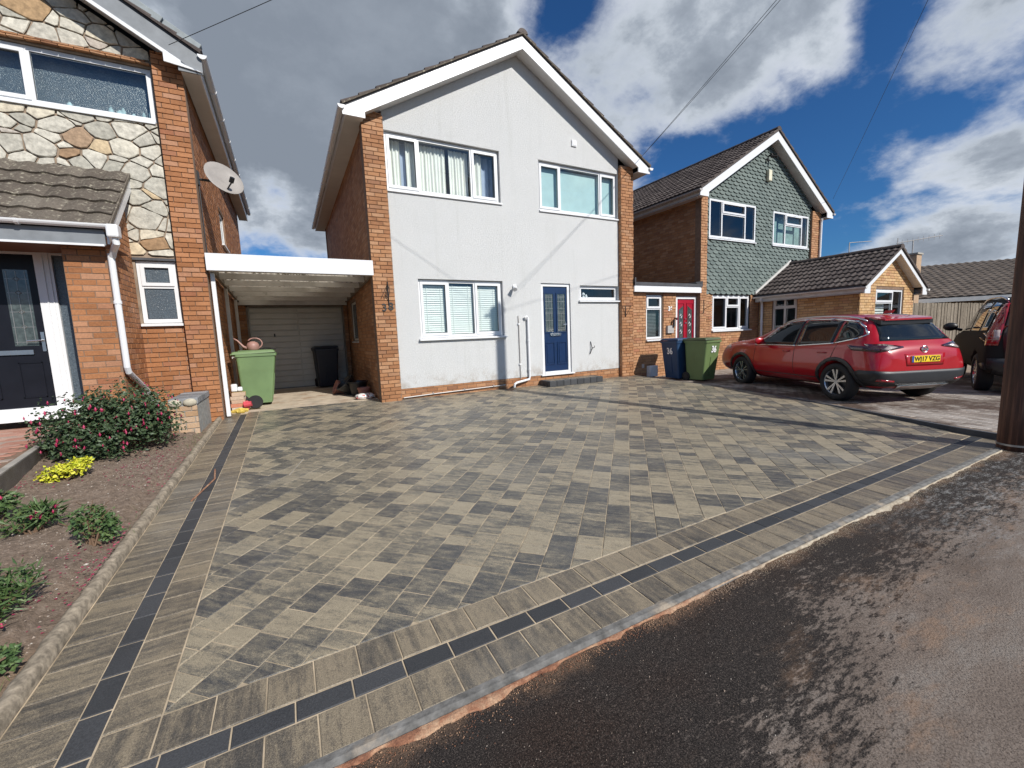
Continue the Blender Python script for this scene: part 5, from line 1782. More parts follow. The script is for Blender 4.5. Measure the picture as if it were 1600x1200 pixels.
k = MB(); k.tube([front(PX).p(10.90, .80, .01), front(PX).p(10.90, .42, .01)], .012, 6); k.tube([front(PX).p(10.90, .50, .01), front(PX).p(11.02, .66, .20)], .007, 5); k.tube([front(PX).p(10.90, .46, .01), front(PX).p(10.80, .38, .05)], .006, 5); k.build('wall_bracket', MT['iron'], h36)
k = MB(); k.bbox(13.87, 14.04, YF - .13, YF - .03, 4.52, 4.86, .02); k.build('alarm_box', plain('cream_box', (.70, .66, .50), .5), h36)
k = MB(); k.tube([(13.98, YF - .03, 5.30), (13.98, YF - .14, 5.32)], .03, 8); k.tube([(13.98, YF - .10, 5.26), (14.06, YF - .26, 5.22)], .04, 8); k.tube([(13.86, YF - .05, 5.2), (13.86, YF - .1, 5.1)], .03, 6); k.build('security_light', MT['iron'], h36)
downpipe(h36, [(16.95, 8.30, 3.62), (16.98, 8.33, 3.50), (16.98, 8.34, .6)], r=.04)
k = MB(); k.bbox(8.70, 9.0, YF - .14, YF - .01, -1.30, -1.0, .01); k.build('meter_box', MT['box_white'], h36)
text_obj('III', 'meter_marks', FR, 8.52, -1.05, .01, .16, 'print_white', h36, .002, squeeze=.8)

# extension
ex = thing('side_extension', 'single-storey golden brick extension with a small gable behind the red car', 'building', (15.35, 7.1, -1.34))
mb = MB()
mb.box(16.96, 16.99, 5.72, 8.47, -1.5, .95)
mb.build('wall', MT['mortar'], ex)
wall_poly('side_wall', [(5.71, -1.5), (8.47, -1.5), (8.47, .95), (5.71, .95)], [(7.29, 8.01, -.26, .88)], Fr((13.712, 0, 0), (0, 1, 0), (-1, 0, 0)), .1, MT['mortar'], ex)
FX = front(5.70)
wall_poly('gable_wall', [(13.712, -1.5), (16.99, -1.5), (16.99, .98), (15.36, 1.95), (13.712, .95)], [(14.60, 16.30, -.15, .87)], FX, .10, MT['mortar'], ex, w=-.012)
mb = MB(); mb.box(14.6, 16.9, 6.9, 6.95, -1.3, .9); mb.box(14.55, 14.6, 5.9, 8.4, -1.3, .9); mb.build('inner_wall', MT['dark'], ex)
B = Pieces(ex, 'brick', MT['brick_gold'], cap=290, minpx=8)
brick_field(B, FX, 13.70, 17.0, -1.45, 1.95, holes=[(14.58, 16.32, -.17, .89)], clip=lambda u, v: v < .93 + (1.90 - .93) * (1 - abs(u - 15.36) / 1.66))
brick_field(B, Fr((13.712, 0, 0), (0, 1, 0), (-1, 0, 0)), 5.70, 8.45, -1.3, .93, holes=[(7.27, 8.03, -.28, .90)])
B.finish()
wx = window(ex, FX, 14.60, 16.30, -.15, .87, [(14.60, 15.68, 'T', .50), (15.68, 16.30, 'F')], wf=-.03, sill=.05)
mb = MB(); v = -.1
while v < .45:
    FX.box(mb, 14.67, 15.6, v, v + .05, -.2, -.19); v += .075
tag(mb.build('venetian_blind', MT['blind'], wx), kind='stuff')
FS = Fr((13.712, 0, 0), (0, 1, 0), (-1, 0, 0))
wy = window(ex, FS, 7.29, 8.01, -.26, .88, [(7.29, 8.01, 'T', .50)], wf=-.03, sill=.04, mat='upvc_old')
mb = MB(); FS.box(mb, 7.62, 7.68, -.2, .82, -.035, -.03); mb.build('glazing_bar', MT['upvc_old'], wy)
gable_roof(ex, 13.43, 17.27, 15.36, .965, 2.05, 5.48, 8.44, .74, tilemat='tile_dark', tilename='roof_tile', wallL=13.712, wallR=16.99, cap=290, amp=.024, tw=.29, tg=.27, bd=.16, gut='upvc_old', fas='upvc_old')
mb = MB(); mb.prism([(13.45, 8.41, .99), (15.36, 8.41, 2.07), (15.36, 8.41, 2.16), (13.45, 8.41, 1.06)], (0, .05, 0)); mb.build('flashing', MT['upvc_old'], ex)
downpipe(ex, [(13.41, 8.20, .88), (13.42, 8.22, .80), (13.60, 8.30, .70), (13.63, 8.31, .62), (13.63, 8.31, -1.33)], r=.036, mat='upvc', clips=[(13.63, 8.31, .1)])

# fence and far bungalow
fe = thing('board_fence', 'tall weathered close-board fence behind the cars', 'fence', (22, 5.72, -1.4))
FB = Pieces(fe, 'fence_board', MT['fence'], cap=290, minpx=4)
x = 17.05
g = random.Random(4)
while x < 32:
    wd = g.uniform(.12, .14)
    m_ = MB(); h = 1.86 + g.uniform(-.012, .012); m_.box(-wd / 2, wd / 2, -.01, .01, 0, h)
    FB.add(Matrix.Translation((x + wd / 2, 5.72 + g.uniform(-.004, .004) + (.012 if int(x * 7) % 2 else 0), -1.37)) @ Matrix.Rotation(g.uniform(-.006, .006), 4, 'Y'), [Vector((0, 0, 1.8))], (m_.v, m_.f))
    x += wd - .008
FB.finish()
mb = MB()
for z in (-1.1, -.35, .3): mb.box(17.05, 32, 5.74, 5.79, z, z + .09)
mb.build('rail', MT['wood_grey'], fe)

bg = thing('far_bungalow', 'low bungalow with a long brown-grey tiled roof beyond the fence', 'bungalow', (34, 8, -1.4))
U = Vector((.55, -.835, 0)); Nn = Vector((.835, .55, 0))
E0 = Vector((28.5, 9.5, 1.0)) - U * 9.0
Sv = (Nn * 5.7 + Vector((0, 0, 2.12))); SL = Sv.length
PT = Pieces(bg, 'roof_tile', MT['tile_far'], cap=0)
tile_slope(PT, E0, U, Sv, 26.0, SL, w=.33, g=.33, amp=.05, kind='single'); PT.finish()
mb = MB()
a = E0 - Vector((0, 0, .03))
mb.prism([a, a + Sv, a + Nn * 11.4], U * 26.0)
mb.build('roof', MT['felt'], bg)
mb = MB(); b0 = E0 + Vector((0, 0, -.02)) - Nn * .01
mb.prism([b0, b0 + Vector((0, 0, -.20)), b0 + Vector((0, 0, -.20)) + Nn * .03, b0 + Nn * .03], U * 26.0); mb.build('fascia', MT['upvc_old'], bg)
mb = MB(); b0 = E0 + Nn * .4 + Vector((0, 0, -2.5)); mb.prism([b0, b0 + Vector((0, 0, 2.45)), b0 + Vector((0, 0, 2.45)) + Nn * 10.5, b0 + Nn * 10.5], U * 26.0); mb.build('wall', MT['brick_old'], bg)

# aerials on the skyline
PA = Vector((30.93, 13.56, 3.92)); PB_ = Vector((28.25, 9.64, 3.04))
t1 = thing('tv_aerial', 'thin television aerial on the skyline just right of the tile-hung house', 'aerial', (30.93, 13.56, 1.92))
mb = MB(); p0 = PA + Vector((0, 0, -2)); p1 = Vector((0, 0, 4.79))
mb.tube([p0, Vector((p0.x, p0.y, p1.z))], .03, 6); p1 = Vector((p0.x, p0.y, p1.z)); mb.build('mast', MT['gutter_grey'], t1)
mb = MB(); ax_ = Vector((.85, -.5, .0)).normalized()
mb.tube([p1, p1 + ax_ * 1.3 + Vector((0, 0, .03))], .022, 6); mb.build('boom', MT['gutter_grey'], t1)
ch = thing('chimney_stack', 'small brown chimney showing beside the extension gable', 'chimney', (28.25, 9.64, -1.6))
p0 = PB_
mb = MB(); mb.box(p0.x - .28, p0.x + .28, p0.y - .28, p0.y + .28, -1.6, p0.z + .15); mb.build('shaft', MT['brick_old'], ch)
mb = MB(); mb.box(p0.x - .33, p0.x + .33, p0.y - .33, p0.y + .33, p0.z + .15, p0.z + .23); mb.build('cap', MT['concrete'], ch)
t2 = thing('tv_aerial', 'yagi television aerial on the mast above the extension gable', 'aerial', tuple(p0 + Vector((0, 0, .23))))
p1 = Vector((p0.x, p0.y, 3.93))
mb = MB(); mb.tube([p0 + Vector((0, 0, .2)), p1], .028, 6); mb.build('mast', MT['gutter_grey'], t2)
ax_ = Vector((.80, -.58, .12)).normalized()
mb = MB(); mb.tube([p1 - ax_ * .75, p1 + ax_ * 1.3], .02, 6)
for k in range(8): q = p1 + ax_ * (-.5 + k * .24); mb.tube([q - Vector((0, 0, .13)), q + Vector((0, 0, .13))], .01, 4)
mb.tube([p1 - ax_ * .7 - Vector((0, 0, .25)), p1 - ax_ * .7 + Vector((0, 0, .25))], .02, 4)
mb.build('boom', MT['gutter_grey'], t2)


# ================================================================== utility pole and cables
po = thing('utility_pole', 'dark tarred timber pole standing at the corner of the new driveway', 'pole', (6.80, 1.38, -1.45))
mb = MB(); mb.tube([(6.84, 1.36, -1.7), (6.84, 1.36, -1.0), (6.85, 1.36, 1.0), (6.85, 1.36, 6.1)], .14, 20, rs=[.140, .138, .130, .110]); mb.build('shaft', MT['pole'], po, smooth=True)
mb = MB(); mb.tube([(6.84, 1.36, -1.39), (6.84, 1.36, -1.37)], .144, 20); mb.build('band', MT['steel'], po)
mb = MB(); mb.tube([(6.93, 1.29, -1.45), (6.93, 1.29, 5.9)], .014, 6); mb.build('conduit', MT['gutter_grey'], po)
mb = MB(); mb.tube([(6.6, 1.37, 5.95), (7.0, 1.37, 5.95)], .03, 8); mb.tube([(6.81, 1.2, 5.9), (6.81, 1.55, 5.9)], .03, 8); mb.build('cross_bracket', MT['steel'], po)


def cable(a, b, label, sag=.05, r=.0045):
    a = Vector(a); b = Vector(b)
    pts = [a.lerp(b, k / 14) - Vector((0, 0, sag * 4 * (k / 14) * (1 - k / 14))) for k in range(15)]
    mb = MB(); mb.tube(pts, r, 5)
    tag(mb.build('overhead_cable', MT['cable']), label, 'cable', 'cables from the utility pole')


cable((6.79, 1.37, 6.02), (8.17, 8.14, 4.25), 'nearer of the twin cables running to the right eaves of the rendered house')
cable((6.85, 1.37, 5.96), (8.27, 8.14, 4.34), 'further of the twin cables running to the right eaves of the rendered house')
cable((6.86, 1.37, 5.92), (17.28, 8.14, 4.28), 'single cable running to the right eaves of the tile-hung house')
cable((6.76, 1.38, 6.0), (-1.13, 8.10, 4.36), 'cable running to the barge board of the stone-clad house')

# ================================================================== cars
HALF = 11


def section(y, zb, hs, hm, hb, zbelt, hr, zr, crown=.03, zw=.58):
    return [(0, y, zb), (hs * .7, y, zb), (hs, y, zb + .05), (hm, y, zw - .10), (hm, y, zw + .12), (hb, y, zbelt - .02),
            (hb + (hr - hb) * .18, y, zbelt + .06 * (zr - zbelt)), (hb + (hr - hb) * .62, y, zbelt + (zr - zbelt) * .55), (hr, y, zr - crown * 2.0 - .015), (hr * .72, y, zr - crown * .6), (0, y, zr)]


def car_body(name, secs, mat, root, wells, wr=.39, crease=None):
    mb = MB(); n = HALF
    vs = []
    for s in secs:
        half = s
        ring = [(-p[0], p[1], p[2]) for p in half[::-1]] + [p for p in half[1:-1]]
        vs.append(ring)
    m = len(vs[0])
    flat = [p for r in vs for p in r]
    fs = [(i * m + k, i * m + (k + 1) % m, (i + 1) * m + (k + 1) % m, (i + 1) * m + k) for i in range(len(vs) - 1) for k in range(m)]
    fs.append(tuple(range(m))[::-1]); fs.append(tuple(range((len(vs) - 1) * m, len(vs) * m)))
    mb.add(flat, fs)
    o = mb.build(name, mat, root, local=True, smooth=True)
    bm = bmesh.new(); bm.from_mesh(o.data)
    bmesh.ops.triangulate(bm, faces=[f for f in bm.faces if len(f.verts) > 4])
    bmesh.ops.recalc_face_normals(bm, faces=bm.faces[:])
    bm.to_mesh(o.data); bm.free()
    addmod_eval(o, [('SUBSURF', dict(levels=2, render_levels=2))])
    bm = bmesh.new(); bm.from_mesh(o.data)
    bvh = BVHTree.FromBMesh(bm)
    bm.free()
    cuts = []
    for (wy, sx) in wells:
        c = MB(); pts = [(sx * .50, wy, .345), (sx * 1.2, wy, .345)]
        c.tube(pts, wr, 32)
        co = c.build('cutter', MT['black'], root, local=True)
        bm = bmesh.new(); bm.from_mesh(co.data); bmesh.ops.recalc_face_normals(bm, faces=bm.faces[:]); bm.to_mesh(co.data); bm.free()
        cuts.append(co)
    bpy.context.view_layer.update()
    addmod_eval(o, [('BOOLEAN', dict(object=c, operation='DIFFERENCE', solver='EXACT')) for c in cuts])
    for c in cuts: bpy.data.objects.remove(c)
    for p in o.data.polygons: p.use_smooth = True
    o.data.materials.clear(); o.data.materials.append(mat)
    return o, bvh


def patch(bvh, poly, axis, off, res, name, mat, parent, side=1, skirt=.008):
    """panel that follows the body; axis L/R = (y,z), B = rear (x,z), T = top (x,y)"""
    xs = [p[0] for p in poly]; ys = [p[1] for p in poly]
    nx = max(1, int((max(xs) - min(xs)) / res)); ny = max(1, int((max(ys) - min(ys)) / res))
    mb = MB(); cache = {}
    vs = []; nm = []

    def vert(a, b):
        k = (round(a, 4), round(b, 4))
        if k in cache: return cache[k]
        if axis == 'S': o, d = Vector((side * 2.5, a, b)), Vector((-side, 0, 0))
        elif axis == 'B': o, d = Vector((a, -3, b)), Vector((0, 1, 0))
        elif axis == 'F': o, d = Vector((a, 6, b)), Vector((0, -1, 0))
        else: o, d = Vector((a, b, 4)), Vector((0, 0, -1))
        hit = bvh.ray_cast(o, d)
        if hit[0] is None:
            cache[k] = None; return None
        nn = hit[1] if hit[1].dot(d) < 0 else -hit[1]
        vs.append(hit[0] + nn * off); nm.append(nn)
        cache[k] = len(vs) - 1
        return cache[k]
    fs = []
    x0, y0 = min(xs), min(ys); dx = (max(xs) - x0) / nx; dy = (max(ys) - y0) / ny
    for i in range(nx):
        for j in range(ny):
            c = list(poly)
            c = clip_poly(c, -1, 0, -(x0 + i * dx)); c = clip_poly(c, 1, 0, x0 + (i + 1) * dx) if len(c) > 2 else c
            c = clip_poly(c, 0, -1, -(y0 + j * dy)) if len(c) > 2 else c; c = clip_poly(c, 0, 1, y0 + (j + 1) * dy) if len(c) > 2 else c
            if len(c) < 3: continue
            ids = [vert(*p) for p in c]
            if any(q is None for q in ids): continue
            u = []
            for q in ids:
                if not u or q != u[-1]: u.append(q)
            if len(u) > 2 and u[0] == u[-1]: u.pop()
            if len(u) > 2: fs.append(tuple(u))
    if not fs: return None
    mb.add(vs, fs)
    # skirt round the boundary gives it thickness
    from collections import Counter
    ec = Counter()
    for f in fs:
        for i in range(len(f)): ec[tuple(sorted((f[i], f[(i + 1) % len(f)])))] += 1
    be = [e for e, c in ec.items() if c == 1]
    n0 = len(vs)
    mb.add([vs[q] - nm[q] * skirt for q in range(n0)], [])
    for (a, b) in be: mb.f.append((a, b, n0 + b, n0 + a)); mb.m.append(0); mb.sm.append(False)
    o = mb.build(name, mat, parent, local=True)
    bm = bmesh.new(); bm.from_mesh(o.data); bmesh.ops.recalc_face_normals(bm, faces=bm.faces[:])
    bm.to_mesh(o.data); bm.free()
    for p in o.data.polygons[:len(fs)]: p.use_smooth = True
    return o


def strip(pts, wd):
    """2d polyline to thin polygons"""
    out = []
    for p, q in zip(pts, pts[1:]):
        dx, dy = q[0] - p[0], q[1] - p[1]; l = math.hypot(dx, dy); nx, ny = -dy / l * wd / 2, dx / l * wd / 2
        ex, ey = dx / l * wd * .3, dy / l * wd * .3
        out.append([(p[0] - nx - ex, p[1] - ny - ey), (q[0] - nx + ex, q[1] - ny + ey), (q[0] + nx + ex, q[1] + ny + ey), (p[0] + nx - ex, p[1] + ny - ey)])
    return out


def multi(bvh, polys, axis, off, res, name, mat, parent, side=1):
    first = None
    mb = MB()
    for p in polys:
        o = patch(bvh, p, axis, off, res, name, mat, parent, side, skirt=.006)
        if o is None: continue
        b = len(mb.v)
        mb.v += [tuple(v.co) for v in o.data.vertices]; mb.r += [0] * len(o.data.vertices)
        for f in o.data.polygons: mb.f.append(tuple(b + i for i in f.vertices)); mb.m.append(0); mb.sm.append(True)
        me = o.data
        bpy.data.objects.remove(o); bpy.data.meshes.remove(me)
    return mb.build(name, mat, parent, local=True) if mb.f else None


def wheel(root, x, y, side, r=.345, spokes=5, w=.21):
    e = bpy.data.objects.new('wheel', None); COL.objects.link(e); e.parent = root; e.location = (x, y, r); e.empty_display_size = .1
    Mx = Matrix.Rotation(R(90) * side, 4, 'Y')
    mb = MB()
    mb.lathe([(r * .68, -w / 2), (r * .90, -w / 2), (r * .985, -w * .38), (r, -w * .2), (r, w * .2), (r * .985, w * .38), (r * .90, w / 2), (r * .70, w / 2), (r * .68, w * .42)], n=40, M=Mx, cap=False)
    mb.build('tyre', MT['rubber'], e, local=True, smooth=True)
    mb = MB()
    mb.lathe([(0, -.02), (r * .68, -.02), (r * .68, .0), (0, .0)], n=32, M=Matrix.Translation((side * w * .12, 0, 0)) @ Mx); mb.build('brake_disc', MT['black'], e, local=True)
    mb = MB()
    rr = r * .69
    mb.lathe([(rr * .95, w * .34), (rr, w * .44), (rr * 1.03, w * .46), (rr * 1.03, w * .36), (rr * .96, w * .1)], n=40, M=Mx, cap=False)
    mb.lathe([(0, w * .34), (rr * .17, w * .34), (rr * .19, w * .26), (rr * .2, w * .1)], n=16, M=Mx, cap=False)
    for k in range(spokes):
        for dlt in (-.13, .13):
            a = 2 * math.pi * k / spokes + .25
            a1 = a + dlt * 1.55
            P0 = Vector((0, math.cos(a + dlt) * rr * .14, math.sin(a + dlt) * rr * .14)); P1 = Vector((0, math.cos(a1) * rr * .97, math.sin(a1) * rr * .97))
            dv = (P1 - P0).normalized(); nv = Vector((0, -dv.z, dv.y))
            x0 = side * w * .35; x1 = side * w * .22
            wa, wbb = rr * .045, rr * .085
            vs = [P0 - nv * wa + Vector((x0, 0, 0)), P0 + nv * wa + Vector((x0, 0, 0)), P1 + nv * wbb + Vector((x0 + side * .012, 0, 0)), P1 - nv * wbb + Vector((x0 + side * .012, 0, 0))]
            vs += [v + Vector((x1 - x0, 0, 0)) for v in vs]
            mb.add(vs, [(0, 1, 2, 3), (4, 7, 6, 5), (0, 4, 5, 1), (1, 5, 6, 2), (2, 6, 7, 3), (3, 7, 4, 0)])
    for k in range(5):
        a = 2 * math.pi * k / 5
        mb.tube([(side * w * .30, math.cos(a) * rr * .11, math.sin(a) * rr * .11), (side * w * .37, math.cos(a) * rr * .11, math.sin(a) * rr * .11)], .008, 6)
    mb.build('rim', MT['alloy'], e, local=True)
    return e


# ---- red crossover
sc_ = .95
car = thing('parked_car', 'shiny red crossover parked on the right-hand drive, yellow plate WJ17 VZG', 'car', (8.35 + .855 * math.cos(R(21.8)), 3.78 - .855 * math.sin(R(21.8)), -1.362), -R(21.8))
car.scale = (sc_, sc_, sc_)
S_ = section
secs = [
    S_(-.78, .36, .55, .66, .60, .78, .55, .82, .0, .55),
    S_(-.74, .30, .70, .83, .72, .90, .60, .98, .01, .55),
    S_(-.62, .27, .74, .89, .80, .98, .60, 1.10, .02),
    S_(-.50, .25, .75, .905, .85, 1.02, .60, 1.28, .03),
    S_(-.38, .24, .76, .91, .87, 1.03, .585, 1.45, .03),
    S_(-.20, .23, .77, .912, .885, 1.03, .585, 1.53, .03),
    S_(.20, .22, .78, .912, .885, 1.00, .60, 1.565, .03),
    S_(.80, .22, .78, .905, .88, .975, .61, 1.585, .03),
    S_(1.40, .22, .78, .905, .875, .955, .60, 1.57, .03),
    S_(1.85, .22, .78, .905, .875, .945, .57, 1.46, .03),
    S_(2.20, .22, .78, .91, .885, 1.00, .60, 1.28, .02),
    S_(2.50, .22, .78, .915, .885, 1.00, .70, 1.13, .01),
    S_(2.90, .23, .77, .915, .875, .97, .70, 1.09, .01),
    S_(3.22, .25, .76, .905, .85, .95, .68, 1.06, .01, .62),
    S_(3.44, .27, .73, .88, .80, .90, .64, 1.00, .01, .60),
    S_(3.56, .29, .69, .82, .73, .84, .58, .93, .0, .58),
    S_(3.62, .33, .62, .74, .66, .76, .50, .84, .0, .55),
    S_(3.63, .36, .58, .68, .60, .70, .46, .76, .0, .54),
]
WB = 2.646
body, bv = car_body('body', secs, MT['car_red'], car, [(0, -1), (0, 1), (WB, -1), (WB, 1)], wr=.385)
for (y, s_) in ((0, -1), (0, 1), (WB, -1), (WB, 1)): wheel(car, s_ * .795, y, s_)
for s_ in (-1, 1):
    # wheel-arch cladding ring
    for wy in (0, WB):
        ring = []
        for k in range(0, 25):
            a = math.pi * (-.12 + 1.24 * k / 24)
            ring.append((wy + math.cos(a), math.sin(a)))
        polys = []
        for k in range(24):
            a0, a1 = ring[k], ring[k + 1]
            f = lambda p, r: (wy + (p[0] - wy) * r, .345 + p[1] * r)
            polys.append([f(a0, .390), f(a1, .390), f(a1, .455), f(a0, .455)][::1])
        o_ = [(wy + .455 * math.cos(a), .345 + .455 * math.sin(a)) for a in [math.pi * (-.12 + 1.24 * k / 30) for k in range(31)]]
        i_ = [(wy + .388 * math.cos(a), .345 + .388 * math.sin(a)) for a in [math.pi * (-.12 + 1.24 * k / 30) for k in range(30, -1, -1)]]
        patch(bv, o_ + i_, 'S', .014, .035, 'arch_trim', MT['trim'], car, s_, skirt=.014)
    multi(bv, [[(.40, .24), (2.24, .24), (2.24, .40), (.40, .40)]], 'S', .014, .12, 'sill_trim', MT['trim'], car, s_)
    gl1 = [(1.02, 1.00), (2.02, .985), (2.12, 1.02), (1.72, 1.33), (1.45, 1.445), (1.02, 1.475)]
    gl2 = [(.14, 1.06), (.97, 1.00), (.97, 1.475), (.40, 1.465), (.14, 1.45)]
    gl3 = [(-.36, 1.20), (-.28, 1.15), (.09, 1.07), (.09, 1.445), (-.14, 1.40), (-.30, 1.30)]
    for g_ in (gl1, gl2, gl3): patch(bv, g_, 'S', .006, .07, 'side_window', MT['car_glass'], car, s_)
    tr_ = [(2.20, .985), (1.0, .985), (.12, 1.045), (-.30, 1.135), (-.42, 1.20), (-.30, 1.33), (-.12, 1.43), (.40, 1.49), (1.02, 1.50), (1.47, 1.47), (1.76, 1.35), (2.20, .99)]
    multi(bv, strip(tr_, .022), 'S', .010, .08, 'window_trim', MT['chrome'], car, s_)
    multi(bv, strip([(1.0, .36), (1.0, .98)], .008) + strip([(.02, 1.04), (.10, .80), (.42, .40), (.46, .36)], .008) + strip([(2.24, .38), (2.18, .70), (2.16, .97)], .008) + strip([(.98, 1.0), (.98, 1.49)], .05), 'S', .004, .08, 'door_gap', MT['black'], car, s_)
    for yy_ in (1.12, .22):
        mb = MB(); h = bv.ray_cast(Vector((s_ * 2.5, yy_, .88)), Vector((-s_, 0, 0)))[0]
        mb.tube([(h.x, yy_ - .01, .87), (h.x + s_ * .03, yy_ + .02, .875), (h.x + s_ * .03, yy_ + .16, .875), (h.x, yy_ + .19, .87)], .013, 8); mb.build('door_handle', MT['car_red'], car, local=True, smooth=True)
    # mirror
    mb = MB(); mb.tube([(s_ * .84, 1.90, 1.02), (s_ * .96, 1.87, 1.04)], .03, 8); bm = bmesh.new(); bmesh.ops.create_uvsphere(bm, u_segments=16, v_segments=10, radius=1)
    for v in bm.verts: v.co = Vector((s_ * 1.01 + v.co.x * .12, 1.86 + v.co.y * .085 * (1 if v.co.y > 0 else .45), 1.075 + v.co.z * .08))
    mb.addbm(bm); mb.build('door_mirror', MT['car_red'], car, local=True, smooth=True)
    patch(bv, [(3.08, .90), (3.40, .85), (3.46, .88), (3.40, .93), (3.14, .955)], 'S', .008, .05, 'headlamp', MT['lamp_clear'], car, s_)
    # roof rail
    mb = MB(); pts_ = []
    for k in range(13):
        yy_ = -.25 + 1.95 * k / 12
        h = bv.ray_cast(Vector((s_ * .56, yy_, 4)), Vector((0, 0, -1)))[0]
        pts_.append((s_ * .56, yy_, h.z + .035 * min(1, min(k, 12 - k) / 1.5) + .005))
    mb.tube(pts_, .016, 8); mb.build('roof_rail', MT['steel'], car, local=True, smooth=True)
    # rear lamp wraps the corner
    patch(bv, [(s_ * a, b) for a, b in ([(.36, .965), (.78, .90), (.92, .94), (.92, 1.04), (.62, 1.03), (.36, .985)])][::s_], 'B', .010, .05, 'rear_lamp', MT['lamp_dark'], car)
    patch(bv, [(-.62, .91), (-.30, .93), (-.18, 1.02), (-.40, 1.00), (-.62, 1.01)], 'S', .010, .05, 'rear_lamp', MT['lamp_dark'], car, s_)
    patch(bv, [(s_ * a, b) for a, b in ([(.46, .972), (.66, .925), (.72, .94), (.60, 1.0)])][::s_], 'B', .016, .05, 'lamp_lens', MT['lamp_clear'], car)
    patch(bv, [(s_ * a, b) for a, b in ([(.56, .40), (.80, .43), (.80, .46), (.56, .43)])][::s_], 'B', .022, .05, 'reflector', MT['lamp_red'], car)
# rear
patch(bv, [(-.66, 1.08), (.66, 1.08), (.60, 1.18), (.53, 1.40), (-.53, 1.40), (-.60, 1.18)], 'B', .006, .06, 'rear_window', MT['car_glass'], car)
patch(bv, [(-.90, .34), (.90, .34), (.90, .60), (.60, .585), (-.60, .585), (-.90, .60)], 'B', .020, .06, 'rear_bumper', MT['trim'], car)
for s_ in (-1, 1): patch(bv, [(-.72, .33), (-.40, .33), (-.42, .56), (-.72, .59)], 'S', .012, .06, 'bumper_corner', MT['trim'], car, s_)
patch(bv, [(-.40, .27), (.40, .27), (.48, .35), (-.48, .35)], 'B', .028, .06, 'skid_plate', MT['steel'], car)
patch(bv, [(-.34, .66), (.34, .66), (.38, .86), (-.38, .86)], 'B', .004, .06, 'tailgate_recess', MT['car_red'], car)
mb = MB(); mb.prism([(-.50, -.14, 1.505), (.50, -.14, 1.505), (.52, -.40, 1.468), (.45, -.47, 1.45), (-.45, -.47, 1.45), (-.52, -.40, 1.468)], (0, .0, -.025)); mb.build('spoiler', MT['car_red'], car, local=True)
mb = MB(); mb.prism([(-.52, -.24, 1.478), (.52, -.24, 1.478), (.50, -.445, 1.428), (-.50, -.445, 1.428)], (0, .0, -.07)); mb.build('spoiler_underside', MT['black'], car, local=True)
mb = MB(); mb.tube([(0, -.56, 1.10), (.18, -.60, 1.115), (.42, -.575, 1.13)], .012, 6); mb.tube([(0, -.50, 1.10), (0, -.60, 1.10)], .03, 8); mb.build('rear_wiper', MT['black'], car, local=True)
mb = MB(); mb.prism([(-.02, -.02, 1.55), (.02, -.02, 1.55), (.012, -.17, 1.555), (-.012, -.17, 1.555)], (0, 0, .055)); mb.v = [(v[0], v[1] - (.05 if v[2] > 1.58 else 0), v[2]) for v in mb.v]; mb.build('roof_fin', MT['car_red'], car, local=True)
CB_ = Fr((0, 0, 0), (1, 0, 0), (0, -1, 0))
hy = bv.ray_cast(Vector((0, -3, .76)), Vector((0, 1, 0)))[0].y
cm = WM(car)


def on_car(root, yy_, tilt):
    m_ = WM(root)
    N = (m_.to_3x3() @ Vector((0, -math.cos(tilt), math.sin(tilt)))).normalized(); V_ = (m_.to_3x3() @ Vector((0, math.sin(tilt), math.cos(tilt)))).normalized()
    return Fr(m_ @ Vector((0, yy_, 0)), (m_.to_3x3() @ Vector((1, 0, 0))).normalized(), N, V_)


fp = on_car(car, hy - .012, 0)
k = MB(); fp.box(k, -.25, .25, .685, .785, -.01, .006); pl = k.build('number_plate', MT['plate_y'], car)
text_obj('WJ17 VZG', 'plate_lettering', fp, .018, .702, .008, .098, 'print_black', pl, .001, 'CENTER', squeeze=1.0, bold=.0022)
k = MB(); fp.box(k, -.25, -.215, .685, .785, .006, .008); k.build('plate_band', plain('plate_blue', (.02, .06, .3), .5), pl)
k = MB(); hb_ = bv.ray_cast(Vector((0, -3, .93)), Vector((0, 1, 0)))[0].y - .012
pts_ = [(.052 * math.cos(a * math.pi / 10), hb_, .93 + .052 * math.sin(a * math.pi / 10)) for a in range(21)]
k.tube(pts_, .010, 6); k.box(-.065, .065, hb_ - .008, hb_ + .004, .918, .942); k.build('badge', MT['chrome'], car, local=True)
text_obj('QASHQAI', 'model_lettering', on_car(car, hy + .03, 0), -.62, .66, .0, .045, 'chrome', car, .010, squeeze=1.1)

# ---- tan SUV
ca2 = thing('parked_car', 'olive-grey SUV with tall rear lamps, half hidden behind the timber pole', 'car', (11.62, 2.02, -1.362), -R(68))
secs = [
    S_(-.78, .42, .60, .70, .66, .90, .60, 1.0, .0, .6),
    S_(-.74, .34, .76, .86, .82, 1.05, .62, 1.30, .01, .6),
    S_(-.66, .30, .78, .88, .85, 1.08, .66, 1.60, .02),
    S_(-.55, .28, .78, .89, .86, 1.08, .68, 1.69, .03),
    S_(.0, .28, .78, .89, .87, 1.06, .69, 1.72, .03),
    S_(.9, .28, .78, .89, .87, 1.04, .69, 1.73, .03),
    S_(1.5, .28, .78, .89, .87, 1.02, .67, 1.69, .03),
    S_(2.0, .28, .78, .89, .87, 1.02, .66, 1.40, .03),
    S_(2.35, .28, .78, .89, .86, 1.0, .68, 1.12, .02),
    S_(2.9, .28, .78, .89, .84, .96, .66, 1.06, .01),
    S_(3.4, .30, .70, .84, .78, .86, .60, .95, .01),
    S_(3.6, .36, .55, .66, .6, .70, .45, .74, .0),
]
b2, bw = car_body('body', secs, MT['car_tan'], ca2, [(0, -1), (0, 1), (2.62, -1), (2.62, 1)], wr=.39)
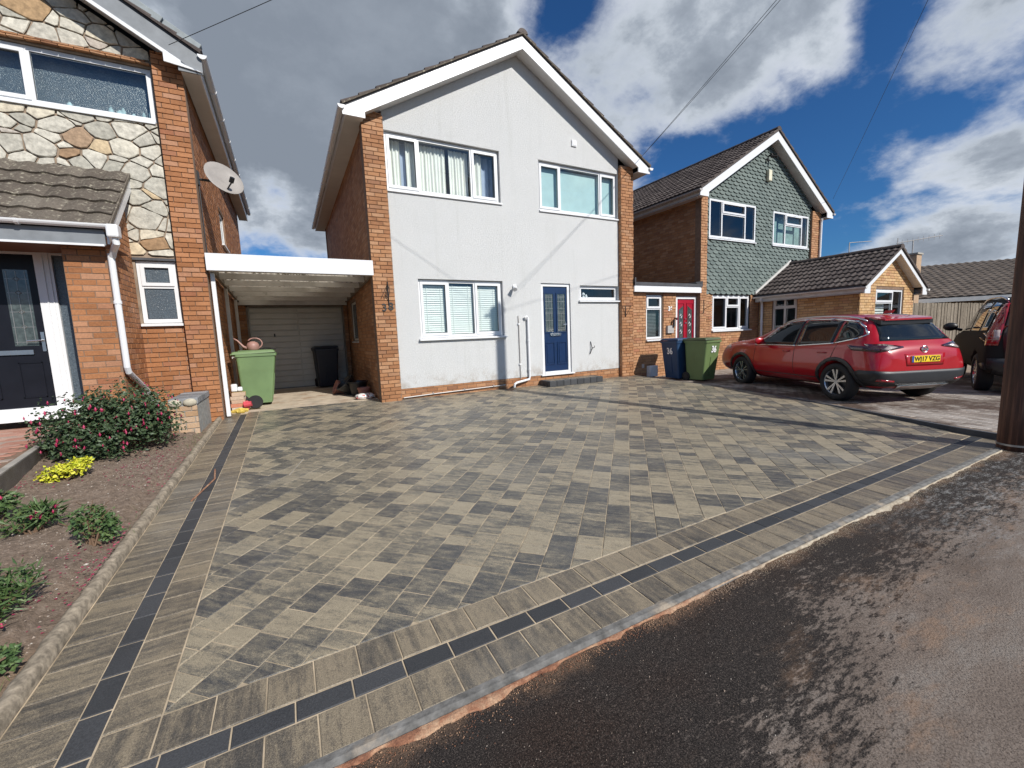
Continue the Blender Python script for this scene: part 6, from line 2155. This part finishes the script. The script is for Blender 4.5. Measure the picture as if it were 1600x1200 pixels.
for (y, s_) in ((0, -1), (0, 1), (2.62, -1), (2.62, 1)): wheel(ca2, s_ * .78, y, s_)
for s_ in (-1, 1):
    for g_ in ([(1.0, 1.08), (2.0, 1.06), (1.72, 1.38), (1.45, 1.56), (1.0, 1.60)], [(.10, 1.10), (.95, 1.08), (.95, 1.60), (.10, 1.60)], [(-.50, 1.12), (.04, 1.10), (.04, 1.60), (-.44, 1.57)]):
        patch(bw, g_, 'S', .006, .08, 'side_window', MT['car_glass'], ca2, s_)
    multi(bw, [[(-.78, .30), (-.36, .30), (-.36, .52), (-.78, .58)], [(.42, .28), (2.2, .28), (2.2, .42), (.42, .42)]], 'S', .014, .1, 'lower_trim', MT['trim'], ca2, s_)
    mb = MB(); bm = bmesh.new(); bmesh.ops.create_uvsphere(bm, u_segments=16, v_segments=10, radius=1)
    for v in bm.verts: v.co = Vector((s_ * 1.03 + v.co.x * .12, 1.95 + v.co.y * .07, 1.16 + v.co.z * .09))
    mb.addbm(bm); mb.tube([(s_ * .85, 1.98, 1.08), (s_ * .96, 1.95, 1.12)], .03, 8); mb.build('door_mirror', MT['black'], ca2, local=True, smooth=True)
    patch(bw, [(s_ * a, b) for a, b in [(.74, .86), (.86, .86), (.87, 1.04), (.70, 1.60), (.62, 1.60), (.70, 1.1)]][::s_], 'B', .012, .06, 'rear_lamp', MT['lamp_red'], ca2)
    patch(bw, [(-.80, .86), (-.64, .86), (-.60, 1.1), (-.56, 1.56), (-.70, 1.56), (-.80, 1.1)], 'S', .012, .06, 'rear_lamp', MT['lamp_red'], ca2, s_)
    patch(bw, [(s_ * a, b) for a, b in [(.73, .95), (.85, .95), (.85, 1.12), (.72, 1.12)]][::s_], 'B', .020, .05, 'lamp_lens', MT['lamp_clear'], ca2)
    mb = MB(); pts_ = []
    for k in range(11):
        yy_ = -.4 + 1.9 * k / 10
        h = bw.ray_cast(Vector((s_ * .62, yy_, 4)), Vector((0, 0, -1)))[0]
        pts_.append((s_ * .62, yy_, h.z + .04 * min(1, min(k, 10 - k) / 1.5) + .005))
    mb.tube(pts_, .02, 8); mb.build('roof_rail', MT['steel'], ca2, local=True, smooth=True)
patch(bw, [(-.66, .66), (.66, .66), (.70, 1.05), (.60, 1.60), (-.60, 1.60), (-.70, 1.05)], 'B', .006, .08, 'tailgate', MT['car_shaded'], ca2)  # rear panel darkened by colour to stand for shade
patch(bw, [(-.58, 1.14), (.58, 1.14), (.54, 1.56), (-.54, 1.56)], 'B', .014, .08, 'rear_window', MT['car_glass'], ca2)
patch(bw, [(-.84, .38), (.84, .38), (.84, .64), (-.84, .64)], 'B', .022, .07, 'rear_bumper', MT['trim'], ca2)
patch(bw, [(-.66, .50), (-.52, .50), (-.52, .54), (-.66, .54)], 'B', .030, .05, 'reflector', MT['lamp_red'], ca2)
hy2 = bw.ray_cast(Vector((-.5, -3, 1.1)), Vector((0, 1, 0)))[0].y
f2 = on_car(ca2, hy2 - .03, 0)
k = MB(); f2.box(k, -.62, -.30, 1.10, 1.20, -.01, .002); st_ = k.build('window_sticker', MT['black'], ca2)
text_obj('ATLP', 'sticker_lettering', f2, -.60, 1.12, .004, .085, 'print_white', st_, .001)
text_obj('5.8.4', 'sticker_lettering', on_car(ca2, hy2 - .03, 0), -.56, .82, .004, .09, 'chrome', ca2, .004)

# ================================================================== wheelie bins


def wheelie(label, loc, rz, mat, lidmat, group=None, w=.57, dp=.70, h=1.06, hub='black'):
    t = thing('wheelie_bin', label, 'wheelie bin', loc, rz, group)
    # body
    mb = MB()
    rings = []
    for (z, a, b, c) in ((.04, w * .80, dp * .70, .03), (.30, w * .84, dp * .77, .035), (h - .14, w * .95, dp * .93, .04), (h - .10, w * .96, dp * .94, .04), (h - .10, w * 1.02, dp * 1.0, .04), (h - .05, w * 1.02, dp * 1.0, .04)):
        ring = []
        y0 = -dp * .02
        for (sx, sy, st) in ((1, 1, 0), (-1, 1, 90), (-1, -1, 180), (1, -1, 270)):
            for q in range(4):
                an = R(st + q * 30)
                ring.append((sx * (a / 2 - c) + c * math.cos(an), y0 + sy * (b / 2 - c) + c * math.sin(an) + (.05 * (1 - z / h)), z))
        rings.append(ring)
    m_ = len(rings[0])
    mb.add([p for r_ in rings for p in r_], [(i * m_ + k, i * m_ + (k + 1) % m_, (i + 1) * m_ + (k + 1) % m_, (i + 1) * m_ + k) for i in range(len(rings) - 1) for k in range(m_)] + [tuple(range(m_))])
    mb.build('body', MT[mat], t, local=True)
    # moulded front recess and ribs
    mb = MB()
    fz = lambda z: -dp * (.77 + (z - .3) * .16 / (h - .44)) / 2 - dp * .02 + .05 * (1 - z / h)
    mb.box(-.045, .045, -.010, .01, .15, .60); mb.v = [(v[0], v[1] + fz(v[2]), v[2]) for v in mb.v]
    mb.build('front_rib', MT[mat if hub == 'plain' else lidmat], t, local=True)
    # lid
    mb = MB()
    bm = bmesh.new(); bmesh.ops.create_cube(bm, size=1)
    for v in bm.verts: v.co = Vector((v.co.x * (w * 1.06 - (.06 if v.co.z > 0 else 0)), v.co.y * (dp * 1.06 - (.06 if v.co.z > 0 else 0)), h - .02 + v.co.z * .055))
    bmesh.ops.bevel(bm, geom=bm.edges[:], offset=.018, segments=2, affect='EDGES', profile=.6)
    mb.addbm(bm, Matrix.Rotation(R(-1.5), 4, 'X'))
    mb.bbox(-w * .40, w * .40, -dp * .42, dp * .40, h + .003, h + .018, .008)
    mb.build('lid', MT[lidmat], t, local=True)
    mb = MB()
    mb.tube([(-w * .42, dp * .56, h - .05), (w * .42, dp * .56, h - .05)], .016, 10)
    for s_ in (-1, 1): mb.tube([(s_ * w * .42, dp * .44, h - .08), (s_ * w * .42, dp * .56, h - .05)], .016, 8)
    mb.build('handle', MT[mat], t, local=True)
    for s_ in (-1, 1):
        mb = MB(); mb.lathe([(.02, -.025), (.095, -.025), (.11, -.015), (.11, .015), (.095, .025), (.02, .025)], n=24, M=Matrix.Translation((s_ * w * .42, dp * .40, .11)) @ Matrix.Rotation(R(90), 4, 'Y')); wl = mb.build('wheel', MT['rubber'], t, local=True)
        mb = MB(); mb.lathe([(0, -.03), (.045, -.03), (.05, 0), (.045, .03), (0, .03)], n=16, M=Matrix.Translation((s_ * w * .42, dp * .40, .11)) @ Matrix.Rotation(R(90), 4, 'Y'))
        for q in range(8):
            a_ = q * math.pi / 4
            mb.tube([(s_ * (w * .42 + .028), dp * .40 + math.cos(a_) * .04, .11 + math.sin(a_) * .04), (s_ * (w * .42 + .028), dp * .40 + math.cos(a_) * .085, .11 + math.sin(a_) * .085)], .004, 4)
        mb.build('hub', MT['pinkhub' if hub == 'pink' else 'trim'], wl, local=False) if False else None
        hb2 = mb.build('hub', MT['pinkhub' if hub == 'pink' else 'trim'], wl, local=True)
    mb = MB(); mb.tube([(-w * .42, dp * .40, .11), (w * .42, dp * .40, .11)], .012, 8); mb.build('axle', MT['steel'], t, local=True)
    return t


bg1_ = wheelie('sage green wheelie bin under the carport with a watering can on its lid', (-.57, 9.78, -1.185), R(90), 'bin_green', 'bin_green', hub='pink')
wheelie('navy-black wheelie bin standing before the garage door', (.86, 12.12, -1.185), R(4), 'bin_black', 'bin_black')
bb = wheelie('blue wheelie bin marked 36, left of the olive green one', (8.97, 7.66, -1.325), R(-90), 'bin_blue', 'bin_blue', w=.56, dp=.66, h=1.05)
bg2 = wheelie('olive green wheelie bin marked 36, right of the blue one', (9.10, 7.02, -1.325), 0, 'bin_green2', 'bin_lid2', w=.56, dp=.68, h=1.05, hub='plain')


def bin_text(t, s_, dp, w, z0, size):
    m_ = WM(t).to_3x3()
    tl = .137
    V_ = (m_ @ Vector((0, -tl, 1))).normalized(); N = (m_ @ Vector((0, -1, -tl))).normalized(); U_ = (m_ @ Vector((1, 0, 0))).normalized()
    o = WM(t) @ Vector((0, -dp * (.77 - .3 * .16 / .61) / 2 - dp * .02 + .05 - .012, 0))
    fr = Fr(o, U_, N, V_)
    text_obj(s_, 'bin_number', fr, .02, z0, .001, size, 'print_white', t, .003, 'CENTER', squeeze=.8, bold=.006)


bin_text(bb, '36', .66, .56, .68, .22)
bin_text(bg2, '36', .68, .56, .72, .22)

# watering can on the lid
wc_ = thing('watering_can', 'faded pink plastic watering can on the lid of the sage green bin', 'watering can', (-.60, 9.72, -.10))
mb = MB(); cx, cy, cz = -.60, 9.72, -.112
mb.lathe([(0, 0), (.085, 0), (.105, .02), (.108, .11), (.085, .15), (.05, .165), (.045, .175), (0, .175)], c=(cx, cy, cz), n=20); mb.build('body', MT['can'], wc_, smooth=True)
mb = MB(); mb.tube([(cx - .08, cy, cz + .04), (cx - .16, cy, cz + .08), (cx - .25, cy, cz + .20), (cx - .31, cy, cz + .245)], .02, 10, rs=[.03, .022, .015, .013]); mb.build('spout', MT['can'], wc_, smooth=True)
mb = MB(); mb.tube([(cx + .035 + .125 * math.cos(a), cy, cz + .135 + .105 * math.sin(a)) for a in [R(q) for q in range(150, -85, -12)]], .013, 8); mb.build('handle', MT['can'], wc_, smooth=True)
tr2 = thing('hand_rake', 'dark hand tool lying beside the watering can on the bin lid', 'tool', (-.38, 9.76, -.10))
mb = MB(); mb.tube([(-.48, 9.66, -.090), (-.40, 9.72, -.075), (-.24, 9.85, -.092)], .014, 6); mb.tube([(-.30, 9.70, -.095), (-.22, 9.74, -.095)], .02, 5); mb.build('tool_head', MT['black'], tr2)

# stack of bricks and small things by the post
bs = thing('brick_stack', 'small stack of leftover bricks and blocks beside the white carport post', 'brick stack', (-.93, 9.30, -1.2))
m_ = MB(); m_.bbox(-.105, .105, -.05, .05, 0, .064, .005); bu_ = (m_.v, m_.f)
SP = Pieces(bs, 'brick', pieces_mat('mixed_brick', [(0, (.50, .20, .12)), (.4, (.48, .36, .26)), (.8, (.55, .47, .38)), (1, (.42, .30, .12))]), cap=60, minpx=1)
for k in range(5):
    for q in range(2): SP.add(Matrix.Translation((-.90 + rng.uniform(-.012, .012) + k * .004, 9.14 + q * .12, -1.198 + k * .067)) @ Matrix.Rotation(rng.uniform(-.08, .08), 4, 'Z'), [Vector((.2, 0, 0))], bu_)
SP.finish()
o = MB(); o.bbox(-.82, -.72, 9.08, 9.20, -1.19, -1.03, .02); o.tube([(-.80, 9.07, -1.10), (-.68, 9.06, -1.08)], .05, 10)
tag(o.build('toy_lantern', MT['pinkhub']), 'bright pink-red plastic case between the brick stack and the bin wheel', 'toy')
o = MB(); o.lathe([(.06, -.02), (.115, -.02), (.125, 0), (.115, .02), (.06, .02)], c=(-.62, 9.12, -1.065), n=26, M=Matrix.Rotation(R(90), 4, 'X'))
for q in range(9):
    a_ = q * 2 * math.pi / 9; o.tube([(-.62 + .01 * math.cos(a_), 9.12, -1.065 + .01 * math.sin(a_)), (-.62 + .11 * math.cos(a_), 9.12, -1.065 + .11 * math.sin(a_))], .005, 4)
tag(o.build('spare_wheel', MT['rubber']), 'small black spoked wheel leaning against the sage green bin', 'wheel')
o = MB(); o.tube([(-.98, 8.93, -1.19), (-.86, 8.90, -1.15), (-.74, 8.95, -1.18)], .035, 6); o.tube([(-.90, 8.85, -1.18), (-.78, 8.84, -1.18)], .03, 6)
tag(o.build('gardening_glove', plain('yellow_glove', (.55, .40, .08), .9, var=.3, scale=30)), 'crumpled yellow gardening glove on the ground at the foot of the carport post', 'glove')
o = MB(); o.bbox(-1.0, -.90, 9.30, 9.40, -.86, -.72, .02); o.bbox(-.90, -.82, 9.32, 9.40, -.86, -.78, .02)
tag(o.build('plastic_bag', MT['box_white']), 'crumpled pale plastic bag on top of the brick stack', 'bag')


def pot(label, loc, r, h, mat, tilt=(0, 0), grp='plant pots stacked inside the carport'):
    t = thing('plant_pot', label, 'plant pot', loc, 0, grp)
    M = Matrix.Translation(loc) @ Matrix.Rotation(tilt[0], 4, 'X') @ Matrix.Rotation(tilt[1], 4, 'Y')
    mb = MB(); mb.lathe([(0, 0), (r * .72, 0), (r, h - .03), (r * 1.08, h - .03), (r * 1.08, h), (r * .96, h), (r * .68, .03), (0, .03)], n=24, M=M); mb.build('shell', MT[mat], t, smooth=False)
    return t


pot('wide black plastic pot standing against the pier', (1.30, 9.75, -1.19), .20, .30, 'black')
pot('black pot nested on the wide pot, tipped to the left', (1.24, 10.0, -1.12), .21, .30, 'black', (.1, -.75))
pot('pale terracotta pot in front of the black pots', (1.36, 9.36, -1.20), .125, .20, 'terracotta')
pot('dark brown pot lying at the back of the stack', (1.10, 10.35, -1.11), .15, .24, 'terracotta', (.2, -1.2))
pot('low stack of brown pots beside the navy-black bin', (1.14, 11.3, -1.19), .14, .14, 'terracotta')
cb = thing('compost_bag', 'white and red printed bag lying at the foot of the left brick pier', 'bag', (1.33, 9.05, -1.205))
mb = MB(); bm = bmesh.new(); bmesh.ops.create_uvsphere(bm, u_segments=28, v_segments=16, radius=1)
for v in bm.verts:
    q = v.co.copy(); s_ = 1 + .16 * mnoise.noise(q * 2.4) + .06 * mnoise.noise(q * 7)
    v.co = Vector((1.33 + math.copysign(abs(q.x) ** .6, q.x) * .19 * s_, 9.05 + math.copysign(abs(q.y) ** .7, q.y) * .12 * s_, -1.15 + q.z * .062 * s_))
mb.addbm(bm)
m, t = newmat('printed_bag'); P = pos(t)
c = t.ramp(t.noise(P, 14, 3, .6), [(.42, (.72, .72, .70)), (.52, (.72, .70, .68)), (.56, (.50, .06, .05)), (.66, (.08, .08, .08))], 'CONSTANT'); t.link(c, t.b.inputs['Base Color']); t.b.inputs['Roughness'].default_value = .35
mb.build('sack', m, cb, smooth=True)

# ================================================================== plants


def bush(name, label, cat, c, rx, ry, h, nleaf, size, mat, stemn=14, flowers=0, seed=1, group=None, lobes=9, long=False, zb=None):
    g = random.Random(seed)
    x0, y0 = c; z0 = zbed(x0, y0) if zb is None else zb
    t = thing(name, label, cat, (x0, y0, z0), 0, group)
    L = []
    for i in range(lobes):
        a = g.uniform(0, 6.28); r = g.uniform(.25, .80)
        L.append((x0 + math.cos(a) * rx * r, y0 + math.sin(a) * ry * r, z0 + h * g.uniform(.25, .78) * (1.08 - .35 * r), g.uniform(.26, .46)))
    mb = MB()
    for i in range(nleaf):
        lx, ly, lz, lr = g.choice(L)
        u = Vector((g.gauss(0, 1), g.gauss(0, 1), g.gauss(0, 1))).normalized() * (g.random() ** .33)
        p = Vector((lx + u.x * lr * rx * 1.2, ly + u.y * lr * ry * 1.2, lz + u.z * lr * h * .9))
        if p.z < z0 + .015: p.z = z0 + .015 + g.random() * .05
        s = size * g.uniform(.55, 1.25)
        d = Vector((g.gauss(0, 1), g.gauss(0, 1), g.gauss(0, .6) - .25 + (.7 if long else 0))).normalized()
        nrm = (Vector((u.x, u.y, abs(u.z) + .7)) + Vector((g.gauss(0, .45), g.gauss(0, .45), g.gauss(0, .3)))).normalized()
        sd_ = d.cross(nrm)
        if sd_.length < .1: continue
        sd_.normalize(); nn = sd_.cross(d)
        ln = s * (2.6 if long else 1.15); wd = s * (.22 if long else .42)
        a = p; b = p + d * ln
        m1 = p + d * ln * .45 + sd_ * wd - nn * .15 * s; m2 = p + d * ln * .45 - sd_ * wd - nn * .15 * s; mc = p + d * ln * .5 + nn * .08 * s
        mb.add([a, m1, b, m2, mc], [(0, 1, 4), (1, 2, 4), (2, 3, 4), (3, 0, 4)])
    f = mb.build('foliage', MT[mat], t); f['kind'] = 'stuff'
    mb = MB()
    for i in range(stemn):
        lx, ly, lz, lr = g.choice(L)
        m1 = Vector((x0 + g.gauss(0, rx * .12), y0 + g.gauss(0, ry * .12), z0 - .01)); e = Vector((lx, ly, lz + h * .12)) + Vector((g.gauss(0, .05), g.gauss(0, .05), g.gauss(0, .03)))
        mid_ = (m1 + e) / 2 + Vector((g.gauss(0, .03), g.gauss(0, .03), .04))
        mb.tube([m1, mid_, e], .005, 5, rs=[.007, .005, .002])
    st = mb.build('stems', MT['stem'], t); st['kind'] = 'stuff'
    if flowers:
        mb = MB()
        for i in range(flowers):
            lx, ly, lz, lr = g.choice(L)
            a = g.uniform(0, 6.28)
            u = Vector((math.cos(a), math.sin(a) - .5, g.uniform(-.5, .8))).normalized()
            p = Vector((lx + u.x * lr * rx * 1.22, ly + u.y * lr * ry * 1.22, lz + u.z * lr * h * .9))
            if p.z < z0 + .05: p.z = z0 + .05
            s = g.uniform(.7, 1.25) * .0125
            for q in range(4):
                an = q * math.pi / 2 + a
                dv = Vector((math.cos(an), math.sin(an), 0)); pv = Vector((-math.sin(an), math.cos(an), 0))
                mb.add([p, p + dv * s * .8 + pv * s * .4 - Vector((0, 0, s * .9)), p + dv * s * 1.8 - Vector((0, 0, s * .9 - s * .5)), p + dv * s * .8 - pv * s * .4 - Vector((0, 0, s * .9))], [(0, 1, 2, 3)])
            mb.tube([p + Vector((0, 0, s * .9)), p, p - Vector((0, 0, s * 1.1)), p - Vector((0, 0, s * 2.0))], s * .5, 6, rs=[s * .2, s * .45, s * .6, s * .35])
        fl = mb.build('flowers', MT['petal'], t); fl['kind'] = 'stuff'
    return t


bush('fuchsia_bush', 'large dark green fuchsia bush hung with crimson flowers beside the porch', 'shrub', (-1.90, 6.48), .60, .56, .76, 9500, .040, 'leaf_dark', 40, 240, 5, lobes=38)
bush('golden_shrub', 'small golden yellow shrub in front of the fuchsia bush', 'shrub', (-1.93, 5.40), .20, .15, .22, 1100, .030, 'leaf_yellow', 14, 0, 9, lobes=10)
bush('rose_plant', 'knee-high mid-green plant in the middle of the bare soil', 'plant', (-1.28, 3.76), .13, .12, .33, 620, .028, 'leaf_mid', 16, 0, 12, lobes=9)
bush('low_plant', 'low pointed-leaf plant with crimson flowers left of the bare soil', 'plant', (-1.70, 4.10), .17, .13, .19, 420, .034, 'leaf_mid', 8, 9, 14, lobes=8, long=True)
bush('low_plant', 'leafy green clump at the left edge of the photo behind the crimson-flowered plant', 'plant', (-2.02, 4.42), .18, .18, .26, 900, .034, 'leaf_mid', 10, 4, 17, lobes=9)
bush('snapdragon_plant', 'feathery green plant with magenta flowers nearest the camera at the left edge', 'plant', (-1.42, 2.92), .19, .20, .30, 1100, .026, 'leaf_mid', 16, 8, 19, lobes=11, long=True)
bush('ground_weed', 'flat spreading weed on the pale soil near the kerb', 'plant', (-1.27, 2.55), .13, .16, .07, 420, .026, 'leaf_mid', 6, 0, 23, lobes=9)
bush('low_plant', 'tiny seedling clump halfway between the snapdragons and the crimson-flowered plant', 'plant', (-1.66, 3.45), .07, .07, .12, 150, .026, 'leaf_mid', 5, 1, 29, lobes=4)
mb = MB(); g = random.Random(31)
for (cx, cy, n_) in ((-1.27, 2.45, 60), (-1.165, 4.3, 14), (-1.20, 7.0, 50), (-1.17, 6.4, 30), (-1.6, 2.3, 60), (-1.05, 9.0, 20)):
    for i in range(n_):
        x = cx + g.gauss(0, .05); y = cy + g.gauss(0, .16); z = (zbed(x, y) if x < -1.14 else zg(x, y) + .05)
        d = Vector((g.gauss(0, .5), g.gauss(0, .5), 1)).normalized() * g.uniform(.03, .09); sd_ = Vector((g.gauss(0, 1), g.gauss(0, 1), 0)).normalized() * .002
        p = Vector((x, y, z)); mb.add([p - sd_, p + sd_, p + d], [(0, 1, 2)])
tag(mb.build('weedy_grass', MT['grass']), kind='stuff')

# stray marks on the new paving
for (lab, pts_, r_, mt) in (('pale splinter of timber lying across the charcoal band on the left', [(-.86, 4.45, zg(0, 4.45) + .006), (-.76, 5.0, zg(0, 5) + .006), (-.80, 5.35, zg(0, 5.35) + .006)], .008, 'sand'),
                            ('thin pale stick lying on the open paving', [(-.10, 4.72, zg(0, 4.72) + .004), (.05, 5.25, zg(0, 5.25) + .004)], .0035, 'concrete')):
    mb = MB(); mb.tube(pts_, r_, 5); tag(mb.build('stray_stick', MT[mt]), lab, 'stick')

SC.render.film_transparent = False
print('objects', len(bpy.data.objects), 'tris ~', sum(len(o.data.polygons) for o in bpy.data.objects if o.type == 'MESH'))
